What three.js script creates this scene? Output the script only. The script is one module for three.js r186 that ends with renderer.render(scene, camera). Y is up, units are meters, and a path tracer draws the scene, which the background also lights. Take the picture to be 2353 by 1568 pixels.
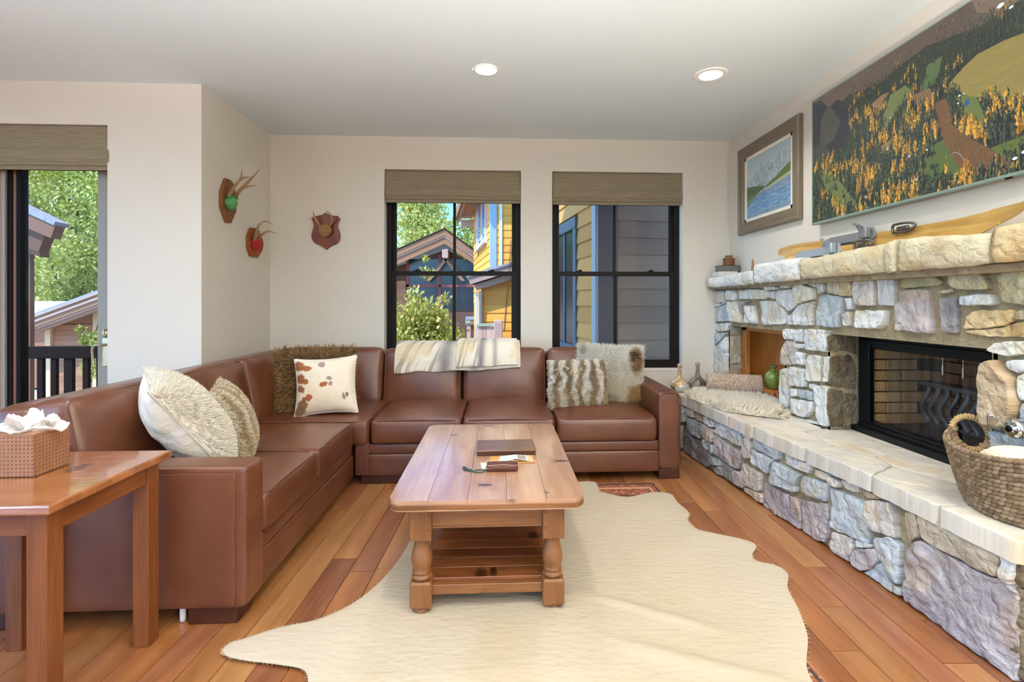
import * as THREE from 'three';
import { mergeGeometries, mergeVertices, toCreasedNormals } from 'three/addons/utils/BufferGeometryUtils.js';
import { RoundedBoxGeometry } from 'three/addons/geometries/RoundedBoxGeometry.js';
import { ImprovedNoise } from 'three/addons/math/ImprovedNoise.js';
import { Sky } from 'three/addons/objects/Sky.js';
import { RectAreaLightUniformsLib } from 'three/addons/lights/RectAreaLightUniformsLib.js';

// ---------- camera, sky, sun, exposure ----------
const W = 2353, H = 1568, EYE = 1.25, F = 1150;
const scene = new THREE.Scene();
const camera = new THREE.PerspectiveCamera(2 * Math.atan(H / 2 / F) * 180 / Math.PI, W / H, 0.05, 400);
camera.position.set(0, EYE, 0);
camera.rotation.y = -Math.atan(54 / F);
camera.setViewOffset(W, H, -23.5, 89.5, W, H);
const renderer = new THREE.WebGLRenderer({ antialias: true });
renderer.toneMapping = THREE.LinearToneMapping;
renderer.toneMappingExposure = 1.0;
renderer.shadowMap.enabled = true;
RectAreaLightUniformsLib.init();
const SUN = new THREE.Vector3(-0.42, 0.80, 0.43).normalize();
const sky = new Sky();
sky.scale.setScalar(4000);
sky.material.uniforms.turbidity.value = 3.5;
sky.material.uniforms.rayleigh.value = 1.0;
sky.material.uniforms.mieCoefficient.value = 0.004;
sky.material.uniforms.mieDirectionalG.value = 0.8;
sky.material.uniforms.sunPosition.value.copy(SUN).multiplyScalar(1000);
scene.add(sky);
scene.environmentIntensity = 0.75;
const sun = new THREE.DirectionalLight(new THREE.Color(1, 0.93, 0.82), 6.5);
sun.position.copy(SUN).multiplyScalar(40); sun.name = 'sun';
sun.shadow.mapSize.set(4096, 4096); sun.shadow.bias = -0.0005;
Object.assign(sun.shadow.camera, { left: -25, right: 25, top: 25, bottom: -25, near: 1, far: 100 });
scene.add(sun, sun.target);
const CAN = 4.2, CANC = new THREE.Color(1, 0.95, 0.89);
const FILL_LAMPS = [['up', 1.15, 1.52, 0.10, 43, [1, 0.95, 0.86], 'added black uplighter floor lamp, unseen, to the right behind the viewer'], ['up', -1.05, 1.52, 0.05, 33, [0.93, 0.97, 1], 'added black uplighter floor lamp, unseen, to the left behind the viewer'], ['globe', -3.7, 1.45, 0.9, 3, [0.95, 0.98, 1], 'added opal globe floor lamp, unseen, by the left wall behind the viewer'], ['globe', 1.65, 1.5, 1.3, 7, [1, 0.92, 0.79], 'added opal globe floor lamp, unseen, by the right wall behind the viewer']];  // unseen lamps added to brighten the ceiling and fireplace

// ---------- random numbers, noise, textures ----------
const rng = (s) => () => { s |= 0; s = s + 0x6D2B79F5 | 0; let t = Math.imul(s ^ s >>> 15, 1 | s); t = t + Math.imul(t ^ t >>> 7, 61 | t) ^ t; return ((t ^ t >>> 14) >>> 0) / 4294967296; };
const hash = (x, y, s) => { let h = Math.imul(x, 374761393) + Math.imul(y, 668265263) + Math.imul(s, 974634777) | 0; h = Math.imul(h ^ h >>> 13, 1274126177); h = Math.imul(h ^ h >>> 16, 1274126177); return ((h ^ h >>> 15) >>> 0) / 4294967296; };
const mod = (a, n) => ((a % n) + n) % n, cl = (x, a = 0, b = 1) => Math.min(b, Math.max(a, x)), mix = (a, b, t) => a + (b - a) * t, sm = (a, b, x) => { const t = cl((x - a) / (b - a)); return t * t * (3 - 2 * t); };
function vn(x, y, px, py, s) {
  const ix = Math.floor(x), iy = Math.floor(y), fx = x - ix, fy = y - iy, u = fx * fx * (3 - 2 * fx), v = fy * fy * (3 - 2 * fy);
  const a = mod(ix, px), b = mod(ix + 1, px), c = mod(iy, py), d = mod(iy + 1, py);
  return mix(mix(hash(a, c, s), hash(b, c, s), u), mix(hash(a, d, s), hash(b, d, s), u), v);
}
function fbm(u, v, px, py, s, o = 4) { let r = 0, a = 0.5, t = 0; for (let i = 0; i < o; i++) { r += a * vn(u * px, v * py, px, py, s + i * 17); t += a; a *= 0.5; px *= 2; py *= 2; } return r / t; }
const per = new ImprovedNoise(), N3 = (x, y, z) => per.noise(x + 31.7, y + 11.3, z + 57.1);
const mixc = (a, b, t) => a.map((x, i) => mix(x, b[i], t)), hex = (h) => [(h >> 16) / 255, (h >> 8 & 255) / 255, (h & 255) / 255];
function tex(w, h, f, srgb = true) {
  const d = new Uint8Array(w * h * 4);
  for (let y = 0, i = 0; y < h; y++) for (let x = 0; x < w; x++, i += 4) {
    const c = f((x + 0.5) / w, (y + 0.5) / h);
    if (typeof c === 'number') d[i] = d[i + 1] = d[i + 2] = cl(c) * 255; else { d[i] = cl(c[0]) * 255; d[i + 1] = cl(c[1]) * 255; d[i + 2] = cl(c[2]) * 255; }
    d[i + 3] = 255;
  }
  const t = new THREE.DataTexture(d, w, h); t.wrapS = t.wrapT = THREE.RepeatWrapping; t.magFilter = THREE.LinearFilter; t.minFilter = THREE.LinearMipmapLinearFilter; t.generateMipmaps = true;
  if (srgb) t.colorSpace = THREE.SRGBColorSpace;
  t.needsUpdate = true; return t;
}
const rep = (t, x, y) => { const c = t.clone(); c.repeat.set(x, y); c.needsUpdate = true; return c; };
function canvasTex(w, h, draw) { const c = document.createElement('canvas'); c.width = w; c.height = h; draw(c.getContext('2d'), w, h); const t = new THREE.CanvasTexture(c); t.colorSpace = THREE.SRGBColorSpace; t.anisotropy = 8; return t; }
const M = (o) => new THREE.MeshStandardMaterial(o), MP = (o) => new THREE.MeshPhysicalMaterial(o);
// wood grain: u runs along the grain, one repeat is 1 m x 0.25 m
function woodTex(s, c0, c1, knots = 0, ring = 9, streak = 0.5) {
  const r = rng(s), K = Array.from({ length: knots }, () => [r(), r(), 0.02 + r() * 0.03]);
  return tex(1024, 256, (u, v) => {
    let w = v + 0.05 * (fbm(u, v, 3, 2, s, 3) - 0.5), kn = 0;
    for (const [a, b, q] of K) { let du = Math.abs(u - a), dv = Math.abs(v - b); du = Math.min(du, 1 - du); dv = Math.min(dv, 1 - dv) / 4; const e = Math.hypot(du * 0.55, dv) / q; w += 0.05 * Math.exp(-e * e) * (v > b ? 1 : -1); kn = Math.max(kn, 1 - sm(0.18, 0.42, e)); }
    const g = 0.5 + 0.5 * Math.sin(6.283 * (Math.round(ring) * w + 1.5 * fbm(u, v, 2, 4, s + 5, 2))), f = fbm(u, v, 8, 128, s + 9, 2), b = fbm(u, v, 3, 6, s + 3, 3);
    const t = cl(0.28 * g + streak * f + 0.55 * b - 0.18);
    return mixc(mixc(c0, c1, t), [0.16, 0.08, 0.04], kn * 0.75);
  });
}
const T = {
  plaster: tex(512, 512, (u, v) => fbm(u, v, 60, 60, 4, 3), false),
  leatherB: tex(512, 512, (u, v) => 0.5 * fbm(u, v, 160, 160, 8, 2) + 0.5 * fbm(u, v, 9, 9, 2, 3), false),
  leatherC: tex(512, 512, (u, v) => mixc([0.37, 0.20, 0.125], [0.47, 0.28, 0.185], cl(fbm(u, v, 4, 4, 3, 5) * 1.7 - 0.35))),
  leatherR: tex(256, 256, (u, v) => 0.34 + 0.24 * fbm(u, v, 5, 5, 13, 4), false),
  rockB: tex(512, 512, (u, v) => { const a = fbm(u, v, 8, 8, 21, 6), b = Math.abs(fbm(u, v, 5, 5, 44, 5) - 0.5) * 2; return 0.65 * a + 0.35 * Math.min(1, b * 2.5); }, false),
  rockC: tex(512, 512, (u, v) => { const a = fbm(u, v, 6, 6, 61, 6), o = sm(0.55, 0.75, fbm(u, v, 4, 4, 77, 4)), w = sm(0.6, 0.8, fbm(u, v, 10, 10, 88, 4)); let c = mixc([0.90, 0.90, 0.90], [1.0, 1.0, 1.0], a * 1.2 - 0.1); c = mixc(c, [0.93, 0.84, 0.70], o * 0.5); return mixc(c, [1, 1, 1], w * 0.4); }),
  mortarC: tex(512, 512, (u, v) => mixc([0.52, 0.45, 0.34], [0.70, 0.64, 0.52], fbm(u, v, 12, 12, 5, 5))),
  linen: tex(512, 512, (u, v) => 0.45 + 0.35 * fbm(u, v, 6, 180, 31, 2) + 0.25 * fbm(u, v, 160, 6, 32, 2), false),
  grit: tex(256, 256, (u, v) => fbm(u, v, 40, 40, 91, 3), false),
  soft: tex(256, 256, (u, v) => fbm(u, v, 5, 5, 19, 5), false),
  hair: tex(512, 512, (u, v) => fbm(u, v, 20, 150, 51, 3), false),
};
const wood = {
  floor: [woodTex(11, hex(0xc88d58), hex(0x9a6136), 1), woodTex(12, hex(0xc4864f), hex(0x91572c), 0), woodTex(13, hex(0xbb8058), hex(0x8a5536), 1), woodTex(14, hex(0xcb945c), hex(0xa06a3a), 0)],
  pine: woodTex(21, hex(0xbf8c5c), hex(0x8b5a33), 4), top: woodTex(22, hex(0xc79f7e), hex(0x9a6c4e), 5), table: woodTex(23, hex(0xb87848), hex(0x82491f), 1, 7),
  niche: woodTex(24, hex(0xd08a45), hex(0x9b5618), 4, 5), oak: woodTex(25, hex(0xa97a4c), hex(0x6d4526), 2), ski: woodTex(26, hex(0xd9b265), hex(0xa87a34), 1, 14),
};
const BUMPW = (k) => rep(T.hair, 0.5, 1.2);

// ---------- naming and grouping ----------
const used = new Map();
function numbered(n) { const k = used.get(n) ?? 0; used.set(n, k + 1); return k ? n + '_' + String(k).padStart(3, '0') : n; }
function tag(o, label, category, group) { o.userData.label = label; o.userData.category = category; if (group) o.userData.group = group; return o; }
function thing(name, label, category, pos = [0, 0, 0], turn = 0, group) { const o = new THREE.Group(); o.name = numbered(name); o.position.set(...pos); o.rotation.y = turn; scene.add(o); return tag(o, label, category, group); }
function part(name, geo, mat, parent, label) {
  const list = [].concat(geo).filter(Boolean), o = new THREE.Mesh(list.length > 1 ? join(list) : list[0], mat);
  o.name = name; parent.add(o); if (label) o.userData.label = label; return o;
}
const solo = (name, geo, mat, label, category, group) => tag(part(numbered(name), geo, mat, scene), label, category, group);
function struct(name, geo, mat, parent) { const o = part(parent ? name : numbered(name), geo, mat, parent ?? scene); if (!parent) o.userData.kind = 'structure'; return o; }
function structGroup(name, pos = [0, 0, 0], turn = 0) { const o = new THREE.Group(); o.name = numbered(name); o.position.set(...pos); o.rotation.y = turn; o.userData.kind = 'structure'; scene.add(o); return o; }
const stuff = (o) => { o.userData.kind = 'stuff'; return o; };

// ---------- geometry ----------
function join(list) {
  const keep = ['position', 'normal', 'uv', list.every((g) => g.attributes.color) && 'color'];
  return mergeGeometries(list.map((g) => { g = g.index ? g.toNonIndexed() : g.clone(); for (const k of Object.keys(g.attributes)) if (!keep.includes(k)) g.deleteAttribute(k); if (!g.attributes.uv) g.setAttribute('uv', new THREE.BufferAttribute(new Float32Array(g.attributes.position.count * 2), 2)); return g; }));
}
// texture coordinates in metres from the side a face looks to; 'along' is the axis that becomes u
function boxUV(g, along = 'x', off = [0, 0], k = 1) {
  g = g.index ? g.toNonIndexed() : g; const p = g.attributes.position, uv = new Float32Array(p.count * 2), A = 'xyz'.indexOf(along), P = [0, 0, 0].map(() => new THREE.Vector3()), n = new THREE.Vector3(), e = new THREE.Vector3();
  for (let i = 0; i < p.count; i += 3) {
    P.forEach((q, j) => q.fromBufferAttribute(p, i + j)); n.subVectors(P[1], P[0]).cross(e.subVectors(P[2], P[0]));
    const a = n.toArray().map(Math.abs), ax = a[0] >= a[1] && a[0] >= a[2] ? 0 : a[1] >= a[2] ? 1 : 2, rest = [0, 1, 2].filter((q) => q !== ax), ui = rest.includes(A) ? A : rest[0], vi = rest.find((q) => q !== ui);
    P.forEach((q, j) => { const c = q.toArray(); uv[(i + j) * 2] = (c[ui] + off[0]) * k; uv[(i + j) * 2 + 1] = (c[vi] + off[1] + ax * 0.13) * k; });
  }
  g.setAttribute('uv', new THREE.BufferAttribute(uv, 2)); return g;
}
const at = (g, x, y, z) => g.translate(x, y, z);
function bx(w, h, d, x = 0, y = 0, z = 0, r = 0, along = 'x', off = [0, 0]) { const g = r > 0 ? new RoundedBoxGeometry(w, h, d, 2, Math.min(r, w / 2.01, h / 2.01, d / 2.01)) : new THREE.BoxGeometry(w, h, d); return boxUV(at(g, x, y, z), along, off); }
const b2 = (x0, x1, y0, y1, z0, z1, r = 0, along = 'x', off) => bx(Math.abs(x1 - x0), Math.abs(y1 - y0), Math.abs(z1 - z0), (x0 + x1) / 2, (y0 + y1) / 2, (z0 + z1) / 2, r, along, off);
function lathe(prof, seg = 32) { return new THREE.LatheGeometry(prof.map(([r, y]) => new THREE.Vector2(r, y)), seg); }
function tube(pts, r, seg = 24, rad = 8, taper = null, closed = false) {
  const curve = new THREE.CatmullRomCurve3(pts.map((p) => new THREE.Vector3(...p)), closed), g = new THREE.TubeGeometry(curve, seg, r, rad, closed);
  if (taper) { const p = g.attributes.position, c = new THREE.Vector3(), v = new THREE.Vector3(); for (let i = 0; i <= seg; i++) { curve.getPointAt(i / seg, c); const k = taper(i / seg); for (let j = 0; j <= rad; j++) { const q = i * (rad + 1) + j; v.fromBufferAttribute(p, q).sub(c).multiplyScalar(k).add(c); p.setXYZ(q, v.x, v.y, v.z); } } g.computeVertexNormals(); }
  return g;
}
function shapeOf(pts) { return new THREE.Shape(pts.map(([x, y]) => new THREE.Vector2(x, y))); }
function extr(shape, depth, bevel = 0, seg = 2, curve = 8) { return new THREE.ExtrudeGeometry(Array.isArray(shape) ? shapeOf(shape) : shape, { depth, bevelEnabled: bevel > 0, bevelThickness: bevel, bevelSize: bevel, bevelOffset: -bevel, bevelSegments: seg, curveSegments: curve }); }
function smooth(g) { g = g.clone(); g.deleteAttribute('uv'); g.deleteAttribute('normal'); g = mergeVertices(g, 1e-5); g.computeVertexNormals(); return g; }
// a padded block: rounded edges of radius r, faces swollen by bulge [x, y, z], slight wrinkles
function softBox(w, h, d, r, bulge = [0, 0, 0], n = [14, 6, 14], wr = 0, seed = 0) {
  let g = new THREE.BoxGeometry(2, 2, 2, ...n); const p = g.attributes.position, hs = [w / 2, h / 2, d / 2];
  for (let i = 0; i < p.count; i++) {
    const u = [p.getX(i), p.getY(i), p.getZ(i)].map((t) => Math.sign(t) * (1 - Math.pow(1 - Math.min(1, Math.abs(t)), 1.7))), q = u.map((t, k) => t * hs[k]), c = q.map((t, k) => cl(t, -(hs[k] - r), hs[k] - r)), dv = q.map((t, k) => t - c[k]), L = Math.hypot(...dv);
    let o = L > 1e-9 ? c.map((t, k) => t + dv[k] / L * Math.min(r, L > r ? r : L)) : c;
    o = o.map((t, k) => t + bulge[k] * u[k] * (1 - u[(k + 1) % 3] ** 2) * (1 - u[(k + 2) % 3] ** 2));
    if (wr) { const e = N3(o[0] * 7 + seed, o[1] * 7, o[2] * 7) * wr + N3(o[0] * 22 + seed, o[1] * 22, o[2] * 22) * wr * 0.3; o[1] += e; o[2] += e * 0.6; }
    p.setXYZ(i, ...o);
  }
  return boxUV(smooth(g));
}
const V = (x, y, z) => new THREE.Vector3(x, y, z);
function place(g, pos, rot = [0, 0, 0], order = 'YXZ') { return g.applyMatrix4(new THREE.Matrix4().makeRotationFromEuler(new THREE.Euler(...rot, order)).setPosition(...pos)); }
// strands of hair: spot(r, i) gives [position, direction, length, colour]; radius is a share of the length
function fur(parent, n, radius, spot, mat, seed = 1, name = 'fur') {
  const g = tube([[0, 0, 0], [0.04, 0.35, 0], [0.13, 0.7, 0], [0.3, 0.95, 0]], radius, 4, 3, (t) => 1.05 - 0.85 * t), m = new THREE.InstancedMesh(g, mat, n), r = rng(seed), q = new THREE.Quaternion(), q2 = new THREE.Quaternion(), up = V(0, 1, 0), X4 = new THREE.Matrix4(), col = new THREE.Color();
  for (let i = 0; i < n; i++) { const [p, d, len, c] = spot(r, i); q.setFromUnitVectors(up, d.normalize()); q2.setFromAxisAngle(up, r() * 6.283); q.multiply(q2); X4.compose(p, q, V(len, len, len)); m.setMatrixAt(i, X4); m.setColorAt(i, col.setRGB(...c, THREE.SRGBColorSpace)); }
  m.name = name; parent.add(m); return stuff(m);
}

// ---------- the room ----------
const ZB = -4.55, XR = 2.14, CEIL = 2.74, ZD = -3.52, XC = -2.03, ZBACK = 3.2, XL = -4.5;
const mat = {
  wall: M({ color: new THREE.Color().setRGB(0.69, 0.64, 0.565), roughness: 0.85, bumpMap: rep(T.plaster, 2, 2), bumpScale: 0.0005 }),
  ceil: M({ color: new THREE.Color().setRGB(0.71, 0.79, 0.815), roughness: 0.9, bumpMap: rep(T.plaster, 2, 2), bumpScale: 0.0004 }),
  black: MP({ color: 0x15110e, roughness: 0.5, specularIntensity: 0.4 }), white: M({ color: 0xf0eeea, roughness: 0.4 }),
  glass: MP({ color: 0xffffff, transmission: 1, thickness: 0, roughness: 0, ior: 1.45, specularIntensity: 0.05 }),
  lens: M({ color: 0xffffff, emissive: 0xfff4e4, emissiveIntensity: 3.2, roughness: 0.5 }),
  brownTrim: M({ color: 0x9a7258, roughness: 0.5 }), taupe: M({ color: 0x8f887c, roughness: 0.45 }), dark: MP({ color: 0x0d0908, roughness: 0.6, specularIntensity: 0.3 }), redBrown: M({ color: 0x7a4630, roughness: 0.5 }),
  nickel: M({ color: 0xb5a88c, metalness: 0.9, roughness: 0.28 }), chrome: M({ color: 0xd8dade, metalness: 1, roughness: 0.08 }),
  blind: M({ color: 0x9a8c74, roughness: 0.95, bumpMap: rep(T.linen, 3, 3), bumpScale: 0.0025, map: rep(tex(256, 256, (u, v) => mixc([0.80, 0.80, 0.80], [1, 1, 1], fbm(u, v, 5, 110, 37, 3))), 2.5, 2.5) }),
  blindShadow: M({ color: 0x8d5a26, roughness: 0.9 }), lining: M({ color: 0xcfc6b4, roughness: 0.9 }),
};
function wallBoxes(list) { return list.map((a) => b2(...a)); }
const win = [{ x0: -1.027, x1: 0.202 }, { x0: 0.488, x1: 1.70 }], WY0 = 0.63, WY1 = 2.446, WT = 0.22;
struct('wall_back', wallBoxes([
  [XC - 0.2, win[0].x0, 0, CEIL, ZB - WT, ZB], [win[0].x1, win[1].x0, 0, CEIL, ZB - WT, ZB], [win[1].x1, XR + 0.2, 0, CEIL, ZB - WT, ZB],
  ...win.flatMap((w) => [[w.x0, w.x1, 0, WY0, ZB - WT, ZB], [w.x0, w.x1, WY1, CEIL, ZB - WT, ZB]]),
]), mat.wall);
struct('wall_return', wallBoxes([[XC - 0.2, XC, 0, CEIL, ZB, ZD]]), mat.wall);
const DX1 = -2.637, DX0 = -4.1, DY = 2.452;
struct('wall_door', wallBoxes([[DX1, XC - 0.2, 0, CEIL, ZD - 0.2, ZD], [DX0, DX1, DY, CEIL, ZD - 0.2, ZD], [XL, DX0, 0, CEIL, ZD - 0.2, ZD]]), mat.wall);
const LZ = [-2.7, 2.7];
struct('wall_left', wallBoxes([[XL - 0.2, XL, 0, CEIL, ZD - 0.2, LZ[0]], [XL - 0.2, XL, 0, CEIL, LZ[1], ZBACK + 0.2], [XL - 0.2, XL, 2.6, CEIL, LZ[0], LZ[1]]]), mat.wall);
{
  const w4 = structGroup('window_4', [XL - 0.1, 0, 0]);  // unseen window wall added to let in fill light from the left
  struct('window_frame', [[LZ[0], LZ[1], 2.54, 2.6], [LZ[0], LZ[1], 0, 0.06], ...[0, 1, 2, 3].map((i) => [mix(LZ[0], LZ[1] - 0.06, i / 3), mix(LZ[0], LZ[1] - 0.06, i / 3) + 0.06, 0.06, 2.54])].map(([a, b, c, d]) => b2(-0.04, 0.04, c, d, a, b)), mat.black, w4);
  for (let i = 0; i < 3; i++) struct('pane', b2(-0.004, 0.004, 0.06, 2.54, mix(LZ[0], LZ[1], i / 3) + 0.06, mix(LZ[0], LZ[1], (i + 1) / 3)), mat.glass, w4);
}
// the right wall leaves the firebox and the log niche open
const FBX = [-2.95, -1.965], NCX = [-4.28, -3.455];
struct('wall_right', wallBoxes([
  [XR, XR + 0.2, 1.30, CEIL, ZB, ZBACK + 0.2], [XR, XR + 0.2, 0, 1.30, ZB, NCX[0] - 0.03], [XR, XR + 0.2, 0, 1.30, NCX[1] + 0.03, FBX[0] - 0.03], [XR, XR + 0.2, 0, 1.30, FBX[1] + 0.03, ZBACK + 0.2],
  [XR, XR + 0.2, 1.05, 1.30, NCX[0] - 0.03, NCX[1] + 0.03], [XR, XR + 0.2, 0, 0.475, NCX[0] - 0.03, NCX[1] + 0.03], [XR, XR + 0.2, 1.06, 1.30, FBX[0] - 0.03, FBX[1] + 0.03], [XR, XR + 0.2, 0, 0.475, FBX[0] - 0.03, FBX[1] + 0.03],
]), mat.wall);
// behind the camera: an unseen patio window added for fill light
const BX = [-1.6, 0.2];
struct('wall_behind', wallBoxes([[XL, BX[0], 0, CEIL, ZBACK, ZBACK + 0.2], [BX[1], XR, 0, CEIL, ZBACK, ZBACK + 0.2], [BX[0], BX[1], 2.3, CEIL, ZBACK, ZBACK + 0.2]]), mat.wall);
const w3 = structGroup('window_3', [0, 0, ZBACK + 0.1]);
struct('window_frame', [[BX[0], BX[1], 2.24, 2.3], [BX[0], BX[1], 0, 0.06], ...[0, 1, 2, 3].map((i) => [mix(BX[0], BX[1] - 0.06, i / 3), mix(BX[0], BX[1] - 0.06, i / 3) + 0.06, 0.06, 2.24])].map(([a, b, c, d]) => b2(a, b, c, d, -0.04, 0.04)), mat.black, w3);
for (let i = 0; i < 3; i++) struct('pane', b2(mix(BX[0], BX[1], i / 3) + 0.06, mix(BX[0], BX[1], (i + 1) / 3), 0.06, 2.24, -0.004, 0.004), mat.glass, w3);

// ceiling, with round holes for the recessed lights
const cans = [[-0.081, -3.213, 0.071], [1.387, -3.216, 0.078], [-0.081, -1.1, 0.071], [1.387, -1.1, 0.071], [-1.9, -2.0, 0.071], [-3.2, -1.0, 0.071], [-0.081, 1.2, 0.071], [1.387, 1.2, 0.071], [-1.9, 1.2, 0.071]];  // only the first two are in view; the rest are added as fill
{
  const s = shapeOf([[XL - 0.2, ZB - WT], [XR + 0.2, ZB - WT], [XR + 0.2, ZBACK + 0.2], [XL - 0.2, ZBACK + 0.2]]);
  for (const [x, z, r] of cans) { const h = new THREE.Path(); h.absarc(x, z, r, 0, Math.PI * 2, true); s.holes.push(h); }
  const g = extr(s, 0.15, 0, 1, 24); g.rotateX(Math.PI / 2); g.translate(0, CEIL + 0.15, 0);
  struct('ceiling', boxUV(g), mat.ceil);
}
cans.forEach(([x, z, r], i) => {
  const deep = i === 1, label = i === 0 ? 'round flush recessed ceiling light, glowing white, left of the two above the sofa' : i === 1 ? 'deeper recessed ceiling light with white stepped reflector, nearer the fireplace wall' : 'added recessed ceiling light, unseen behind the viewer';
  const t = thing('recessed_light', label, 'ceiling light', [x, CEIL, z], 0, i > 1 ? 'added recessed lights behind the viewer' : undefined);
  const R = deep ? r + 0.028 : r + 0.010;
  part('trim_ring', lathe([[r - 0.004, 0.03], [r - 0.004, -0.002], [r, -0.006], [R - 0.004, -0.006], [R, -0.001], [R, 0.004]], 40), mat.white, t);
  const lens = deep ? [r * 0.62, 0.055] : [r * 0.93, 0.006];
  part('reflector', lathe([[r - 0.004, 0.0], [lens[0] + 0.004, lens[1]], [lens[0] + 0.004, lens[1] + 0.02], [0, lens[1] + 0.02]], 40), mat.white, t);
  part('lens', lathe([[0, lens[1] + 0.004], [lens[0] * 0.7, lens[1] + 0.001], [lens[0], lens[1] - 0.001], [lens[0], lens[1] + 0.008], [0, lens[1] + 0.012]], 40), mat.lens, t);
  if (i === 0) part('clip', bx(0.016, 0.008, 0.012, -r - 0.012, -0.004, 0.004, 0.003), mat.white, t);
  const l = new THREE.SpotLight(CANC, CAN, 0, 1.25, 0.9, 2); l.position.set(x, CEIL - 0.012, z); l.target.position.set(x, 0, z); l.name = 'recessed_lamp'; l.shadow.radius = 3; scene.add(l, l.target);
});

// floor: planks laid a little askew to the walls
{
  const fl = structGroup('floor'), ang = -0.034, wd = 0.1185, r = rng(77), mats = [];
  struct('subfloor', b2(XL - 0.2, XR + 0.2, -0.12, -0.016, ZB - WT, ZBACK + 0.2), M({ color: 0x2a170c, roughness: 0.9 }), fl);
  const tint = [0xe4e4e4, 0xdcd2ca, 0xd2c6be, 0xe6dad0, 0xc8bab2];
  for (const w of wood.floor) for (const t of tint) mats.push(MP({ map: w, color: t, roughness: 0.36, bumpMap: BUMPW(), bumpScale: 0.0012, clearcoat: 0.5, clearcoatRoughness: 0.16, clearcoatMap: null }));
  const variants = new Map();
  const ca = Math.cos(ang), sa = Math.sin(ang);
  for (let k = -42; k < 28; k++) {
    let s = -5.2 - r() * 1.6;                                  // along the boards, from the far wall towards the viewer
    while (s < 3.4) {
      const L = [0.62, 0.9, 1.2, 1.55, 1.9][Math.floor(r() * 5)], c = (k + 0.5) * wd + 0.056, m = s + L / 2, x = c * ca - m * sa * -1 * -1, z = m * ca + c * sa * 0;
      const px = c + m * Math.tan(ang), near = s + L > -4.75 && s < 1.6 && px > XL && px < XR - 0.2;
      const far = s + L > 1.6 || px <= XL + 0.3;
      if (s + L > -4.7 && px > XL - 0.05 && px < XR) {
        const key = L + '|' + Math.floor(r() * 3); if (!variants.has(key)) variants.set(key, bx(wd - 0.0024, 0.016, L - 0.003, 0, -0.008, 0, 0.0016, 'z', [r(), r() * 0.9]));
        const o = struct('plank', variants.get(key), mats[Math.floor(r() * mats.length)], fl); o.position.set(px, 0, m); o.rotation.y = ang;
      }
      s += L;
    }
  }
}
// baseboard by the door wall
struct('baseboard_return', b2(XC, XC + 0.014, 0, 0.1, ZB, ZD - 0.0, 0.004), mat.wall);

// ---------- windows with black double-hung sashes ----------
function hungWindow(i, { x0, x1 }) {
  const w = structGroup('window_' + (i + 1), [0, 0, ZB - 0.115]), f = 0.045, y0 = WY0 + 0.004, y1 = WY1;
  const ring = (a, b, c, d, t, z0, z1) => [b2(a, a + t, c, d, z0, z1, 0.003), b2(b - t, b, c, d, z0, z1, 0.003), b2(a + t, b - t, d - t, d, z0, z1, 0.003), b2(a + t, b - t, c, c + t, z0, z1, 0.003)];
  struct('window_frame', [...ring(x0, x1, y0, y1, f, -0.08, 0.02), b2(x0, x1, y0, y0 + 0.03, -0.1, 0.035, 0.004)], mat.black, w);
  const mid = 1.508, xm = (x0 + x1) / 2;
  struct('upper_sash', [...ring(x0 + f - 0.004, x1 - f + 0.004, mid - 0.012, y1 - f, 0.038, -0.06, -0.025), b2(xm - 0.013, xm + 0.013, mid, y1 - f, -0.055, -0.03, 0.003)], mat.black, w);
  struct('lower_sash', [...ring(x0 + f - 0.004, x1 - f + 0.004, y0 + 0.03, mid + 0.028, 0.042, -0.022, 0.014), b2(xm - 0.015, xm + 0.015, y0 + 0.06, mid, -0.018, 0.01, 0.003)], mat.black, w);
  for (const [a, b] of [[x0 + f + 0.03, xm - 0.01], [xm + 0.01, x1 - f - 0.03]]) { struct('pane', b2(a, b, mid, y1 - f - 0.03, -0.045, -0.041), mat.glass, w); struct('pane', b2(a, b, y0 + 0.06, mid - 0.01, -0.006, -0.002), mat.glass, w); }
  for (const x of [mix(x0, x1, 0.22), mix(x0, x1, 0.78)]) struct('sash_lock', [b2(x - 0.03, x + 0.03, mid + 0.028, mid + 0.036, -0.015, 0.01, 0.003), b2(x - 0.01, x + 0.022, mid + 0.036, mid + 0.046, -0.01, 0.004, 0.003)], mat.black, w);
  struct('window_sill', b2(x0, x1, WY0 - 0.02, WY0 + 0.004, -0.105, 0.118, 0.004), mat.wall, w);
}
win.forEach((w, i) => hungWindow(i, w));

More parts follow.
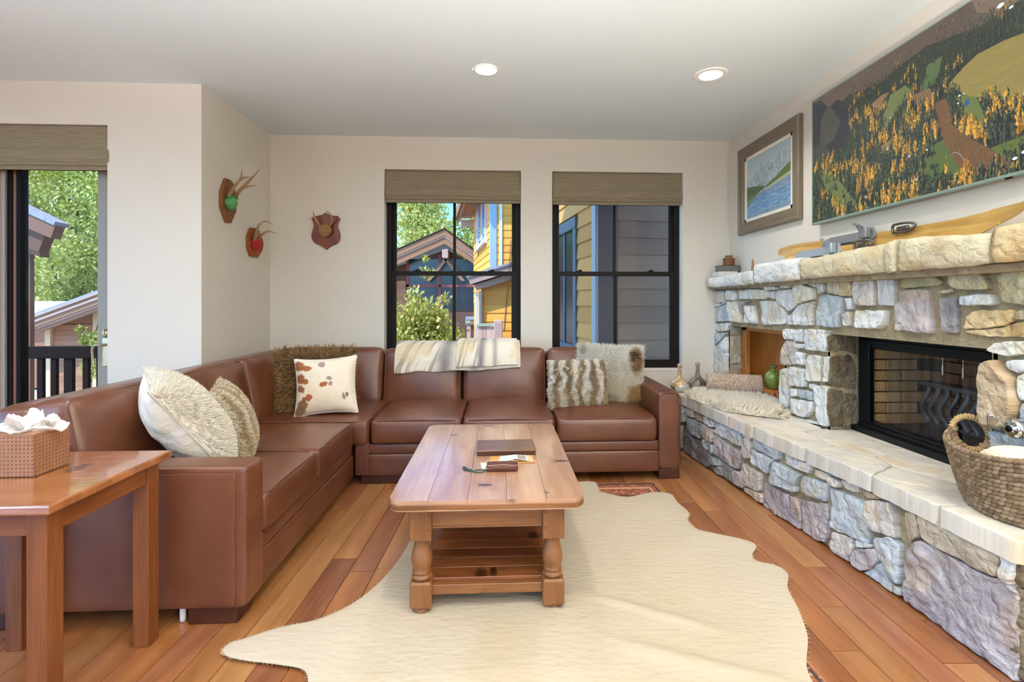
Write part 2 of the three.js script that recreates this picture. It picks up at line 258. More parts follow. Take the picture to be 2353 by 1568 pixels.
// ---------- roman shades ----------
function romanShade(label, x0, x1, yTop, yBot, z, side) {
  const t = thing('roman_shade', label, 'window shade', [(x0 + x1) / 2, yTop, z], 0, 'woven roman shades'), w = x1 - x0, h = yTop - yBot;
  const prof = (pts, th) => { const s = shapeOf([...pts, ...pts.slice().reverse().map(([a, b]) => [a - th, b])]), g = extr(s, w, 0); g.rotateY(-Math.PI / 2); g.scale(1, 1, 1); g.translate(w / 2, 0, 0); return boxUV(g, 'x'); };
  // in profile: z outward, y down from the head rail
  part('valance', prof([[0.030, -0.002], [0.034, -h * 0.2], [0.044, -h * 0.55], [0.046, -h * 0.575]], 0.006), mat.blind, t);
  part('fold', prof([[0.040, -h * 0.45], [0.056, -h * 0.6], [0.062, -h * 0.76], [0.050, -h * 0.83], [0.034, -h * 0.80]], 0.005), mat.blind, t);
  part('fold', prof([[0.030, -h * 0.7], [0.044, -h * 0.80], [0.048, -h * 0.89], [0.032, -h * 0.92]], 0.005), mat.blind, t);
  part('hem', prof([[0.018, -h * 0.8], [0.034, -h * 0.92], [0.036, -h], [0.020, -h]], 0.008), mat.blind, t);
  part('head_rail', bx(w - 0.01, 0.035, 0.03, 0, -0.02, 0.008, 0.003), mat.lining, t);
  if (side) part('inner_shadow', [[0.05, -h * 0.28, 0.045, 0.42], [0.05, -h * 0.72, 0.04, 0.38]].map(([a, b, c, d]) => { const s = shapeOf([[0, d * h / 2], [c * 0.6, d * h / 4], [c, -d * h / 6], [c * 0.7, -d * h / 2], [0, -d * h / 2.4]]), g = extr(s, 0.012, 0); g.rotateY(-Math.PI / 2); return at(g, w / 2 + 0.004, b, 0.0); }), mat.blindShadow, t);  // brown pieces stand in for the inner shadows at the shade end
  return t;
}
romanShade('taupe roman shade raised over the left back window, with tree and brown gable outside', win[0].x0 + 0.006, win[0].x1 - 0.006, WY1 - 0.004, 2.152, ZB - 0.06, false);
romanShade('taupe roman shade raised over the right back window, the one nearer the fireplace', win[1].x0 + 0.006, win[1].x1 - 0.006, WY1 - 0.004, 2.146, ZB - 0.06, false);
romanShade('wide pleated roman shade raised above the glazed patio door at the far left', DX0 + 0.01, DX1 - 0.004, DY - 0.004, 2.146, ZD - 0.05, true);

// ---------- patio door ----------
{
  const d = structGroup('door_1', [0, 0, -3.66]);
  struct('door_frame', [b2(DX1 - 0.012, DX1, 0, DY, -0.06, 0.14), b2(DX0, DX1, DY - 0.05, DY, -0.06, 0.02)], mat.wall, d);
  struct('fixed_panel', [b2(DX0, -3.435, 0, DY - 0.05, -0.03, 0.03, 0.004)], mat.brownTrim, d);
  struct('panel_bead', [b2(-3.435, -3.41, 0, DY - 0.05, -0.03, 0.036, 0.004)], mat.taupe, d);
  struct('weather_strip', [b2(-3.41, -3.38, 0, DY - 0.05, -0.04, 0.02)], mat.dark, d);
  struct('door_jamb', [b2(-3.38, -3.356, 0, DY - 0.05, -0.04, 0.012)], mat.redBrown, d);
  struct('hinge_stile', [b2(-3.356, -3.325, 0, DY - 0.05, -0.045, 0.016, 0.003)], mat.dark, d);  // near-black colour paints in the shadow on this stile
  struct('lock_stile', [b2(-2.81, -2.70, 0, DY - 0.05, -0.03, 0.016, 0.004)], mat.taupe, d);  // lighter grey-tan colour paints in the reflected light on this stile
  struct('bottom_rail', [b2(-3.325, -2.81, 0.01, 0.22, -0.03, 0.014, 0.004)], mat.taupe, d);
  struct('pane', b2(-3.325, -2.81, 0.22, DY - 0.05, -0.01, -0.004), mat.glass, d);
  const h = struct('door_handle', [b2(-2.775, -2.728, 0.80, 1.0, 0.016, 0.024, 0.006), tube([[-2.75, 0.95, 0.02], [-2.75, 0.952, 0.05], [-2.76, 0.953, 0.062], [-2.79, 0.95, 0.064], [-2.806, 0.93, 0.062], [-2.808, 0.86, 0.058], [-2.802, 0.82, 0.056]], 0.008, 28, 8)], mat.nickel, d);
  struct('deadbolt', [at(lathe([[0, 0.018], [0.018, 0.018], [0.024, 0.01], [0.026, 0]], 24).rotateX(Math.PI / 2), -2.752, 1.03, 0.016), b2(-2.757, -2.747, 1.02, 1.06, 0.02, 0.04, 0.004)], mat.nickel, d);
}

// ---------- the stone fireplace ----------
const HS = 0.475;                                              // top of the raised hearth
const hearthLine = [[1.505, -4.54], [1.525, -4.118], [1.609, -2.901], [1.675, -2.211], [1.69, -1.56]];
const hearthX = (z) => { for (let i = 1; i < hearthLine.length; i++) { const [a, za] = hearthLine[i - 1], [b, zb] = hearthLine[i]; if (z <= zb || i === hearthLine.length - 1) return mix(a, b, (z - za) / (zb - za)); } };
const XF = 2.0;
const fire = thing('fireplace', 'large rough fieldstone fireplace with raised hearth and thick stone mantel', 'fireplace', [0, 0, 0]);
const stoneMat = M({ map: rep(T.rockC, 2.2, 2.2), vertexColors: true, roughness: 0.82, bumpMap: rep(T.rockB, 3.2, 3.2), bumpScale: 0.02 });
const slabMat = M({ map: rep(T.rockC, 1.1, 1.1), vertexColors: true, roughness: 0.7, bumpMap: rep(T.rockB, 2, 2), bumpScale: 0.008 });
const mantelMat = M({ map: rep(T.rockC, 1.4, 1.4), vertexColors: true, roughness: 0.85, bumpMap: rep(T.rockB, 2.5, 2.5), bumpScale: 0.016 });
const mortarMat = M({ map: rep(T.mortarC, 2, 2), roughness: 0.95, bumpMap: rep(T.rockB, 5, 5), bumpScale: 0.01 });
// two tones a stone is mixed from (sRGB); m, k: tan stone yellowed to paint in warm lamplight
const TONE = {
  l: [[0.95, 0.95, 0.93], [0.85, 0.86, 0.86]], w: [[0.88, 0.845, 0.80], [0.78, 0.75, 0.73]], b: [[0.82, 0.85, 0.865], [0.69, 0.73, 0.755]], p: [[0.79, 0.75, 0.745], [0.66, 0.63, 0.65]], P: [[0.78, 0.75, 0.755], [0.67, 0.64, 0.655]],
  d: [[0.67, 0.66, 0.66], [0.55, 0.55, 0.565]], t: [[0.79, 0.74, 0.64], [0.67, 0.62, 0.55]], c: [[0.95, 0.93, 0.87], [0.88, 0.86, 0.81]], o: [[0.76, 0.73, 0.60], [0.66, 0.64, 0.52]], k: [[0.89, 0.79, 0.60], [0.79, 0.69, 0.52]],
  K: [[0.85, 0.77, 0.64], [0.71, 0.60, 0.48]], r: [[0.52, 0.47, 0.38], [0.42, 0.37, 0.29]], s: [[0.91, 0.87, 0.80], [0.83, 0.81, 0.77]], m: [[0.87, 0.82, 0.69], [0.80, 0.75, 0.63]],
};
let stoneSeed = 1;
const lin = (c) => Math.pow(c, 2.2);
// a stone from its outline [a, b] in metres; to3(a, b, n) sets it in place, n pointing out of the wall
function stoneGeo(outline, tone, depth, rough, to3, grain = 0.016, ragged = 0.004) {
  const s = stoneSeed++ * 3.17; let pts = [], cx = 0, cy = 0, area = 0;
  for (let i = 0; i < outline.length; i++) { const [x0, y0] = outline[i], [x1, y1] = outline[(i + 1) % outline.length], c = x0 * y1 - x1 * y0; area += c; cx += (x0 + x1) * c; cy += (y0 + y1) * c; }
  cx /= 3 * area; cy /= 3 * area; const ccw = area > 0;
  for (let i = 0; i < outline.length; i++) {
    const [x0, y0] = outline[i], [x1, y1] = outline[(i + 1) % outline.length], L = Math.hypot(x1 - x0, y1 - y0), n = Math.max(2, Math.round(L / grain));
    for (let k = 0; k < n; k++) { const t = (k + 0.35) / n, q = N3(mix(x0, x1, t) * 30 + s, mix(y0, y1, t) * 30, s) * ragged * 1.6 + N3(mix(x0, x1, t) * 90 + s, mix(y0, y1, t) * 90, s) * ragged * 0.6; pts.push([mix(x0, x1, t) + (y1 - y0) / L * q, mix(y0, y1, t) - (x1 - x0) / L * q]); }
  }
  if (!ccw) pts.reverse();
  const n = pts.length, R = Math.sqrt(Math.abs(area / 2)), rings = [[1.006, -0.03], [1.0, depth * 0.45], [1 - 0.0015 / R, depth * 0.82], [1 - 0.005 / R, depth * 0.97], [1 - 0.012 / R, depth]], inner = Math.max(2, Math.min(9, Math.round(R / 0.03)));
  for (let i = 1; i <= inner; i++) rings.push([(1 - 0.012 / R) * (1 - i / (inner + 0.4)), depth]);
  const pos = [], col = [], uv = [], idx = [], [c0, c1] = TONE[tone];
  const vert = (f, d, [x, y], k) => {
    const a = cx + (x - cx) * f, b = cy + (y - cy) * f, face = k > 2 ? 1 : k > 0 ? 0.5 : 0;
    const e = rough * face * (N3(a * 9 + s, b * 9, s) + 0.55 * N3(a * 24, b * 24 + s, s) + 0.9 * (Math.abs(N3(a * 13 + s, b * 17, s * 2)) - 0.2));
    pos.push(...to3(a, b, d + e));
    const t = cl(0.5 + 0.9 * N3(a * 8, b * 8, s + 5) + 0.5 * N3(a * 30, b * 30, s)), m = mixc(c0, c1, t), h = 0.06 * N3(s, s * 2, 1.5); col.push(...m.map((v) => lin(v * (1 + h)))); uv.push(a + s, b + s * 0.7);
  };
  rings.forEach(([f, d], k) => pts.forEach((p) => vert(f, d, p, k))); vert(0, depth, [cx, cy], 9);
  for (let k = 0; k < rings.length - 1; k++) for (let i = 0; i < n; i++) { const a = k * n + i, b = k * n + (i + 1) % n, c = a + n, d = b + n; idx.push(a, b, c, b, d, c); }
  const last = (rings.length - 1) * n; for (let i = 0; i < n; i++) idx.push(last + i, last + (i + 1) % n, rings.length * n);
  const g = new THREE.BufferGeometry(); g.setAttribute('position', new THREE.Float32BufferAttribute(pos, 3)); g.setAttribute('color', new THREE.Float32BufferAttribute(col, 3)); g.setAttribute('uv', new THREE.Float32BufferAttribute(uv, 2)); g.setIndex(idx);
  // make the faces look outwards
  const o = V(...to3(cx, cy, 1)).sub(V(...to3(cx, cy, 0))); const A = V(...pos.slice(last * 3, last * 3 + 3)), B = V(...pos.slice(last * 3 + 3, last * 3 + 6)), C = V(...pos.slice(-3));
  if (B.sub(A).cross(C.sub(A)).dot(o) < 0) for (let i = 0; i < idx.length; i += 3) { const t = idx[i]; idx[i] = idx[i + 1]; idx[i + 1] = t; }
  g.setIndex(idx); g.computeVertexNormals(); return g;
}
const pairs = (q) => { const o = []; for (let i = 0; i < q.length; i += 2) o.push([q[i] / 1000, q[i + 1] / 1000]); return o; };
const sr = rng(5);
const hs = (tone, q) => part('stone', stoneGeo(pairs(q).map(([z, y]) => [z, Math.max(y, 0.006)]), tone, 0.02 + sr() * 0.018, tone === 'P' ? 0.020 : 0.011, (z, y, n) => [hearthX(z) + 0.03 - n, y, z]), stoneMat, fire);
const fs = (tone, q) => part('stone', stoneGeo(pairs(q).map(([z, y]) => [z > -3.05 && z < -2.88 && y < 1.07 ? Math.min(z, -2.962) : z > -4.42 && z < -4.1 && y < 1.045 ? Math.min(z, -4.308) : z, y]), tone, 0.018 + sr() * 0.022 + (tone === 'K' ? 0.045 : 0) + (tone === 'p' ? 0.015 : 0), 0.010, (z, y, n) => [XF + 0.02 - n, y, z]), stoneMat, fire);
const rs = (tone, q) => part('stone', stoneGeo(pairs(q), tone, 0.014, 0.008, (x, y, n) => [x, y, FBX[0] - 0.014 + n]), stoneMat, fire);
hs('l',[-4133,380,-4079,387,-4079,258,-4133,241]);
hs('w',[-4034,388,-3920,396,-3915,329,-4019,326]);
hs('w',[-3894,389,-3744,391,-3747,334,-3885,320]);
hs('l',[-3736,389,-3597,384,-3597,329,-3736,329]);
hs('l',[-3583,387,-3434,387,-3437,289,-3553,289,-3583,318]);
hs('b',[-4023,313,-3752,317,-3763,249,-3801,189,-4001,192]);
hs('w',[-3749,316,-3568,315,-3590,280,-3602,218,-3744,213]);
hs('b',[-3414,389,-3230,398,-3230,296,-3407,293]);
hs('l',[-3206,404,-3075,413,-3103,370,-3200,376]);
hs('d',[-4075,177,-3768,171,-3635,120,-3658,61,-3681,9,-4104,3,-4104,111]);
hs('b',[-3760,201,-3712,217,-3587,193,-3597,139,-3728,152]);
hs('p',[-3568,282,-3388,257,-3209,263,-3242,186,-3267,132,-3568,140]);
hs('b',[-3642,110,-3510,119,-3503,78,-3605,52,-3650,63]);
hs('d',[-3665,18,-3489,75,-3462,18,-3561,8]);
hs('w',[-3212,363,-3120,372,-3120,315,-3125,256,-3183,228,-3218,293]);
hs('d',[-3482,117,-3316,122,-3310,26,-3455,20]);
hs('p',[-3308,118,-3236,122,-3204,29,-3304,25]);
hs('w',[-3218,191,-3016,191,-3027,70,-3212,55,-3230,124]);
hs('b',[-3070,405,-2827,397,-2845,334,-2954,327,-3070,336]);
hs('b',[-3108,318,-2877,321,-2919,272,-2934,216,-3103,231]);
hs('w',[-3194,42,-2985,73,-2985,12,-3070,3,-3206,21]);
hs('l',[-2783,390,-2575,384,-2594,335,-2712,328,-2779,334]);
hs('b',[-2877,312,-2659,310,-2695,245,-2691,197,-2900,171,-2900,236]);
hs('p',[-2970,158,-2822,156,-2679,166,-2659,100,-2659,-1,-2822,3,-2985,6,-2975,89]);
hs('b',[-2640,308,-2458,331,-2471,232,-2647,216]);
hs('p',[-2663,169,-2471,219,-2458,169,-2471,26,-2535,-17,-2636,4,-2647,88]);
hs('w',[-2549,382,-2441,382,-2451,343,-2546,346]);
hs('w',[-2434,379,-2372,374,-2379,335,-2438,338]);
hs('b',[-2443,317,-2362,325,-2235,325,-2227,268,-2215,213,-2202,185,-2206,146,-2273,138,-2381,120,-2440,119]);
hs('w',[-2376,377,-2260,398,-2265,355,-2353,343]);
hs('w',[-2227,342,-2085,389,-2065,343,-2046,246,-2206,217,-2223,276]);
hs('t',[-2244,387,-2113,397,-2081,393,-2223,349]);
hs('w',[-2428,102,-2304,131,-2295,59,-2308,-11,-2371,-15,-2430,-9]);
hs('p',[-2291,78,-2163,148,-2142,103,-2189,39,-2235,-13,-2286,1]);
hs('l',[-2286,132,-2189,152,-2193,134,-2282,93]);
hs('b',[-2171,190,-2073,242,-2031,222,-2035,146,-2038,51,-2089,48,-2138,105,-2180,156]);
hs('b',[-2231,-14,-2180,47,-2139,99,-2090,37,-2035,41,-2027,-17,-2097,-27,-2197,-39]);
hs('t',[-1997,384,-1948,399,-1935,351,-1923,315,-1976,261,-1987,316]);
hs('t',[-1937,400,-1880,410,-1611,406,-1621,312,-1703,303,-1917,307,-1930,353]);
hs('l',[-1608,403,-1564,401,-1571,344,-1578,311,-1613,312]);
hs('P',[-1934,296,-1703,298,-1602,313,-1560,303,-1555,289,-1560,255,-1569,186,-1560,135,-1562,8,-1592,-9,-1661,-10,-1776,-23,-1920,-5,-2008,-5,-2005,100,-2012,158,-1994,216]);
//W
fs('w',[-4585,1353,-4341,1348,-4334,1247,-4540,1243]);
fs('l',[-4313,1353,-4139,1349,-4133,1267,-4307,1265]);
fs('l',[-4096,1348,-3944,1350,-3922,1275,-4090,1270]);
fs('l',[-3911,1355,-3642,1338,-3618,1288,-3700,1271,-3894,1272]);
fs('l',[-3627,1332,-3547,1330,-3547,1270,-3599,1278]);
fs('l',[-3922,1383,-3720,1377,-3720,1355,-3888,1363]);
fs('l',[-3671,1367,-3520,1367,-3516,1340,-3661,1340]);
fs('c',[-3458,1380,-3373,1394,-3332,1375,-3356,1348,-3449,1348]);
fs('l',[-3520,1332,-3320,1340,-3272,1243,-3340,1195,-3364,1185,-3467,1228,-3525,1257]);
fs('c',[-3300,1365,-3268,1387,-3097,1336,-3097,1265,-3245,1238,-3282,1261]);
fs('l',[-3192,1391,-3083,1375,-3090,1345,-3169,1370]);
fs('l',[-3052,1376,-2985,1371,-2992,1305,-3056,1306]);
fs('t',[-2933,1380,-2741,1373,-2741,1283,-2826,1288,-2930,1306]);
fs('b',[-4554,1195,-4300,1238,-4260,1132,-4247,1084,-4525,1067,-4569,1150]);
fs('l',[-4569,1234,-4313,1245,-4311,1241,-4554,1201]);
fs('c',[-4280,1253,-4102,1258,-4031,1127,-4036,1081,-4234,1085]);
fs('p',[-4084,1253,-3911,1259,-3967,1227,-4015,1144,-4031,1161]);
fs('l',[-3955,1222,-3834,1223,-3813,1123,-3803,1085,-3984,1080]);
fs('l',[-3751,1258,-3538,1257,-3441,1198,-3394,1146,-3411,1097,-3690,1077,-3741,1093,-3730,1178]);
fs('l',[-3381,1146,-3307,1177,-3260,1229,-3097,1256,-3094,1181,-3111,1099,-3303,1094,-3385,1093]);
fs('b',[-3015,1291,-2975,1297,-2815,1280,-2832,1187,-2862,1098,-3062,1097,-3049,1156]);
fs('l',[-2803,1274,-2757,1277,-2743,1236,-2746,1207,-2786,1204]);
fs('w',[-2821,1179,-2760,1198,-2760,1113,-2815,1107]);
fs('l',[-4569,1046,-4234,1070,-4247,994,-4481,980,-4569,995]);
fs('b',[-4585,961,-4287,980,-4410,925,-4554,847,-4592,896]);
fs('l',[-4569,817,-4382,903,-4276,950,-4274,853,-4287,622,-4307,497,-4600,447,-4585,734]);
fs('l',[-3437,1058,-3312,1065,-3307,998,-3413,987,-3447,1017]);
fs('l',[-3298,1066,-3216,1068,-3203,986,-3289,984,-3303,1010]);
fs('l',[-3165,1073,-2929,1079,-2915,1056,-2950,1031,-2943,946,-3047,941,-3149,946,-3174,1004]);
fs('w',[-3404,982,-3298,987,-3289,938,-3274,908,-3270,830,-3472,802,-3476,849,-3457,928]);
fs('l',[-3280,967,-3182,977,-3186,947,-3267,940]);
fs('l',[-3266,919,-3199,916,-3207,874,-3186,835,-3257,834]);
fs('c',[-3149,911,-3016,915,-3024,856,-3031,753,-3141,736,-3178,745,-3174,857]);
fs('l',[-2950,917,-2918,918,-2932,886,-2943,765,-2992,752,-2979,843]);
fs('l',[-3339,808,-3190,815,-3186,693,-3353,673,-3353,766]);
fs('l',[-3457,774,-3394,785,-3366,738,-3366,523,-3423,478,-3457,476]);
fs('b',[-3250,672,-3101,675,-3093,622,-3250,616]);
fs('l',[-3339,656,-3259,668,-3256,624,-3330,605]);
fs('l',[-3334,591,-3097,615,-3101,554,-3174,495,-3334,487]);
fs('l',[-3070,723,-2957,737,-2954,657,-2943,489,-3016,485,-3062,528,-3073,643]);
fs('l',[-3153,724,-3085,730,-3093,689,-3141,696]);
fs('l',[-3334,476,-3182,483,-3070,492,-3024,484,-3174,467,-3334,460]);
fs('w',[-2728,1380,-2581,1377,-2579,1231,-2722,1230,-2734,1307]);
fs('l',[-2552,1374,-2449,1371,-2442,1286,-2449,1232,-2547,1231,-2557,1287]);
fs('o',[-2396,1361,-2364,1378,-2262,1387,-2217,1386,-2169,1340,-2177,1327,-2327,1317,-2401,1319]);
fs('o',[-2123,1383,-1983,1381,-1950,1310,-1960,1301,-2094,1304,-2123,1325]);
fs('p',[-2392,1308,-2284,1312,-2235,1311,-2233,1233,-2221,1106,-2262,1104,-2420,1105,-2420,1182,-2430,1232,-2401,1247]);
fs('t',[-2203,1296,-2123,1315,-2116,1295,-2181,1285]);
fs('d',[-2179,1272,-2094,1272,-2099,1201,-2094,1114,-2165,1110,-2175,1182]);
fs('b',[-2075,1277,-1935,1283,-1919,1251,-1935,1238,-2072,1234]);
fs('o',[-1919,1355,-1874,1374,-1763,1370,-1760,1231,-1895,1248,-1901,1278]);
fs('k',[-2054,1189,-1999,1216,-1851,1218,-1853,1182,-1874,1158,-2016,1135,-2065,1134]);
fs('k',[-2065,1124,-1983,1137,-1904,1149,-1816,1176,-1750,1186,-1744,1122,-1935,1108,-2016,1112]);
fs('l',[-2722,1204,-2612,1206,-2606,1109,-2728,1107]);
fs('l',[-2602,1204,-2494,1206,-2497,1128,-2541,1110,-2600,1113]);
fs('b',[-2802,1196,-2759,1198,-2762,1116,-2799,1110]);
fs('t',[-1845,1215,-1816,1219,-1750,1217,-1750,1192,-1816,1181,-1848,1183]);
fs('c',[-1961,1052,-1915,1090,-1791,1102,-1791,1055,-1873,1038,-1944,1043]);
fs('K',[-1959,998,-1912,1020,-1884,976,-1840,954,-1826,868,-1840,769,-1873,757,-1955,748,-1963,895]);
fs('l',[-1873,1022,-1807,1033,-1791,1002,-1826,973,-1873,991]);
fs('l',[-1833,965,-1791,988,-1788,889,-1820,869]);
fs('b',[-1820,862,-1788,879,-1785,789,-1830,768]);
//R
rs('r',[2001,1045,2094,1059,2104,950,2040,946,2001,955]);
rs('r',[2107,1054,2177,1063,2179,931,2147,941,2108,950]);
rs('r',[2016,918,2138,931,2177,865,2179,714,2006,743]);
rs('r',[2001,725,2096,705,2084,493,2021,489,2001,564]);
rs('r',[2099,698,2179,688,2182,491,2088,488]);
// stones the photograph shows only in part: hearth end, right of the firebox, reveals of the niche
for (const [t, q] of [['r', [1700, 15, 1830, 12, 1835, 150, 1705, 165]], ['K', [1845, 12, 2010, 15, 2000, 200, 1850, 180]], ['r', [1705, 180, 1835, 165, 1840, 300, 1700, 310]], ['t', [1850, 195, 2005, 215, 2010, 420, 1850, 330]], ['r', [1700, 322, 1840, 312, 1842, 422, 1700, 424]], ['w', [1850, 345, 1990, 428, 1850, 424]]])
  part('stone', stoneGeo(pairs(q), t, 0.02, 0.010, (x, y, n) => [x, y, -1.572 + n]), stoneMat, fire);
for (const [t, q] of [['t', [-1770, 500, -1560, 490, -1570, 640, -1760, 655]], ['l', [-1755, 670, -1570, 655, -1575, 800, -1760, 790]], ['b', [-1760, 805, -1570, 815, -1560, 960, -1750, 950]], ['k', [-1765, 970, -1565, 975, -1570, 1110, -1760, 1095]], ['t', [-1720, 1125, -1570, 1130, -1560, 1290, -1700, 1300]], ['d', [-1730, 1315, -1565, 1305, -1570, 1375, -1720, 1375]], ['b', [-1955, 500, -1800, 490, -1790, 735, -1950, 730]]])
  part('stone', stoneGeo(pairs(q), t, 0.03, 0.010, (z, y, n) => [XF + 0.02 - n, y, z]), stoneMat, fire);
for (const [t, q] of [['t', [2022, 490, 2118, 488, 2120, 700, 2020, 690]], ['t', [2020, 705, 2120, 715, 2118, 960, 2022, 950]], ['t', [2022, 962, 2118, 970, 2118, 1035, 2025, 1030]]]) {
  part('stone', stoneGeo(pairs(q), t, 0.012, 0.006, (x, y, n) => [x, y, NCX[0] - 0.012 + n]), stoneMat, fire);
  part('stone', stoneGeo(pairs(q), t, 0.012, 0.006, (x, y, n) => [x, y, NCX[1] + 0.012 - n]), stoneMat, fire);
  part('stone', stoneGeo(pairs(q), t, 0.012, 0.006, (x, y, n) => [x, y, FBX[1] + 0.012 - n]), stoneMat, fire);
}
for (const [t, q] of [['d', [-4530, 20, -4330, 15, -4340, 180, -4525, 190]], ['l', [-4525, 205, -4345, 195, -4350, 400, -4520, 395]], ['w', [-4325, 20, -4150, 15, -4150, 210, -4330, 200]], ['b', [-4330, 218, -4150, 228, -4150, 395, -4335, 400]]]) hs(t, q);
// mortar bed behind the stones
{
  const list = [], zs = [ZB + 0.002, ...hearthLine.slice(1, -1).map((q) => q[1]), -1.575];
  for (let i = 0; i < zs.length - 1; i++) { const s = shapeOf([[hearthX(zs[i]) + 0.032, zs[i]], [hearthX(zs[i + 1]) + 0.032, zs[i + 1]], [XR, zs[i + 1]], [XR, zs[i]]]), g = extr(s, 0.425, 0); g.rotateX(Math.PI / 2); g.translate(0, 0.43, 0); list.push(boxUV(g)); }
  const xf = XF + 0.02;
  for (const a of [[xf, XR, 0.43, 1.055, ZB, NCX[0] - 0.01], [xf, XR, 0.43, 1.055, NCX[1] + 0.01, FBX[0] - 0.012], [xf, XR, 0.43, 1.06, FBX[1] + 0.012, -1.54], [xf, XR, 1.05, 1.40, ZB, FBX[0]], [xf, XR, 1.07, 1.40, FBX[0], -1.54]]) list.push(b2(...a));
  for (const a of [[xf, 2.188, 0.43, 1.06, FBX[0] - 0.03, FBX[0] - 0.006], [xf, 2.188, 0.43, 1.06, FBX[1] + 0.006, FBX[1] + 0.03], [xf, 2.15, 0.43, 1.05, NCX[0] - 0.03, NCX[0] - 0.006], [xf, 2.15, 0.43, 1.05, NCX[1] + 0.006, NCX[1] + 0.03], [xf, 2.188, 1.056, 1.07, FBX[0], FBX[1] + 0.012], [xf, 2.15, 1.043, 1.05, NCX[0] - 0.01, NCX[1] + 0.01], [xf + 0.03, 2.188, 1.07, 1.12, FBX[0], FBX[1] + 0.02]]) list.push(b2(...a));
  part('mortar', list, mortarMat, fire);
}
// hearth slabs, their outer edge following the curved front
function slab(outline, tone, y0, y1) {
  const g = stoneGeo(outline, tone, y1 - y0, 0.0016, (x, z, n) => [x, y0 + n, z], 0.03, 0.005), p = g.attributes.position;
  return part('hearth_slab', g, slabMat, fire);
}
const hx = (z, o = 0.012) => hearthX(z) - o;
const SY = HS - 0.048;
const edge = (z0, z1) => { const o = [], n = Math.max(2, Math.round(Math.abs(z1 - z0) / 0.09)); for (let i = 0; i <= n; i++) { const z = mix(z0, z1, i / n); o.push([hx(z), z]); } return o; };
slab([...edge(-4.0, -4.53), [1.99, -4.53], [1.998, -4.055], [1.85, -3.935]], 's', SY, HS);
slab([...edge(-3.366, -3.996), [1.853, -3.93], [2.0, -4.05], [2.13, -4.05], [2.13, -3.47], [1.99, -3.45], [1.99, -3.352]], 's', SY, HS);
slab([...edge(-3.075, -3.362), [1.99, -3.348], [1.995, -2.985], [1.83, -2.937]], 's', SY, HS);
slab([...edge(-2.598, -3.071), [1.826, -2.933], [1.815, -2.62]], 's', SY, HS);
slab([[1.834, -2.933], [2.0, -2.98], [2.0, -2.945], [2.19, -2.94], [2.19, -2.49], [1.893, -2.432], [1.819, -2.615]], 's', SY, HS);
slab([...edge(-2.166, -2.594), [1.812, -2.614], [1.887, -2.43], [1.862, -2.285]], 's', SY, HS);
slab([[1.892, -2.428], [2.19, -2.486], [2.19, -1.98], [2.0, -1.96], [1.868, -2.281]], 's', SY, HS);
slab([...edge(-1.842, -2.162), [1.862, -2.279], [1.994, -1.957], [1.897, -1.797]], 's', SY, HS);
slab([...edge(-1.545, -1.838), [1.894, -1.793], [1.996, -1.948], [1.995, -1.545]], 's', SY, HS);
// mantel stones [z0, z1, top at far end, top at near end, bottom, forward, tone]
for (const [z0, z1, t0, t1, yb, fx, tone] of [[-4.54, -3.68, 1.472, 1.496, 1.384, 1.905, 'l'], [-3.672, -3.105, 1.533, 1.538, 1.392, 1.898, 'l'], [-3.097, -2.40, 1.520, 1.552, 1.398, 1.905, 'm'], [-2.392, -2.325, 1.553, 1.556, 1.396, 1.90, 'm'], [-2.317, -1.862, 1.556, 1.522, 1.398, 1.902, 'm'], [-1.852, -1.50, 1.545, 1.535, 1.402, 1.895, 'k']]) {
  const s = [[fx + 0.008, yb - 0.002], [fx, yb + 0.02], [fx, t0 - 0.03], [fx + 0.012, t0 - 0.006], [fx + 0.05, t0], [XR, t0 - 0.004], [XR, yb - 0.002]];
  const nz = Math.max(5, Math.round((z1 - z0) / 0.025)), nn = 34, per = [], pos = [], col = [], uv = [], idx = [], [c0, c1] = TONE[tone], sd = stoneSeed++ * 2.3;
  for (let i = 0; i < s.length; i++) { const a = s[i], b = s[(i + 1) % s.length], L = Math.hypot(b[0] - a[0], b[1] - a[1]), m = Math.max(1, Math.round(L / 0.02)); for (let k = 0; k < m; k++) per.push([mix(a[0], b[0], k / m), mix(a[1], b[1], k / m)]); }
  const P = per.length, mid = [(fx + XR) / 2, (yb + t0) / 2];
  for (let j = -1; j <= nz + 1; j++) {
    const u = cl(j / nz), end = j < 0 || j > nz ? 0 : 1 - 0.07 * Math.pow(Math.abs(2 * u - 1), 10), z = mix(z0, z1, u);
    per.forEach(([x, y], i) => {
      const up = y > (yb + t0) / 2 ? (t1 - t0) * u * (y - yb) / (t0 - yb) : 0, e = N3(x * 12 + sd, y * 12, z * 12) * 0.008 + N3(x * 34 + sd, y * 34, z * 34) * 0.004;
      const px = mix(mid[0], x - e, end || 0.02), py = mix(mid[1], y + up + e * 0.7, end || 0.02);
      pos.push(Math.min(XR, px), py, z); const t = cl(0.5 + 0.8 * N3(x * 5, y * 9 + sd, z * 5)); col.push(...mixc(c0, c1, t).map(lin)); uv.push(z + sd, i * 0.02);
    });
  }
  for (let j = 0; j < nz + 2; j++) for (let i = 0; i < P; i++) { const a = j * P + i, b = j * P + (i + 1) % P; idx.push(a, a + P, b, b, a + P, b + P); }
  const g = new THREE.BufferGeometry(); g.setAttribute('position', new THREE.Float32BufferAttribute(pos, 3)); g.setAttribute('color', new THREE.Float32BufferAttribute(col, 3)); g.setAttribute('uv', new THREE.Float32BufferAttribute(uv, 2)); g.setIndex(idx); g.computeVertexNormals();
  part('mantel_stone', g, mantelMat, fire);
}
part('mortar', b2(1.945, XR, 1.365, 1.40, ZB, -1.52, 0.006), mortarMat, fire, 'mortar bed under the mantel stones');
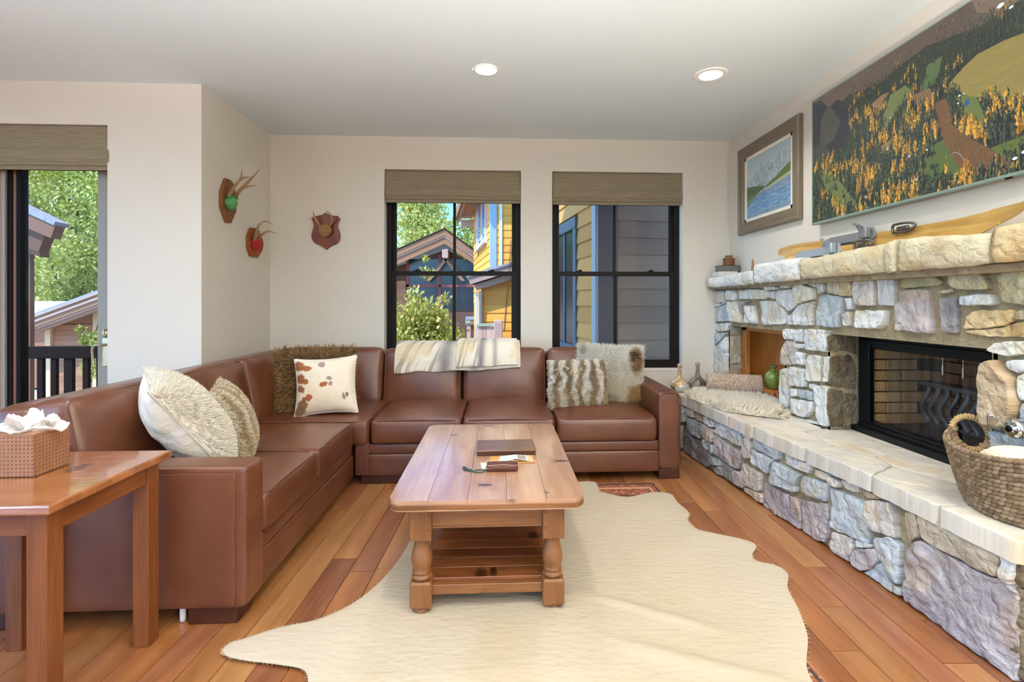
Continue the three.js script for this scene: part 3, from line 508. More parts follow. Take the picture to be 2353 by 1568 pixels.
// log niche lined with knotty wood
{
  const nm = M({ map: wood.niche, roughness: 0.5 }), n = new THREE.Group(); n.name = 'niche'; fire.add(n); const x0 = 2.145, x1 = 2.30, [z0, z1] = NCX;
  part('back_panel', b2(x1, x1 + 0.02, 0.475, 1.05, z0, z1, 0, 'y'), nm, n); part('side_panel', b2(x0, x1, 0.475, 1.05, z0 - 0.02, z0, 0, 'y', [0.3, 0.2]), nm, n); part('side_panel', b2(x0, x1, 0.475, 1.05, z1, z1 + 0.02, 0, 'y', [0.6, 0.1]), nm, n);
  part('top_panel', b2(x0, x1, 1.03, 1.05, z0, z1, 0, 'z'), nm, n); part('floor_panel', b2(x0, x1, 0.535, 0.555, z0, z1, 0, 'z', [0.1, 0.5]), nm, n);
  part('face_frame', [b2(2.125, 2.16, 0.475, 1.045, z0, z0 + 0.075, 0.003, 'y'), b2(2.125, 2.16, 1.005, 1.045, z0, z1, 0.003, 'z'), b2(2.125, 2.16, 0.475, 0.535, z0 + 0.075, z1, 0.003, 'z', [0.2, 0.4]), b2(2.10, 2.165, 0.53, 0.558, z0 + 0.075, z1, 0.006, 'z', [0.5, 0.1])], nm, n);
  const peg = []; for (let k = 0; k < 16; k++) peg.push(at(new THREE.CylinderGeometry(0.0025, 0.0025, 0.004, 6).rotateZ(Math.PI / 2), 2.122, 0.62 + k * 0.022, z0 + 0.052)); part('shelf_pin_hole', peg, mat.dark, n);
}
// firebox
{
  const fb = new THREE.Group(); fb.name = 'firebox'; fire.add(fb); const [z0, z1] = FBX, x0 = 2.19, x1 = 2.62, y0 = HS, y1 = 1.06;
  const iron = M({ color: 0x14171a, roughness: 0.42, metalness: 0.5 }), soot = M({ color: 0x2b211b, roughness: 0.95 });
  part('metal_frame', [b2(x0, x0 + 0.035, y0, y1, z0, z0 + 0.085, 0.004), b2(x0, x0 + 0.035, y0, y1, z1 - 0.085, z1, 0.004), b2(x0, x0 + 0.035, y1 - 0.035, y1, z0, z1, 0.003), b2(x0 - 0.012, x0 + 0.035, y1 - 0.055, y1 - 0.035, z0 + 0.07, z1 - 0.05, 0.003), b2(x0 + 0.004, x0 + 0.035, y1 - 0.085, y1 - 0.055, z0 + 0.07, z1 - 0.05, 0.003), b2(x0 - 0.05, x0 + 0.05, y0, y0 + 0.035, z0, z1, 0.004), b2(x0 - 0.02, x0 + 0.05, y0 + 0.035, y0 + 0.055, z0 + 0.02, z1 - 0.02, 0.003), b2(x0 - 0.004, x0 + 0.05, y0 + 0.055, y0 + 0.07, z0 + 0.05, z1 - 0.05, 0.003)], iron, fb);
  part('firebox_shell', [b2(x1, x1 + 0.03, y0, y1, z0, z1), b2(x0 + 0.03, x1, y1, y1 + 0.03, z0, z1), b2(x0 + 0.03, x1, y0, y0 + 0.04, z0, z1), b2(x0 + 0.03, x1, y0, y1, z0 - 0.002, z0 + 0.024), b2(x0 + 0.03, x1, y0, y1, z1 - 0.024, z1)], soot, fb);
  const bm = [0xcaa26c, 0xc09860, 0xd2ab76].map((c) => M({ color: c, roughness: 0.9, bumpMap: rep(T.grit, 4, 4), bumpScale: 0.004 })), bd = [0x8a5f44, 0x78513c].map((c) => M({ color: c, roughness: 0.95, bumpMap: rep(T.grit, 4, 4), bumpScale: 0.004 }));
  const bh = 0.057, brickG = b2(0, 0.19, 0, bh, 0, 0.03, 0.003), brickB = b2(0, 0.03, 0, bh, 0, 0.19, 0.003), half = b2(0, 0.09, 0, bh, 0, 0.03, 0.003);
  for (let k = 0; k < 8; k++) {
    const y = y0 + 0.045 + k * (bh + 0.008);
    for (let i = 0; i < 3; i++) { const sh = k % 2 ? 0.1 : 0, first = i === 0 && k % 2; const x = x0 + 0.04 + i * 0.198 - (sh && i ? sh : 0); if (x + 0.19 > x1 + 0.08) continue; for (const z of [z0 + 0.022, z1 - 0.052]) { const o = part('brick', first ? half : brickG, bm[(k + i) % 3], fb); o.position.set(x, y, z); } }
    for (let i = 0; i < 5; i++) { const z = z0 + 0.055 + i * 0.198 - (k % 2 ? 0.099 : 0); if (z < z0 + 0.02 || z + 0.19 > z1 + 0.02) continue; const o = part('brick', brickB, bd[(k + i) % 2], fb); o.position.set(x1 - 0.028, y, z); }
  }
  // grate with S-shaped bars
  const bars = [], gx = 2.40; const ironG = M({ color: 0x565a63, roughness: 0.45, metalness: 0.5 });
  for (let k = 0; k < 10; k++) { const z = z0 + 0.30 + k * 0.057, S = []; for (let q = 0; q <= 10; q++) { const u = q / 10; S.push([gx - 0.05 + 0.012 * Math.cos(u * 6.28), mix(0.80, 0.592, u), z + 0.017 * Math.sin(u * 6.6 + 0.3)]); } bars.push(tube(S, 0.0125, 26, 8)); bars.push(tube([[gx - 0.038, 0.592, z + 0.006], [gx + 0.14, 0.582, z]], 0.009, 4, 6)); }
  part('grate', [...bars, b2(gx - 0.066, gx - 0.036, 0.79, 0.812, z0 + 0.27, z0 + 0.85, 0.004), b2(gx - 0.03, gx - 0.012, 0.578, 0.596, z0 + 0.27, z0 + 0.85, 0.003), b2(gx - 0.035, gx - 0.01, y0 + 0.04, 0.6, z0 + 0.31, z0 + 0.335), b2(gx - 0.035, gx - 0.01, y0 + 0.04, 0.6, z0 + 0.78, z0 + 0.805)], ironG, fb);
  // chain mesh curtain in soft pleats, drawn open in the middle, and its two pulls
  const alpha = tex(64, 64, (u, v) => { const a = Math.abs(mod(u + v, 1) - 0.5), b = Math.abs(mod(u - v, 1) - 0.5); return Math.max(1 - sm(0.05, 0.13, a), 1 - sm(0.05, 0.13, b)); }, false);
  const mm = M({ color: 0x54483f, roughness: 0.5, metalness: 0.4, alphaMap: rep(alpha, 150, 150), transparent: true, side: THREE.DoubleSide });
  const curtain = (za, zb) => { const g = new THREE.PlaneGeometry(zb - za, 0.49, 90, 1); g.rotateY(-Math.PI / 2); const p = g.attributes.position; for (let i = 0; i < p.count; i++) { const z = p.getZ(i); p.setX(i, 0.006 * Math.sin(z * 90) + 0.003 * Math.sin(z * 37)); } g.computeVertexNormals(); const uv = g.attributes.uv; for (let i = 0; i < uv.count; i++) uv.setXY(i, p.getZ(i), p.getY(i)); return at(g, 2.235, 0.785, (za + zb) / 2); };
  part('mesh_curtain', [curtain(z0 + 0.16, z0 + 0.57), curtain(z0 + 0.64, z1 - 0.05)], mm, fb);
  for (const z of [z0 + 0.545, z0 + 0.655]) part('curtain_pull', [tube([[2.222, 1.0, z], [2.222, 0.93, z]], 0.0025, 4, 6), tube([[2.222, 0.935, z], [2.222, 0.885, z]], 0.006, 4, 8)], mat.nickel, fb);
}

// ---------- the L-shaped leather sofa ----------
const leather = MP({ map: rep(T.leatherC, 1.3, 1.3), roughness: 0.36, roughnessMap: null, bumpMap: rep(T.leatherB, 1.6, 1.6), bumpScale: 0.0012, clearcoat: 0.5, clearcoatRoughness: 0.34 });
const seam = M({ color: 0x4a2a1e, roughness: 0.5 }), footMat = MP({ map: rep(T.leatherC, 2, 2), color: 0xb09a90, roughness: 0.42 });
{
  const s = thing('sectional_sofa', 'large L-shaped brown leather sofa filling the corner under the windows', 'sofa');
  const add = (n, g, m = leather) => part(n, g, m, s);
  const X0 = -1.97, XF0 = -0.995, ZK = -4.46, ZF = -3.475, ARMR = [1.125, 1.285], ARMZ = [-1.985, -2.14];
  const rot = (g, a, x, y, z) => place(g, [x, y, z], a);
  // rails below the seats: an upper band and a taller lower band
  add('upper_rail', softBox(1.125 + 0.9, 0.07, 0.2, 0.012, [0, 0, 0.004]).translate((1.125 - 0.9) / 2, 0.241, ZF - 0.1));
  add('lower_rail', softBox(1.125 + 0.9, 0.148, 0.2, 0.012, [0, 0, 0.005]).translate((1.125 - 0.9) / 2, 0.132, ZF - 0.094));
  add('upper_rail', softBox(0.2, 0.07, 1.35, 0.012, [0.004, 0, 0]).translate(XF0 - 0.1, 0.241, -2.13 - 0.675));
  add('lower_rail', softBox(0.2, 0.148, 1.35, 0.012, [0.005, 0, 0]).translate(XF0 - 0.094, 0.132, -2.13 - 0.675));
  add('corner_post', softBox(0.10, 0.235, 0.12, 0.014).translate(-0.935, 0.177, ZF - 0.055));
  add('seat_deck', [b2(X0 + 0.05, ARMR[0], 0.08, 0.27, ZK + 0.05, ZF - 0.15), b2(X0 + 0.05, XF0 - 0.15, 0.08, 0.27, ZF - 0.1, ARMZ[0] - 0.05)]);
  // backs
  add('back_frame', softBox(3.21, 0.75, 0.16, 0.06, [0, 0.004, 0.006], [20, 6, 6]).translate(-0.36, 0.435, ZK + 0.03));
  add('back_frame', softBox(0.19, 0.785, 2.44, 0.07, [0.008, 0.004, 0], [8, 6, 20]).translate(X0 + 0.085, 0.4525, -3.22));
  // arms: panel faces with piped borders
  const arm = (w, d, x, z, inX) => {
    const a = add('arm', softBox(w, 0.55, d, 0.022, inX ? [0, 0.006, 0.004] : [0.004, 0.006, 0], [12, 10, 12]).translate(x, 0.335, z));
    return a;
  };
  const armR = arm(0.16, 0.98, 1.205, (ZK + ZF) / 2 - 0.01, false), armL = arm(0.985, 0.155, (X0 + XF0) / 2 + 0.012, -2.063, true);
  const rim = (pts, r = 0.0045) => tube(pts, r, 90, 6, null, true);
  const rr = (a, b, c, d, f) => { const q = []; for (const [u, v, s0] of [[b - 0.03, d, 1], [b, d - 0.03, 1], [b, c + 0.03, 1], [b - 0.03, c, 1], [a + 0.03, c, 1], [a, c + 0.03, 1], [a, d - 0.03, 1], [a + 0.03, d, 1]]) q.push(f(u, v)); const o = []; for (let i = 0; i < q.length; i++) { const n = q[(i + 1) % q.length]; for (let k = 0; k < 3; k++) o.push(q[i].map((t, j) => mix(t, n[j], k / 3))); } return o; };
  part('piping', [rim(rr(X0 + 0.035, XF0 - 0.035, 0.085, 0.575, (u, v) => [u, v, -1.986])), rim(rr(X0 + 0.035, XF0 - 0.035, 0.085, 0.575, (u, v) => [u, v, -2.140]))], seam, armL);
  part('end_panel', softBox(0.93, 0.515, 0.012, 0.005, [0, 0, 0.004], [10, 8, 2]).translate((X0 + XF0) / 2 + 0.0, 0.33, -1.983), leather, armL);
  part('piping', [rim(rr(1.285 - 0.155, 1.28, 0.07, 0.605, (u, v) => [u, v, ZF - 0.006]), 0.003)], seam, armR);
  // feet
  for (const [x0, x1, z0, z1] of [[1.13, 1.28, -3.6, -3.485], [-0.945, -0.66, -3.6, -3.49], [-1.2, -1.015, -2.12, -1.995], [-1.95, -1.75, -2.12, -1.995], [-1.95, -1.80, -4.44, -4.3], [1.13, 1.28, -4.44, -4.3]]) add('foot', b2(x0, x1, 0.001, 0.066, z0, z1, 0.004), footMat);
  part('glide', at(lathe([[0, 0.001], [0.010, 0.001], [0.011, 0.012], [0.011, 0.07], [0, 0.07]], 16), -1.235, 0, -2.02), mat.white, s, 'small white plastic glide');
  // seat cushions with a piped top edge
  const seat = (w, d, x, z, front, sd) => {
    const h = 0.165, c = add('seat_cushion', softBox(w, h, d, 0.032, [0.004, 0.032, 0.004], [18, 6, 18], 0.0022, sd).translate(x, 0.36, z));
    const e = 0.011, yy = 0.36 + h / 2 - e * 0.6, P = [[x - w / 2 + e, z + d / 2 - e], [x + w / 2 - e, z + d / 2 - e], [x + w / 2 - e, z - d / 2 + e], [x - w / 2 + e, z - d / 2 + e]], pts = [];
    for (let i = 0; i < 4; i++) for (let k = 0; k < 8; k++) { const a = P[i], b = P[(i + 1) % 4], t = (k + 0.5) / 8; pts.push([mix(a[0], b[0], t), yy + 0.004 * Math.sin(t * 3.1416), mix(a[1], b[1], t)]); }
    part('piping', tube(pts, 0.004, 100, 6, null, true), leather, c);
  };
  seat(0.622, 0.93, -0.565, ZF - 0.435, 0, 1); seat(0.642, 0.93, 0.072, ZF - 0.435, 0, 2); seat(0.706, 0.93, 0.757, ZF - 0.435, 0, 3);
  seat(0.93, 0.618, -1.44, -2.456, 1, 4); seat(0.93, 0.640, -1.44, -3.092, 1, 5); seat(1.02, 0.93, -1.395, -3.895, 1, 6);
  // back cushions, leaning, plump, gathered at the top seam
  const back = (w, x, z, yaw, sd, h = 0.47) => {
    const g = softBox(w, h, 0.20, 0.05, [0.004, 0.012, 0.05], [18, 14, 8], 0.004, sd * 3.3), c = add('back_cushion', place(g, [x, 0.625, z], [-0.20, yaw, 0]));
    const pts = [], q = V(0, 0, 0), e = new THREE.Euler(-0.20, yaw, 0, 'YXZ');
    for (const [a, b] of [[-1, -1], [-1, 1], [1, 1], [1, -1]]) { const nx = [[-1, 1], [1, 1], [1, -1], [-1, -1]][[[-1, -1], [-1, 1], [1, 1], [1, -1]].findIndex((k) => k[0] === a && k[1] === b)]; for (let k = 0; k < 10; k++) { const t = (k + 0.5) / 10, u = mix(a, nx[0], t), v = mix(b, nx[1], t); q.set(u * (w / 2 - 0.014), v * (h / 2 - 0.014), 0.083).applyEuler(e); pts.push([q.x + x, q.y + 0.625, q.z + z]); } }
    part('piping', tube(pts, 0.004, 120, 6, null, true), leather, c);
    return c;
  };
  back(0.635, -0.628, -4.235, 0, 1); back(0.685, 0.05, -4.235, 0, 2); back(0.70, 0.755, -4.235, 0, 3);
  back(0.86, -1.385, -4.24, 0, 4, 0.48);
  const HP = Math.PI / 2;
  back(0.70, -1.745, -2.40, HP, 5, 0.47); back(0.66, -1.745, -3.085, HP, 6, 0.47); back(0.72, -1.745, -3.775, HP, 7, 0.48);
}

// ---------- cushions on the sofa ----------
function pillowGeo(w, h, t, pinch = 0.06, wr = 0.004, seed = 0, n = 26) {
  const sides = [1, -1].map((s) => {
    const g = new THREE.PlaneGeometry(2, 2, n, n), p = g.attributes.position;
    for (let i = 0; i < p.count; i++) {
      const u = p.getX(i), v = p.getY(i), e = Math.pow(Math.max(0, (1 - Math.pow(Math.abs(u), 2.6)) * (1 - Math.pow(Math.abs(v), 2.6))), 0.62);
      const x = u * w / 2 * (1 - pinch * (1 - v * v) * Math.abs(u)), y = v * h / 2 * (1 - pinch * (1 - u * u) * Math.abs(v)), r = N3(x * 9 + seed, y * 9, s * 3) * wr * 1.6 + N3(x * 25, y * 14 + seed, s) * wr;
      p.setXYZ(i, x, y, s * (t / 2 * e + r * Math.min(1, e * 2) + 0.002));
    }
    if (s < 0) { const ix = g.index.array; for (let i = 0; i < ix.length; i += 3) { const q = ix[i]; ix[i] = ix[i + 1]; ix[i + 1] = q; } }
    g.computeVertexNormals(); return g;
  });
  return sides;
}
const bez = (t) => t;
function pillowSpot(w, h, t, pinch, both = false) {                // a point on a cushion's surface with its normal
  return (r) => {
    const u = r() * 2 - 1, v = r() * 2 - 1, s = both && r() < 0.5 ? -1 : 1, f = (a, b) => { const e = Math.pow(Math.max(0, (1 - Math.pow(Math.abs(a), 2.6)) * (1 - Math.pow(Math.abs(b), 2.6))), 0.62); return V(a * w / 2 * (1 - pinch * (1 - b * b) * Math.abs(a)), b * h / 2 * (1 - pinch * (1 - a * a) * Math.abs(b)), s * t / 2 * e); };
    const p = f(u, v), d = 0.02, du = f(Math.min(0.999, u + d), v).sub(f(Math.max(-0.999, u - d), v)), dv = f(u, Math.min(0.999, v + d)).sub(f(u, Math.max(-0.999, v - d))), n = du.cross(dv).normalize(); if (n.z * s < 0) n.negate();
    return [p, n, u, v, s];
  };
}
function cushion(name, label, pos, rot, w, h, t, front, backM, o = {}) {
  const c = thing(name, label, 'cushion', pos); c.rotation.order = 'YXZ'; c.rotation.set(...rot);
  const [f, b] = pillowGeo(w, h, t, o.pinch ?? 0.06, o.wr ?? 0.004, o.seed ?? 1);
  part('front_cover', f, front, c); part('back_cover', b, backM, c);
  const k = 1 - (o.pinch ?? 0.06) , pts = []; for (let i = 0; i < 48; i++) { const a = i / 48 * 8; const q = Math.floor(a / 2), s = (a % 2) - 1, [u, v] = [[s, 1], [1, -s], [-s, -1], [-1, s]][q], pin = o.pinch ?? 0.06; pts.push([u * w / 2 * (1 - pin * (1 - v * v) * Math.abs(u)), v * h / 2 * (1 - pin * (1 - u * u) * Math.abs(v)), 0]); }
  part('seam', tube(pts, o.seam ?? 0.003, 96, 5, null, true), backM, c);
  return c;
}
const furMat = MP({ color: 0xffffff, roughness: 0.9, transmission: 0, thickness: 0 }), ivory = M({ color: 0xe9e2d6, roughness: 0.9, bumpMap: T.soft, bumpScale: 0.004 });
const paint = (f) => tex(512, 512, f);
// spotted cowhide cushion
const spots = [[0.06, 0.86, 0.12, 0.10, 0], [0.20, 0.82, 0.10, 0.06, 0], [0.46, 0.88, 0.06, 0.06, 1], [0.10, 0.63, 0.09, 0.09, 0], [0.18, 0.58, 0.06, 0.05, 0], [0.09, 0.47, 0.06, 0.06, 2], [0.15, 0.44, 0.04, 0.05, 0], [0.58, 0.60, 0.055, 0.035, 3], [0.60, 0.51, 0.04, 0.04, 3], [0.49, 0.51, 0.07, 0.045, 0], [0.24, 0.31, 0.06, 0.055, 4], [0.15, 0.28, 0.05, 0.05, 2], [0.13, 0.19, 0.10, 0.10, 2], [0.08, 0.08, 0.11, 0.09, 2], [0.80, 0.29, 0.03, 0.06, 3], [0.86, 0.32, 0.025, 0.05, 2]];
const spotCol = [[0.60, 0.33, 0.18], [0.62, 0.52, 0.50], [0.50, 0.36, 0.24], [0.58, 0.50, 0.43], [0.64, 0.30, 0.20]];
const cowTex = paint((u, v) => { let c = mixc([0.90, 0.84, 0.73], [0.94, 0.90, 0.84], fbm(u, v, 4, 4, 7)); const du = (fbm(u, v, 9, 9, 3) - 0.5) * 0.06, dv = (fbm(u, v, 9, 9, 6) - 0.5) * 0.06; for (const [a, b, rx, ry, k] of spots) { const e = Math.hypot((u + du - a) / rx, (v + dv - b) / ry); c = mixc(c, spotCol[k], 0.92 * (1 - sm(0.72, 1.12, e + (fbm(u, v, 60, 60, 5, 2) - 0.5) * 0.35))); } return c; });
cushion('cowhide_cushion', 'square white cowhide cushion with rust-brown spots in the sofa corner', [-1.225, 0.655, -3.62], [-0.24, 0.16, 0.05], 0.425, 0.41, 0.16, M({ map: cowTex, roughness: 0.8, bumpMap: rep(T.hair, 2, 1), bumpScale: 0.002 }), ivory, { pinch: 0.09, wr: 0.003, seed: 4 });
// long-haired brown cushion behind it
{
  const brown = M({ color: 0x7a5a38, roughness: 0.95 }), c = cushion('shaggy_cushion', 'shaggy long-haired brown cushion behind the spotted cowhide one', [-1.37, 0.66, -3.80], [-0.26, 0.30, 0.0], 0.52, 0.44, 0.16, brown, brown, { seed: 9, pinch: 0.04 }), sp = pillowSpot(0.52, 0.44, 0.16, 0.04);
  fur(c, 7000, 0.055, (r) => { const [p, n, u, v] = sp(r), k = r(), edge = Math.max(Math.abs(u), Math.abs(v)); return [p, n.multiplyScalar(0.5).add(V(u * 0.9 + (r() - 0.5) * 0.7, v * 0.55 - 0.35 + (edge > 0.85 && v > 0.5 ? 0.9 : 0) + (r() - 0.5) * 0.5, 0.25)), 0.045 + 0.035 * r(), mixc(mixc([0.46, 0.33, 0.19], [0.74, 0.60, 0.41], k), [0.33, 0.22, 0.12], 0.35 * Math.max(0, N3(u * 4, v * 4, 2)))]; }, furMat, 71);
}
// striped rabbit-fur cushion and the big cream fur one on the right
const rabbit = (u, v) => { const s = Math.sin(u * 31 + 2.2 * N3(u * 3, v * 3, 1)) + 0.9 * N3(u * 6, v * 4, 3), w = sm(-0.5, 0.5, s); let c = mixc([0.62, 0.53, 0.41], [0.94, 0.92, 0.88], w); return mixc(c, [0.74, 0.62, 0.44], 0.65 * sm(0.6, 0.1, v) * (1 - 0.5 * w)); };
{
  const base = M({ color: 0xb9a88e, roughness: 0.95 }), c = cushion('rabbit_fur_cushion', 'grey and cream striped rabbit fur cushion on the right of the sofa', [0.60, 0.615, -3.84], [-0.22, -0.06, 0.01], 0.45, 0.37, 0.15, base, ivory, { seed: 12, pinch: 0.03, wr: 0.008 }), sp = pillowSpot(0.45, 0.37, 0.15, 0.03);
  fur(c, 13000, 0.095, (r) => { const [p, n, u, v] = sp(r), a = N3(u * 5, v * 5, 4) * 1.2, k = (r() - 0.5) * 0.13; return [p, n.add(V(Math.cos(a * 3) * 0.8, -0.55 + Math.sin(a * 3) * 0.5, (r() - 0.5) * 0.6)), 0.016 + 0.012 * r(), rabbit(u * 0.5 + 0.5, v * 0.5 + 0.5).map((x) => cl(x + k))]; }, furMat, 72);
}
{
  const col = (u, v) => { let c = mixc([0.93, 0.91, 0.87], [0.89, 0.83, 0.72], sm(0.8, 0.2, v)); const b = (a, d, e, f, k, t) => { c = mixc(c, k, t * (1 - sm(0.5, 1.1, Math.hypot((u - a) / e, (v - d) / f) + 0.25 * N3(u * 8, v * 8, 5)))); }; b(0.87, 0.74, 0.13, 0.24, [0.56, 0.40, 0.22], 0.95); b(0.83, 0.80, 0.09, 0.10, [0.33, 0.25, 0.19], 0.8); b(0.90, 0.18, 0.2, 0.22, [0.68, 0.51, 0.29], 0.9); b(0.9, 0.05, 0.2, 0.07, [0.42, 0.32, 0.2], 0.7); b(0.09, 0.9, 0.06, 0.1, [0.66, 0.62, 0.56], 0.6); b(0.35, 0.1, 0.3, 0.15, [0.64, 0.56, 0.42], 0.6); return c; };  // last patch paints in the shade of the cushion in front
  const base = M({ color: 0xd9cdb8, roughness: 0.95 }), c = cushion('fur_cushion', 'large cream fur cushion with brown patches against the right sofa arm', [0.895, 0.665, -4.0], [-0.2, -0.10, -0.03], 0.53, 0.48, 0.17, base, ivory, { seed: 15, pinch: 0.05 }), sp = pillowSpot(0.53, 0.48, 0.17, 0.05);
  fur(c, 14000, 0.075, (r) => { const [p, n, u, v] = sp(r), k = (r() - 0.5) * 0.1; return [p, n.multiplyScalar(0.8).add(V((r() - 0.3) * 0.7 + u * 0.4, -0.35 + v * 0.5 + (r() - 0.5) * 0.5, 0)), 0.02 + 0.014 * r(), col(u * 0.5 + 0.5, v * 0.5 + 0.5).map((x) => cl(x + k))]; }, furMat, 73);
}
// white hide cushion with a furry front, leaning by the near arm
{
  const hide = M({ map: tex(256, 256, (u, v) => mixc([0.87, 0.82, 0.72], [0.96, 0.94, 0.90], cl(fbm(u, v, 4, 4, 9) * 1.5 - 0.2))), roughness: 0.85, bumpMap: rep(T.soft, 2, 2), bumpScale: 0.012 }), c = cushion('white_fur_cushion', 'plump white fur cushion behind the near sofa arm at left', [-1.43, 0.705, -2.36], [-0.62, 2.15, 0.10], 0.50, 0.50, 0.24, M({ color: 0xe6ddcf, roughness: 0.9 }), hide, { seed: 18, pinch: 0.05, wr: 0.006, seam: 0.006 }), sp = pillowSpot(0.50, 0.50, 0.24, 0.05);
  fur(c, 13000, 0.085, (r) => { const [p, n, u, v] = sp(r), k = (r() - 0.5) * 0.08; return [p, n.add(V((r() - 0.5) * 0.9, -0.2 + (r() - 0.5) * 0.8, 0)), 0.018 + 0.012 * r(), [0.94 + k, 0.91 + k, 0.85 + k]]; }, furMat, 74);
}
{
  const suede = M({ color: 0x8b6b45, roughness: 0.9, bumpMap: rep(tex(256, 256, (u, v) => fbm(u, v, 2, 9, 66, 4), false), 1, 1), bumpScale: 0.03 }), c = cushion('suede_backed_cushion', 'rabbit fur cushion with a brown suede back, next to the white one', [-1.375, 0.635, -2.62], [-0.36, 1.95, 0.05], 0.42, 0.40, 0.19, M({ color: 0xb7a58a, roughness: 0.95 }), suede, { seed: 21, pinch: 0.04, wr: 0.008 }), sp = pillowSpot(0.42, 0.40, 0.19, 0.04);
  fur(c, 10000, 0.095, (r) => { const [p, n, u, v] = sp(r), k = (r() - 0.5) * 0.12; return [p, n.add(V((r() - 0.5) * 1.1, -0.3 + (r() - 0.5) * 0.7, 0)), 0.016 + 0.012 * r(), mixc(rabbit(u * 0.5 + 0.5, v * 0.5 + 0.5), [0.82, 0.74, 0.6], 0.4).map((x) => cl(x + k))]; }, furMat, 75);
}
// folded goat hide over the sofa back
{
  const streak = tex(512, 256, (u, v) => { let c = [0.90, 0.87, 0.80]; const g = fbm(u + v * 0.3, v, 44, 3, 41, 3), left = 1 - sm(0.32, 0.40, u); c = mixc(c, [0.45, 0.40, 0.34], left * 0.5 * sm(0.52, 0.75, g)); const m = Math.exp(-Math.pow((u - 0.44 + 0.1 * (v - 0.5)) / 0.06, 2)) + 0.55 * Math.exp(-Math.pow((u - 0.63) / 0.04, 2)); c = mixc(c, [0.42, 0.40, 0.40], cl(m * 0.9 * (0.5 + 0.7 * fbm(u, v, 12, 6, 43)))); c = mixc(c, [0.80, 0.70, 0.52], 0.5 * sm(0.55, 0.75, fbm(u, v, 5, 4, 47))); return c; });
  const m = M({ map: streak, roughness: 0.85, bumpMap: rep(T.hair, 1, 2), bumpScale: 0.003 }), t = thing('hide_throw', 'folded pale goat hide with grey streaks draped over the sofa back', 'throw', [-0.345, 0, -4.28]);
  const layer = (w, th, off, x, drop, seed) => {
    const path = [[-0.14, 0.62], [-0.135, 0.76], [-0.11, 0.855], [-0.05, 0.882], [0.02, 0.880], [0.09, 0.858], [0.140, 0.80], [0.162, 0.70 - drop]], crv = new THREE.CatmullRomCurve3(path.map(([z, y]) => V(0, y, z))), n = 30, k = 26, pos = [], uv = [], idx = [];
    for (let s = 0; s < 2; s++) for (let i = 0; i <= n; i++) { const q = crv.getPointAt(i / n), d = crv.getTangentAt(i / n), nx = V(0, -d.z, d.y); if (nx.y < 0 && i < n * 0.75) nx.negate(); const nn = V(0, d.z, -d.y); const side = nn.z + nn.y > 0 ? nn : nn.negate(); for (let j = 0; j <= k; j++) { const u = j / k, x0 = (u - 0.5) * w, e = N3(x0 * 5 + seed, i * 0.22, s) * 0.006, h = off + (s ? th : 0) + e, dip = i === n ? 0.018 * N3(x0 * 6 + seed, 1, 2) - 0.03 * (u - 0.5) * -1 : 0; pos.push(x + x0, q.y + side.y * h - 0.0 + dip, q.z + side.z * h); uv.push(u, i / n); } }
    const A = (s, i, j) => s * (n + 1) * (k + 1) + i * (k + 1) + j; for (let s = 0; s < 2; s++) for (let i = 0; i < n; i++) for (let j = 0; j < k; j++) { const a = A(s, i, j), b = A(s, i, j + 1), c = A(s, i + 1, j), d = A(s, i + 1, j + 1); s ? idx.push(a, c, b, b, c, d) : idx.push(a, b, c, b, d, c); }
    const edge = (f) => { for (let q = 0; q < f.length - 1; q++) { const [a0, a1] = f[q], [c0, c1] = f[q + 1]; idx.push(a0, c0, a1, c0, c1, a1); } };
    edge(Array.from({ length: n + 1 }, (_, i) => [A(0, i, 0), A(1, i, 0)])); edge(Array.from({ length: n + 1 }, (_, i) => [A(1, i, k), A(0, i, k)])); edge(Array.from({ length: k + 1 }, (_, j) => [A(0, n, j), A(1, n, j)])); edge(Array.from({ length: k + 1 }, (_, j) => [A(1, 0, j), A(0, 0, j)]));
    const g = new THREE.BufferGeometry(); g.setAttribute('position', new THREE.Float32BufferAttribute(pos, 3)); g.setAttribute('uv', new THREE.Float32BufferAttribute(uv, 2)); g.setIndex(idx); g.computeVertexNormals(); return g;
  };
  m.side = THREE.DoubleSide;
  part('fold', layer(0.99, 0.012, 0.008, 0.0, -0.005, 1), m, t); part('fold', layer(1.02, 0.012, 0.026, 0.012, 0.012, 5), m, t); part('fold', layer(0.50, 0.011, 0.044, 0.25, -0.012, 9), m, t);
}

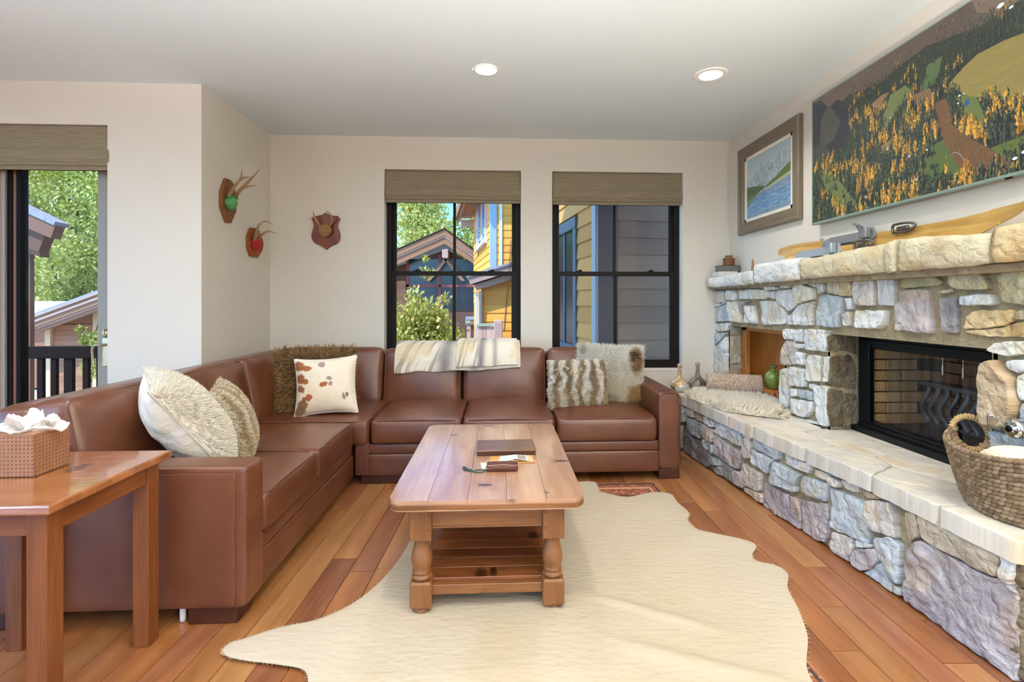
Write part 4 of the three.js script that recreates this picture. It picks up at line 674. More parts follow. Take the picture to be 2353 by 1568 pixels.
// ---------- coffee table ----------
const woodM = (map, o = {}) => MP({ map, roughness: 0.45, bumpMap: BUMPW(), bumpScale: 0.001, ...o });
const TT = 0.485;                                              // table top height
{
  const t = thing('coffee_table', 'rustic pine coffee table with turned legs and a slatted lower shelf', 'coffee table', [-0.045, 0, -2.54]);
  const pineM = woodM(wood.pine, { color: 0xc6b49c, clearcoat: 0.25, clearcoatRoughness: 0.3 }), topM = woodM(wood.top, { roughness: 0.3, clearcoat: 0.9, clearcoatRoughness: 0.13, ior: 1.9 });
  const w = 0.765, L = 1.20, th = 0.042, r = 0.055;
  const rs2 = new THREE.Shape(); { const a = w / 2, b = L / 2; rs2.moveTo(-a + r, -b); rs2.lineTo(a - r, -b); rs2.absarc(a - r, -b + r, r, -Math.PI / 2, 0); rs2.lineTo(a, b - r); rs2.absarc(a - r, b - r, r, 0, Math.PI / 2); rs2.lineTo(-a + r, b); rs2.absarc(-a + r, b - r, r, Math.PI / 2, Math.PI); rs2.lineTo(-a, -b + r); rs2.absarc(-a + r, -b + r, r, Math.PI, Math.PI * 1.5); }
  // top of five glued boards: each cut from the rounded outline
  const bw = w / 5; const outline = rs2.getPoints(10);
  const clip = (x0, x1) => { let p = outline; for (const [s, c] of [[1, x0], [-1, x1]]) { const o = []; for (let i = 0; i < p.length; i++) { const a = p[i], b = p[(i + 1) % p.length], da = (a.x - c) * s, db = (b.x - c) * s; if (da >= 0) o.push(a); if (da * db < 0) { const k = da / (da - db); o.push(new THREE.Vector2(mix(a.x, b.x, k), mix(a.y, b.y, k))); } } p = o; } return p; };
  const top = new THREE.Group(); top.name = 'tabletop'; t.add(top);
  for (let i = 0; i < 5; i++) { const p = clip(-w / 2 + i * bw + (i ? 0.0004 : -1), -w / 2 + (i + 1) * bw - (i < 4 ? 0.0004 : -1)), s = new THREE.Shape(p.map((q) => q)); let g = new THREE.ExtrudeGeometry(s, { depth: th - 0.016, bevelEnabled: true, bevelThickness: 0.008, bevelSize: 0.0003, bevelOffset: -0.0003, bevelSegments: 1, curveSegments: 8 }); g.rotateX(Math.PI / 2); g.translate(0, TT - 0.008, 0); part('board', boxUV(g, 'z', [i * 0.37, i * 0.19]), topM, top); }
  { const g = extr(rs2, 0.012, 0.006, 3, 8); g.rotateX(Math.PI / 2); g.translate(0, TT - 0.02, 0); g.scale(1.006, 1, 1.004); part('edge_moulding', boxUV(g, 'x'), pineM, top); }
  const legX = 0.265, legZ = 0.50, ls = 0.088;
  const turned = [[0.030, 0.0], [0.034, 0.003], [0.037, 0.012], [0.036, 0.022], [0.029, 0.028], [0.031, 0.031]];
  const turned2 = [[0.033, 0.137], [0.040, 0.142], [0.041, 0.150], [0.037, 0.157], [0.0335, 0.160], [0.0375, 0.165], [0.038, 0.172], [0.033, 0.178], [0.037, 0.19], [0.0415, 0.208], [0.041, 0.228], [0.035, 0.252], [0.030, 0.275], [0.031, 0.292], [0.036, 0.301], [0.039, 0.305]];
  const leg = () => {
    const lo = new RoundedBoxGeometry(ls, 0.108, ls, 3, 0.012); lo.translate(0, 0.083, 0); const up = new RoundedBoxGeometry(ls, 0.145, ls, 3, 0.006); up.translate(0, 0.3725, 0);
    return boxUV(join([boxUV(lo, 'y'), boxUV(up, 'y'), lathe(turned, 32), lathe(turned2, 32)]), 'y', [0.2, 0.1]);
  };
  const lg = leg();
  for (const sx of [-1, 1]) for (const sz of [-1, 1]) { const o = part('leg', lg, pineM, t); o.position.set(sx * legX, 0, sz * legZ); o.rotation.y = sz > 0 ? 0 : Math.PI; const pegs = []; for (const [a, b] of [[0.034, 0.43], [0.034, 0.345], [0.034, 0.41]]) pegs.push(at(new THREE.CylinderGeometry(0.005, 0.005, 0.003, 10).rotateX(Math.PI / 2), -sx * a * (sz > 0 ? 1 : -1), b, ls / 2)); part('peg', pegs, M({ color: 0x6a4226, roughness: 0.6 }), o); }
  for (const s of [-1, 1]) { part('apron', b2(-legX + 0.03, legX - 0.03, 0.345, 0.445, s * (legZ + 0.012) - 0.011, s * (legZ + 0.012) + 0.011, 0.003, 'x', [0.1, s * 0.1]), pineM, t); part('apron', b2(s * (legX + 0.012) - 0.011, s * (legX + 0.012) + 0.011, 0.345, 0.445, -legZ + 0.03, legZ - 0.03, 0.003, 'z', [0.3, s * 0.1]), pineM, t); part('apron_bead', b2(-legX + 0.044, legX - 0.044, 0.345, 0.353, s * (legZ + 0.018) - 0.009, s * (legZ + 0.018) + 0.009, 0.003), pineM, t); }
  for (const s of [-1, 1]) { part('stretcher', b2(-legX + 0.03, legX - 0.03, 0.072, 0.112, s * legZ - 0.014, s * legZ + 0.014, 0.004, 'x', [0.4, s * 0.2]), pineM, t); part('stretcher', b2(s * legX - 0.014, s * legX + 0.014, 0.066, 0.106, -legZ + 0.03, legZ - 0.03, 0.004, 'z', [0.4, s * 0.3]), pineM, t); }
  const slatM = [wood.pine, wood.oak].flatMap((m) => [0xd8b8a4, 0xc7a48e].map((c) => woodM(m, { color: c, roughness: 0.32, clearcoat: 0.7, clearcoatRoughness: 0.15 }))), sw = 0.082;
  for (let i = 0; i < 12; i++) { const z = -legZ + 0.056 + i * (legZ * 2 - 0.11 + 0.0) / 11; part('slat', bx(legX * 2 - 0.02, 0.016, sw - 0.004, 0, 0.117, z, 0.003, 'x', [i * 0.31, i * 0.17]), slatM[(i * 3) % 4], t); }
}
// things on the coffee table
{
  const y = TT + 0.0005, menu = thing('wooden_box', 'flat dark wooden box with pale top on the coffee table', 'box', [0.036, y, -2.59], 0.03), bm = woodM(wood.oak, { color: 0x8a6a58 });
  part('base', b2(-0.145, 0.145, 0, 0.017, -0.095, 0.095, 0.003, 'x'), bm, menu); part('lid', b2(-0.149, 0.149, 0.018, 0.026, -0.099, 0.099, 0.003, 'x', [0.3, 0.1]), woodM(wood.oak, { color: 0xb9a294, roughness: 0.3, clearcoat: 0.8, clearcoatRoughness: 0.2 }), menu);
  const paper = M({ color: 0xe4e4de, roughness: 0.6 }), pr = canvasTex(256, 128, (c, w, h) => { c.fillStyle = '#e9e6dc'; c.fillRect(0, 0, w, h); c.fillStyle = '#cfd8d2'; c.fillRect(0, 0, w * 0.62, h); c.fillStyle = '#9a8f8a'; c.fillRect(w * 0.64, h * 0.1, w * 0.2, h * 0.8); c.fillStyle = '#d8b98e'; c.fillRect(w * 0.88, 0, w * 0.12, h); });
  const pm = M({ map: pr, roughness: 0.5, side: THREE.DoubleSide });
  const folder = thing('leaflet', 'pale folded leaflet tented open in front of the wooden box', 'leaflet', [0.062, y, -2.425], 0.04);
  const tent = (w, d, hgt, m) => { const g = new THREE.BoxGeometry(w, 0.0016, d, 16, 1, 2), p = g.attributes.position; for (let i = 0; i < p.count; i++) { const x = p.getX(i); p.setY(i, p.getY(i) + hgt * Math.max(0, 1 - Math.abs(x - 0.02) / (w * 0.45)) * (0.35 + 0.65 * (p.getZ(i) + d / 2) / d) + 0.001); } g.computeVertexNormals(); return g; };
  part('cover', tent(0.205, 0.105, 0.02, pm), pm, folder); part('inner_page', tent(0.20, 0.10, 0.011, pm), M({ color: 0xd8a860, roughness: 0.6 }), folder); part('back_page', bx(0.21, 0.003, 0.108, 0.004, 0.002, 0.004, 0.001), M({ color: 0xc98f4a, roughness: 0.6 }), folder);
  const card = thing('card', 'small white card under the leaflet and the leather roll', 'card', [-0.045, y, -2.345], 0.1); part('sheet', bx(0.075, 0.0022, 0.095, 0, 0.0012, 0, 0.0008), paper, card); part('stripe', bx(0.07, 0.0008, 0.012, 0, 0.0026, -0.038), M({ color: 0xc9a860, roughness: 0.6 }), card);
  const roll = thing('leather_roll', 'slim brown leather pouch with a thong at its left end', 'pouch', [0.016, y, -2.29], -0.02), lm = MP({ map: rep(T.leatherC, 3, 3), color: 0xd9c0b4, roughness: 0.5 });
  part('pouch', softBox(0.144, 0.026, 0.075, 0.009, [0, 0.003, 0.002], [14, 5, 10], 0.0008, 3).translate(0, 0.0135, 0), lm, roll);
  part('stitching', tube([[-0.066, 0.0275, 0.03], [0, 0.03, 0.03], [0.066, 0.0275, 0.03], [0.066, 0.0275, -0.03], [0, 0.03, -0.03], [-0.066, 0.0275, -0.03]], 0.0008, 60, 5, null, true), M({ color: 0xd9cdb8, roughness: 0.8 }), roll);
  part('ring', new THREE.TorusGeometry(0.009, 0.0015, 8, 20).rotateX(1.2).translate(-0.066, 0.012, 0.03), mat.nickel, roll);
  solo('cord', tube([[-0.06, y + 0.006, -2.262], [-0.09, y + 0.004, -2.275], [-0.125, y + 0.004, -2.262], [-0.155, y + 0.003, -2.288], [-0.163, y + 0.003, -2.325], [-0.156, y + 0.003, -2.318], [-0.135, y + 0.0045, -2.278], [-0.105, y + 0.003, -2.248], [-0.075, y + 0.003, -2.244], [-0.058, y + 0.006, -2.26]], 0.0026, 90, 7), M({ color: 0x2c4a4c, roughness: 0.6 }), 'thin dark green looped cord at the left of the leather pouch', 'cord');
}

// ---------- rugs ----------
const kilim = canvasTex(1024, 1024, (c, w, h) => {
  c.fillStyle = '#8e5238'; c.fillRect(0, 0, w, h); const r = rng(8), cs = ['#c98f6a', '#3a2f2c', '#a8674a', '#d8b08c', '#6d4638', '#b9795a', '#40403f'];
  for (let i = 0; i < 9000; i++) { c.fillStyle = cs[Math.floor(r() * cs.length)]; c.globalAlpha = 0.75; const x = r() * w, y = r() * h; c.fillRect(x, y, 3 + r() * 16, 2 + r() * 4); }
  c.globalAlpha = 0.9; for (const k of [12, 40, 90]) { c.strokeStyle = k === 40 ? '#d3a785' : '#3d302b'; c.lineWidth = k === 90 ? 5 : 9; c.strokeRect(k, k, w - 2 * k, h - 2 * k); }
  c.globalAlpha = 1;
});
{
  const t = thing('patterned_rug', 'worn rust and black patterned rug mostly hidden under the white hide', 'rug', [0.305, 0, -2.1]);
  const g = new THREE.BoxGeometry(1.53, 0.006, 2.62, 20, 1, 30), p = g.attributes.position, uv = g.attributes.uv; for (let i = 0; i < p.count; i++) { uv.setXY(i, p.getX(i) / 1.53 + 0.5, p.getZ(i) / 2.62 + 0.5); } g.translate(0, 0.0035, 0);
  part('pile', g, M({ map: kilim, roughness: 0.98, bumpMap: rep(T.linen, 3, 5), bumpScale: 0.003 }), t);
  part('binding', [b2(-0.768, -0.76, 0.0005, 0.0075, -1.31, 1.31, 0.002), b2(0.76, 0.768, 0.0005, 0.0075, -1.31, 1.31, 0.002)], M({ color: 0x9c6a4c, roughness: 0.95 }), t);
}
{
  const out = [[-0.978, -1.826], [-0.969, -1.859], [-0.934, -1.881], [-0.834, -1.939], [-0.704, -1.984], [-0.611, -2.063], [-0.538, -2.194], [-0.495, -2.342], [-0.465, -2.523], [-0.45, -2.735], [-0.42, -2.985], [-0.291, -3.173], [0.011, -3.304], [0.307, -3.384], [0.549, -3.413], [0.61, -3.42], [0.66, -3.40], [0.663, -3.236], [0.723, -3.182], [0.809, -3.135], [0.999, -3.205], [1.10, -3.178], [1.10, -3.04], [1.112, -2.881], [1.068, -2.785], [1.075, -2.678], [1.148, -2.623], [1.27, -2.545], [1.305, -2.49], [1.235, -2.387], [1.225, -2.339], [1.30, -2.285], [1.312, -2.22], [1.246, -2.104], [1.202, -1.955], [1.142, -1.802], [1.023, -1.599], [1.04, -1.40], [1.20, -1.18], [1.22, -1.02], [1.05, -0.98], [0.80, -1.10], [0.45, -1.05], [0.15, -1.02], [-0.15, -1.10], [-0.42, -1.22], [-0.55, -1.42], [-0.60, -1.60], [-0.651, -1.713], [-0.752, -1.747], [-0.881, -1.774], [-0.953, -1.799]];
  const crv = new THREE.CatmullRomCurve3(out.map(([x, z]) => V(x, 0, z)), true, 'centripetal'), n = 420, rim = crv.getPoints(n).slice(0, n), c = V(0.25, 0, -2.1), pos = [], uv = [], idx = [], K = 26;
  const lift = (x, z, e) => 0.0155 + 0.004 * Math.sin(x * 5 + z * 3) * e + 0.006 * Math.max(0, N3(x * 2.2, z * 2.2, 3)) * e + 0.016 * e * Math.exp(-Math.pow((z + 1.78 - 0.42 * (x - 0.45)) / 0.035, 2)) * sm(0.3, 0.55, x) * sm(1.1, 0.8, x) + 0.010 * e * Math.exp(-Math.pow((z + 2.02 - 0.5 * (x - 0.5)) / 0.03, 2)) * sm(0.3, 0.5, x) * sm(0.95, 0.7, x);
  for (let k = 0; k <= K; k++) { const f = 1 - k / K; rim.forEach((p) => { const x = mix(c.x, p.x, f), z = mix(c.z, p.z, f), e = sm(0, 0.12, k / K); pos.push(x, lift(x, z, e), z); uv.push(x, z); }); }
  rim.forEach((p) => { pos.push(p.x, 0.010, p.z); uv.push(p.x, p.z); });
  for (let k = 0; k < K; k++) for (let i = 0; i < n; i++) { const a = k * n + i, b = k * n + (i + 1) % n; idx.push(a, a + n, b, b, a + n, b + n); }
  for (let i = 0; i < n; i++) { const a = i, b = (i + 1) % n, d = (K + 1) * n; idx.push(d + i, a, d + (i + 1) % n, d + (i + 1) % n, a, b); }
  const g = new THREE.BufferGeometry(); g.setAttribute('position', new THREE.Float32BufferAttribute(pos, 3)); g.setAttribute('uv', new THREE.Float32BufferAttribute(uv, 2)); g.setIndex(idx); g.computeVertexNormals();
  if (g.attributes.normal.getY(n * 10) < 0) { for (let i = 0; i < idx.length; i += 3) { const q = idx[i]; idx[i] = idx[i + 1]; idx[i + 1] = q; } g.setIndex(idx); g.computeVertexNormals(); }
  const hm = tex(512, 512, (u, v) => { let k = mixc([0.70, 0.645, 0.55], [0.765, 0.72, 0.65], cl(fbm(u, v, 3, 3, 15) * 1.4 - 0.2)); return mixc(k, [0.70, 0.62, 0.49], 0.35 * sm(0.6, 0.8, fbm(u, v, 6, 6, 27))); });
  const t = thing('cowhide_rug', 'large cream cowhide rug with wavy outline lying under the coffee table', 'rug');
  part('hide', g, M({ map: rep(hm, 0.4, 0.4), roughness: 0.85, bumpMap: rep(T.hair, 1.2, 0.5), bumpScale: 0.003 }), t);
  const fringe = M({ color: 0xb98a5c, roughness: 0.9 });
  fur(t, 2600, 0.05, (r) => { const i = Math.floor(r() * n), p = rim[i], q = rim[(i + 1) % n], d = V(q.z - p.z, 0, p.x - q.x).normalize(); if (d.dot(V(p.x - c.x, 0, p.z - c.z)) < 0) d.negate(); return [V(p.x, 0.012, p.z), d.add(V((r() - 0.5) * 0.8, 0.1 + 0.25 * r(), (r() - 0.5) * 0.8)), 0.007 + 0.006 * r(), mixc([0.85, 0.77, 0.63], [0.66, 0.47, 0.30], r() * r())]; }, furMat, 81, 'fringe');
}

// ---------- side table and tissue box ----------
{
  const x0 = -1.79, x1 = -1.235, z0 = -1.955, z1 = -1.435, y = 0.69, t = thing('side_table', 'square-legged brown wooden side table at the near end of the sofa', 'side table', [(x0 + x1) / 2, 0, (z0 + z1) / 2]);
  const m = woodM(wood.table, { color: 0xc2b29a, roughness: 0.42, clearcoat: 0.3, clearcoatRoughness: 0.25 }), tm = woodM(wood.table, { roughness: 0.2, clearcoat: 1, clearcoatRoughness: 0.08, ior: 2.3 }), w = x1 - x0, d = z1 - z0;
  { const s = shapeOf([[-w / 2, -d / 2], [w / 2, -d / 2], [w / 2, d / 2], [-w / 2, d / 2]]), g = extr(s, 0.016, 0.006, 2); g.rotateX(Math.PI / 2); g.translate(0, y - 0.006, 0); part('tabletop', boxUV(g, 'x'), tm, t); }
  const L = 0.056, lx = w / 2 - 0.03 - L / 2, lz = d / 2 - 0.028 - L / 2;
  for (const sx of [-1, 1]) for (const sz of [-1, 1]) part('leg', bx(L, y - 0.028, L, sx * lx, (y - 0.028) / 2, sz * lz, 0.003, 'y', [sx * 0.3, sz * 0.2]), m, t);
  for (const s of [-1, 1]) { part('apron', bx(2 * lx - L, 0.07, 0.02, 0, y - 0.063, s * (lz + 0.012), 0.002, 'x', [s * 0.2, 0.1]), m, t); part('apron', bx(0.02, 0.07, 2 * lz - L, s * (lx + 0.012), y - 0.063, 0, 0.002, 'z', [s * 0.4, 0.2]), m, t); }
}
{
  const w = 0.135, h = 0.138, t = thing('tissue_box', 'square dotted copper tissue box cover holding a white tissue, on the side table', 'tissue box', [-1.48 - w / 2, 0.6905, -1.735], 0);
  const dot = tex(512, 512, (u, v) => { const n = 11, a = u * n, b = v * n, e = Math.hypot(mod(a, 1) - 0.5 + 0.12 * (hash(Math.floor(a), Math.floor(b), 3) - 0.5), mod(b, 1) - 0.5), c = mixc([0.70, 0.52, 0.40], [0.78, 0.60, 0.47], fbm(u, v, 5, 5, 3)); return mixc(c, [0.42, 0.26, 0.18], 1 - sm(0.10, 0.2, e)); }), dotB = tex(256, 256, (u, v) => { const n = 11, a = mod(u * n, 1) - 0.5, b = mod(v * n, 1) - 0.5; return sm(0.08, 0.22, Math.hypot(a, b)); }, false);
  const cm = M({ map: rep(dot, 1 / w, 1 / w), color: 0xd8cabf, bumpMap: rep(dotB, 1 / w, 1 / w), bumpScale: 0.002, roughness: 0.5, metalness: 0.25 }), plain = M({ color: 0xb98a6c, roughness: 0.4, metalness: 0.3 });
  for (const [a, tx, tz] of [[0, 0, 1], [Math.PI / 2, 1, 0], [Math.PI, 0, -1], [-Math.PI / 2, -1, 0]]) { const g = boxUV(new THREE.BoxGeometry(w - 0.004, h - 0.004, 0.004), 'x', [w / 2, h / 2]); g.rotateY(a); g.translate(tx * (w / 2 - 0.002), h / 2, tz * (w / 2 - 0.002)); part('side_panel', g, cm, t); }
  { const s = shapeOf([[-w / 2, -w / 2], [w / 2, -w / 2], [w / 2, w / 2], [-w / 2, w / 2]]), ho = new THREE.Path(); ho.absellipse(0, 0, 0.045, 0.028, 0, Math.PI * 2, true); s.holes.push(ho); const g = extr(s, 0.003, 0); g.rotateX(-Math.PI / 2); g.translate(0, h - 0.003, 0); part('top_panel', g, plain, t); }
  const tissueM = MP({ color: 0xf2ece6, roughness: 0.95, transmission: 0.25, thickness: 0, side: THREE.DoubleSide });
  const o = thing('tissue', 'crumpled white tissue standing out of the copper box', 'tissue', [-1.48 - w / 2, 0.6905 + h, -1.735]);
  const sheet = (seed, R, hh, a0) => { const nu = 40, nv = 14, pos = [], idx = []; for (let j = 0; j <= nv; j++) for (let i = 0; i <= nu; i++) { const v = j / nv, a = a0 + i / nu * Math.PI * 2, e = N3(Math.cos(a) * 1.6 + seed, Math.sin(a) * 1.6, v * 0.8), rr = 0.012 + (R + 0.03 * e + (Math.sin(a * 2 + seed) > 0.75 ? 0.02 : 0)) * Math.pow(v, 0.75), y = -0.02 + hh * Math.sin(v * 2.0) * (1 + 0.9 * N3(Math.cos(a) * 2 + seed, Math.sin(a) * 2, 4)) + 0.012 * N3(i * 0.35, j * 0.4, seed); pos.push(rr * Math.cos(a), y, rr * Math.sin(a) * 0.75); } for (let j = 0; j < nv; j++) for (let i = 0; i < nu; i++) { const a = j * (nu + 1) + i; idx.push(a, a + nu + 1, a + 1, a + 1, a + nu + 1, a + nu + 2); } const g = new THREE.BufferGeometry(); g.setAttribute('position', new THREE.Float32BufferAttribute(pos, 3)); g.setIndex(idx); g.computeVertexNormals(); return g; };
  part('fold', sheet(1.3, 0.072, 0.035, 0.3), tissueM, o); part('fold', sheet(4.1, 0.05, 0.055, 1.3), tissueM, o);
  part('peak', place(new THREE.ConeGeometry(0.03, 0.075, 5, 4, true), [0.035, 0.035, 0.01], [0.2, 0.4, -0.25]), tissueM, o);
}

// ---------- television showing an autumn valley ----------
const tvTex = canvasTex(2048, 1161, (c, w, h) => {
  const r = rng(2024), poly = (pts, f, a = 1) => { c.globalAlpha = a; c.fillStyle = f; c.beginPath(); pts.forEach(([x, y], i) => (i ? c.lineTo(x * w, y * h) : c.moveTo(x * w, y * h))); c.closePath(); c.fill(); c.globalAlpha = 1; };
  c.fillStyle = '#343a33'; c.fillRect(0, 0, w, h);
  const meadow = [[0.70, 0.40], [0.745, 0.35], [0.80, 0.31], [0.88, 0.31], [1, 0.34], [1, 0.62], [0.93, 0.67], [0.85, 0.59], [0.775, 0.52], [0.725, 0.45]];
  const brown = [[0.645, 0.47], [0.69, 0.47], [0.715, 0.56], [0.711, 0.629], [0.783, 0.76], [0.85, 0.86], [0.93, 1], [0.77, 1], [0.711, 0.80], [0.66, 0.64]];
  poly([[0, 0], [1, 0], [1, 0.14], [0.82, 0.17], [0.62, 0.10], [0.4, 0.16], [0.25, 0.12], [0, 0.2]], '#5c5048'); poly([[0.78, 0], [1, 0], [1, 0.17], [0.86, 0.14], [0.80, 0.09]], '#7a6758');
  poly([[0, 0.02], [0.06, 0.03], [0.115, 0.13], [0.17, 0.10], [0.25, 0.20], [0.24, 0.45], [0.14, 0.50], [0.06, 0.58], [0, 0.6]], '#33353a'); poly([[0.06, 0.20], [0.115, 0.10], [0.19, 0.28], [0.15, 0.40], [0.05, 0.42]], '#4a4744'); poly([[0, 0.40], [0.07, 0.36], [0.13, 0.5], [0.05, 0.6], [0, 0.6]], '#43423f');
  const fields = [[[[0.05, 0.58], [0.13, 0.64], [0.2, 0.76], [0.32, 1], [0.19, 1], [0.12, 0.84], [0.06, 0.68]], '#667244'], [[[0.62, 0.72], [0.70, 0.70], [0.745, 0.80], [0.755, 0.95], [0.74, 1], [0.62, 1], [0.6, 0.85]], '#55663a'], [[[0.72, 0.48], [0.79, 0.51], [0.83, 0.69], [0.81, 0.74], [0.74, 0.60]], '#67743f'], [[[0.84, 0.84], [1, 0.82], [1, 1], [0.94, 1], [0.87, 0.90]], '#5c6c36'], [[[0.46, 0.28], [0.53, 0.27], [0.56, 0.33], [0.48, 0.42], [0.44, 0.5], [0.42, 0.42]], '#6b7346'], [[[0.36, 0.28], [0.42, 0.25], [0.46, 0.26], [0.4, 0.33]], '#86694e'], [[[0.56, 0.36], [0.63, 0.36], [0.65, 0.44], [0.58, 0.45]], '#7d6248'], [[[0.62, 0.22], [0.68, 0.21], [0.66, 0.35], [0.60, 0.36]], '#566a44'], [[[0.40, 0.60], [0.46, 0.58], [0.47, 0.68], [0.41, 0.66]], '#8a7446']];
  for (const [p, f] of fields) poly(p, f);
  poly(meadow, '#90824a'); poly(brown, '#6f5138');
  const inside = (p, x, y) => { let s = false; for (let i = 0, j = p.length - 1; i < p.length; j = i++) if ((p[i][1] > y) !== (p[j][1] > y) && x < (p[j][0] - p[i][0]) * (y - p[i][1]) / (p[j][1] - p[i][1]) + p[i][0]) s = !s; return s; };
  for (let i = 0; i < 9000; i++) { const x = r(), y = r(); if (inside(meadow, x, y)) { c.globalAlpha = 0.25; c.fillStyle = ['#a89555', '#767440', '#9c8149', '#84834a'][i % 4]; c.fillRect(x * w, y * h, 20 + r() * 50, 2 + r() * 6); } else if (inside(brown, x, y)) { c.globalAlpha = 0.4; c.fillStyle = ['#8d6a4b', '#543c2a', '#a07a58', '#4a3526'][i % 4]; c.fillRect(x * w, y * h, 2 + r() * 5, 3 + r() * 14); } else if (y < 0.2) { c.globalAlpha = 0.18; c.fillStyle = ['#8a7664', '#3e3833'][i % 2]; c.fillRect(x * w, y * h, 20 + r() * 30, 2 + r() * 3); } }
  c.globalAlpha = 0.8; c.strokeStyle = '#8f9498'; c.lineWidth = 7; c.beginPath(); c.moveTo(0.715 * w, 0.80 * h); c.quadraticCurveTo(0.765 * w, 0.80 * h, 0.762 * w, h); c.stroke(); c.lineWidth = 6; c.strokeStyle = '#55595e'; c.beginPath(); c.moveTo(0.50 * w, 0.55 * h); c.lineTo(0.52 * w, h); c.moveTo(0, 0.86 * h); c.quadraticCurveTo(0.07 * w, 0.9 * h, 0.10 * w, h); c.stroke(); c.globalAlpha = 1;
  const trees = [], clear = [meadow, brown, ...fields.map((f) => f[0])];
  for (let i = 0; i < 9000; i++) { const y = Math.pow(r(), 0.8) * 1.12 + 0.03, x = r(); if (x < 0.24 && y < 0.56 - 0.25 * x && r() < 0.985) continue; if (y < 0.12 && r() < 0.75) continue; let hit = 0; clear.forEach((p, k) => { if (inside(p, x, y)) hit = Math.max(hit, k < 2 ? 1 : 0.93); }); if (r() < hit) continue; if (r() < 0.45 * y) continue; trees.push([x, y]); }
  trees.sort((a, b) => a[1] - b[1]);
  const darkC = ['#22302e', '#2c3a33', '#1d2829', '#35433a', '#465039', '#3a4a48', '#566042'], goldC = ['#c88a2c', '#d59c38', '#b3772a', '#a8823a', '#e0b04c', '#c9a044', '#8f8a3e'];
  for (const [x, y] of trees) {
    const patch = vn(x * 16, y * 12, 99, 99, 3) + 0.6 * vn(x * 46, y * 34, 99, 99, 5) + 0.5 * (r() - 0.5), gold = patch > 1.0 + 0.1 * (x < 0.35 && y > 0.5 ? 1 : 0), s = (22 + 120 * Math.pow(cl(y), 1.3)) * (0.55 + 0.7 * r()), tw = s * (gold ? 0.15 : 0.13) * (0.8 + 0.5 * r()), X = x * w, Y = y * h, pal = gold ? goldC : darkC;
    c.globalAlpha = 0.45; c.fillStyle = '#161b1e'; c.beginPath(); c.ellipse(X + tw, Y - s * 0.05, tw * 1.6, s * 0.07, 0, 0, 7); c.fill(); c.globalAlpha = 0.96;
    const base = Math.floor(r() * 7), top = (r() - 0.5) * tw;
    for (let k = 0; k < 22; k++) { const u = Math.pow(r(), 1.2), half = tw * (1 - Math.pow(u, 2.2)) * (u < 0.12 ? 0.6 : 1), q = (r() * 2 - 1), dx = q * half + top * u; c.globalAlpha = 0.85; c.fillStyle = k < 9 ? pal[base] : q < -0.1 ? (gold ? ['#e3ab43', '#eebf5e', '#c98f35'][k % 3] : ['#4f5c46', '#62694a', '#414f42'][k % 3]) : gold ? ['#8a5f22', '#a87228', '#6f4b1e'][k % 3] : ['#172022', '#1e2a2a', '#10181b'][k % 3]; c.beginPath(); c.ellipse(X + dx, Y - s * (0.04 + 0.9 * u), Math.max(1, tw * (0.34 - 0.2 * u)), s * (0.11 - 0.04 * u), 0, 0, 7); c.fill(); }
  }
  c.globalAlpha = 1; c.fillStyle = '#2d5c86'; c.beginPath(); c.ellipse(0.765 * w, 0.548 * h, 17, 24, 0.3, 0, 7); c.fill();
  for (const [x, y, a] of [[0.735, 0.53, 8], [0.74, 0.49, 9], [0.755, 0.49, 7], [0.91, 0.93, 16], [0.935, 0.91, 16], [0.96, 0.99, 14], [0.62, 0.73, 10], [0.87, 0.12, 22], [0.90, 0.16, 14], [0.46, 0.43, 6]]) { c.fillStyle = '#dfe4e4'; c.beginPath(); c.ellipse(x * w, y * h, a, a * 0.6, 0, 0, 7); c.fill(); }
  for (const [x, y] of [[0.54, 0.72], [0.57, 0.88], [0.2, 0.98], [0.33, 0.9], [0.44, 0.62]]) { c.fillStyle = '#8d929c'; c.fillRect(x * w, y * h, 26, 20); c.fillStyle = '#5b3a34'; c.fillRect(x * w, y * h + 20, 30, 12); c.fillStyle = '#e6e2dc'; c.fillRect(x * w + 14, y * h + 6, 5, 18); }
});
{
  const t = thing('television', 'wide flat television above the mantel showing an autumn valley of golden trees', 'television', [2.128, 2.1745, -2.515], -Math.PI / 2);
  const w = 1.45, h = 0.826;
  part('back_housing', bx(w - 0.1, h - 0.1, 0.02, 0, 0, 0.005, 0.008), mat.black, t);
  part('bezel', [b2(-w / 2, w / 2, -h / 2, -h / 2 + 0.014, 0.012, 0.046, 0.002), b2(-w / 2, w / 2, h / 2 - 0.008, h / 2, 0.012, 0.046, 0.002), b2(-w / 2, -w / 2 + 0.008, -h / 2, h / 2, 0.012, 0.046, 0.002), b2(w / 2 - 0.008, w / 2, -h / 2, h / 2, 0.012, 0.046, 0.002), b2(-w / 2 + 0.004, w / 2 - 0.004, -h / 2 + 0.004, h / 2 - 0.004, 0.012, 0.040)], M({ color: 0x8fa39a, metalness: 0.3, roughness: 0.4 }), t);
  part('screen', new THREE.PlaneGeometry(w - 0.016, h - 0.02).translate(0, 0.003, 0.0445), M({ color: 0x0a0a0a, emissive: 0xffffff, emissiveMap: tvTex, emissiveIntensity: 1.15, roughness: 0.5 }), t);
  part('sensor', bx(0.03, 0.008, 0.006, 0.56, -h / 2 - 0.003, 0.04, 0.002), mat.black, t);
}
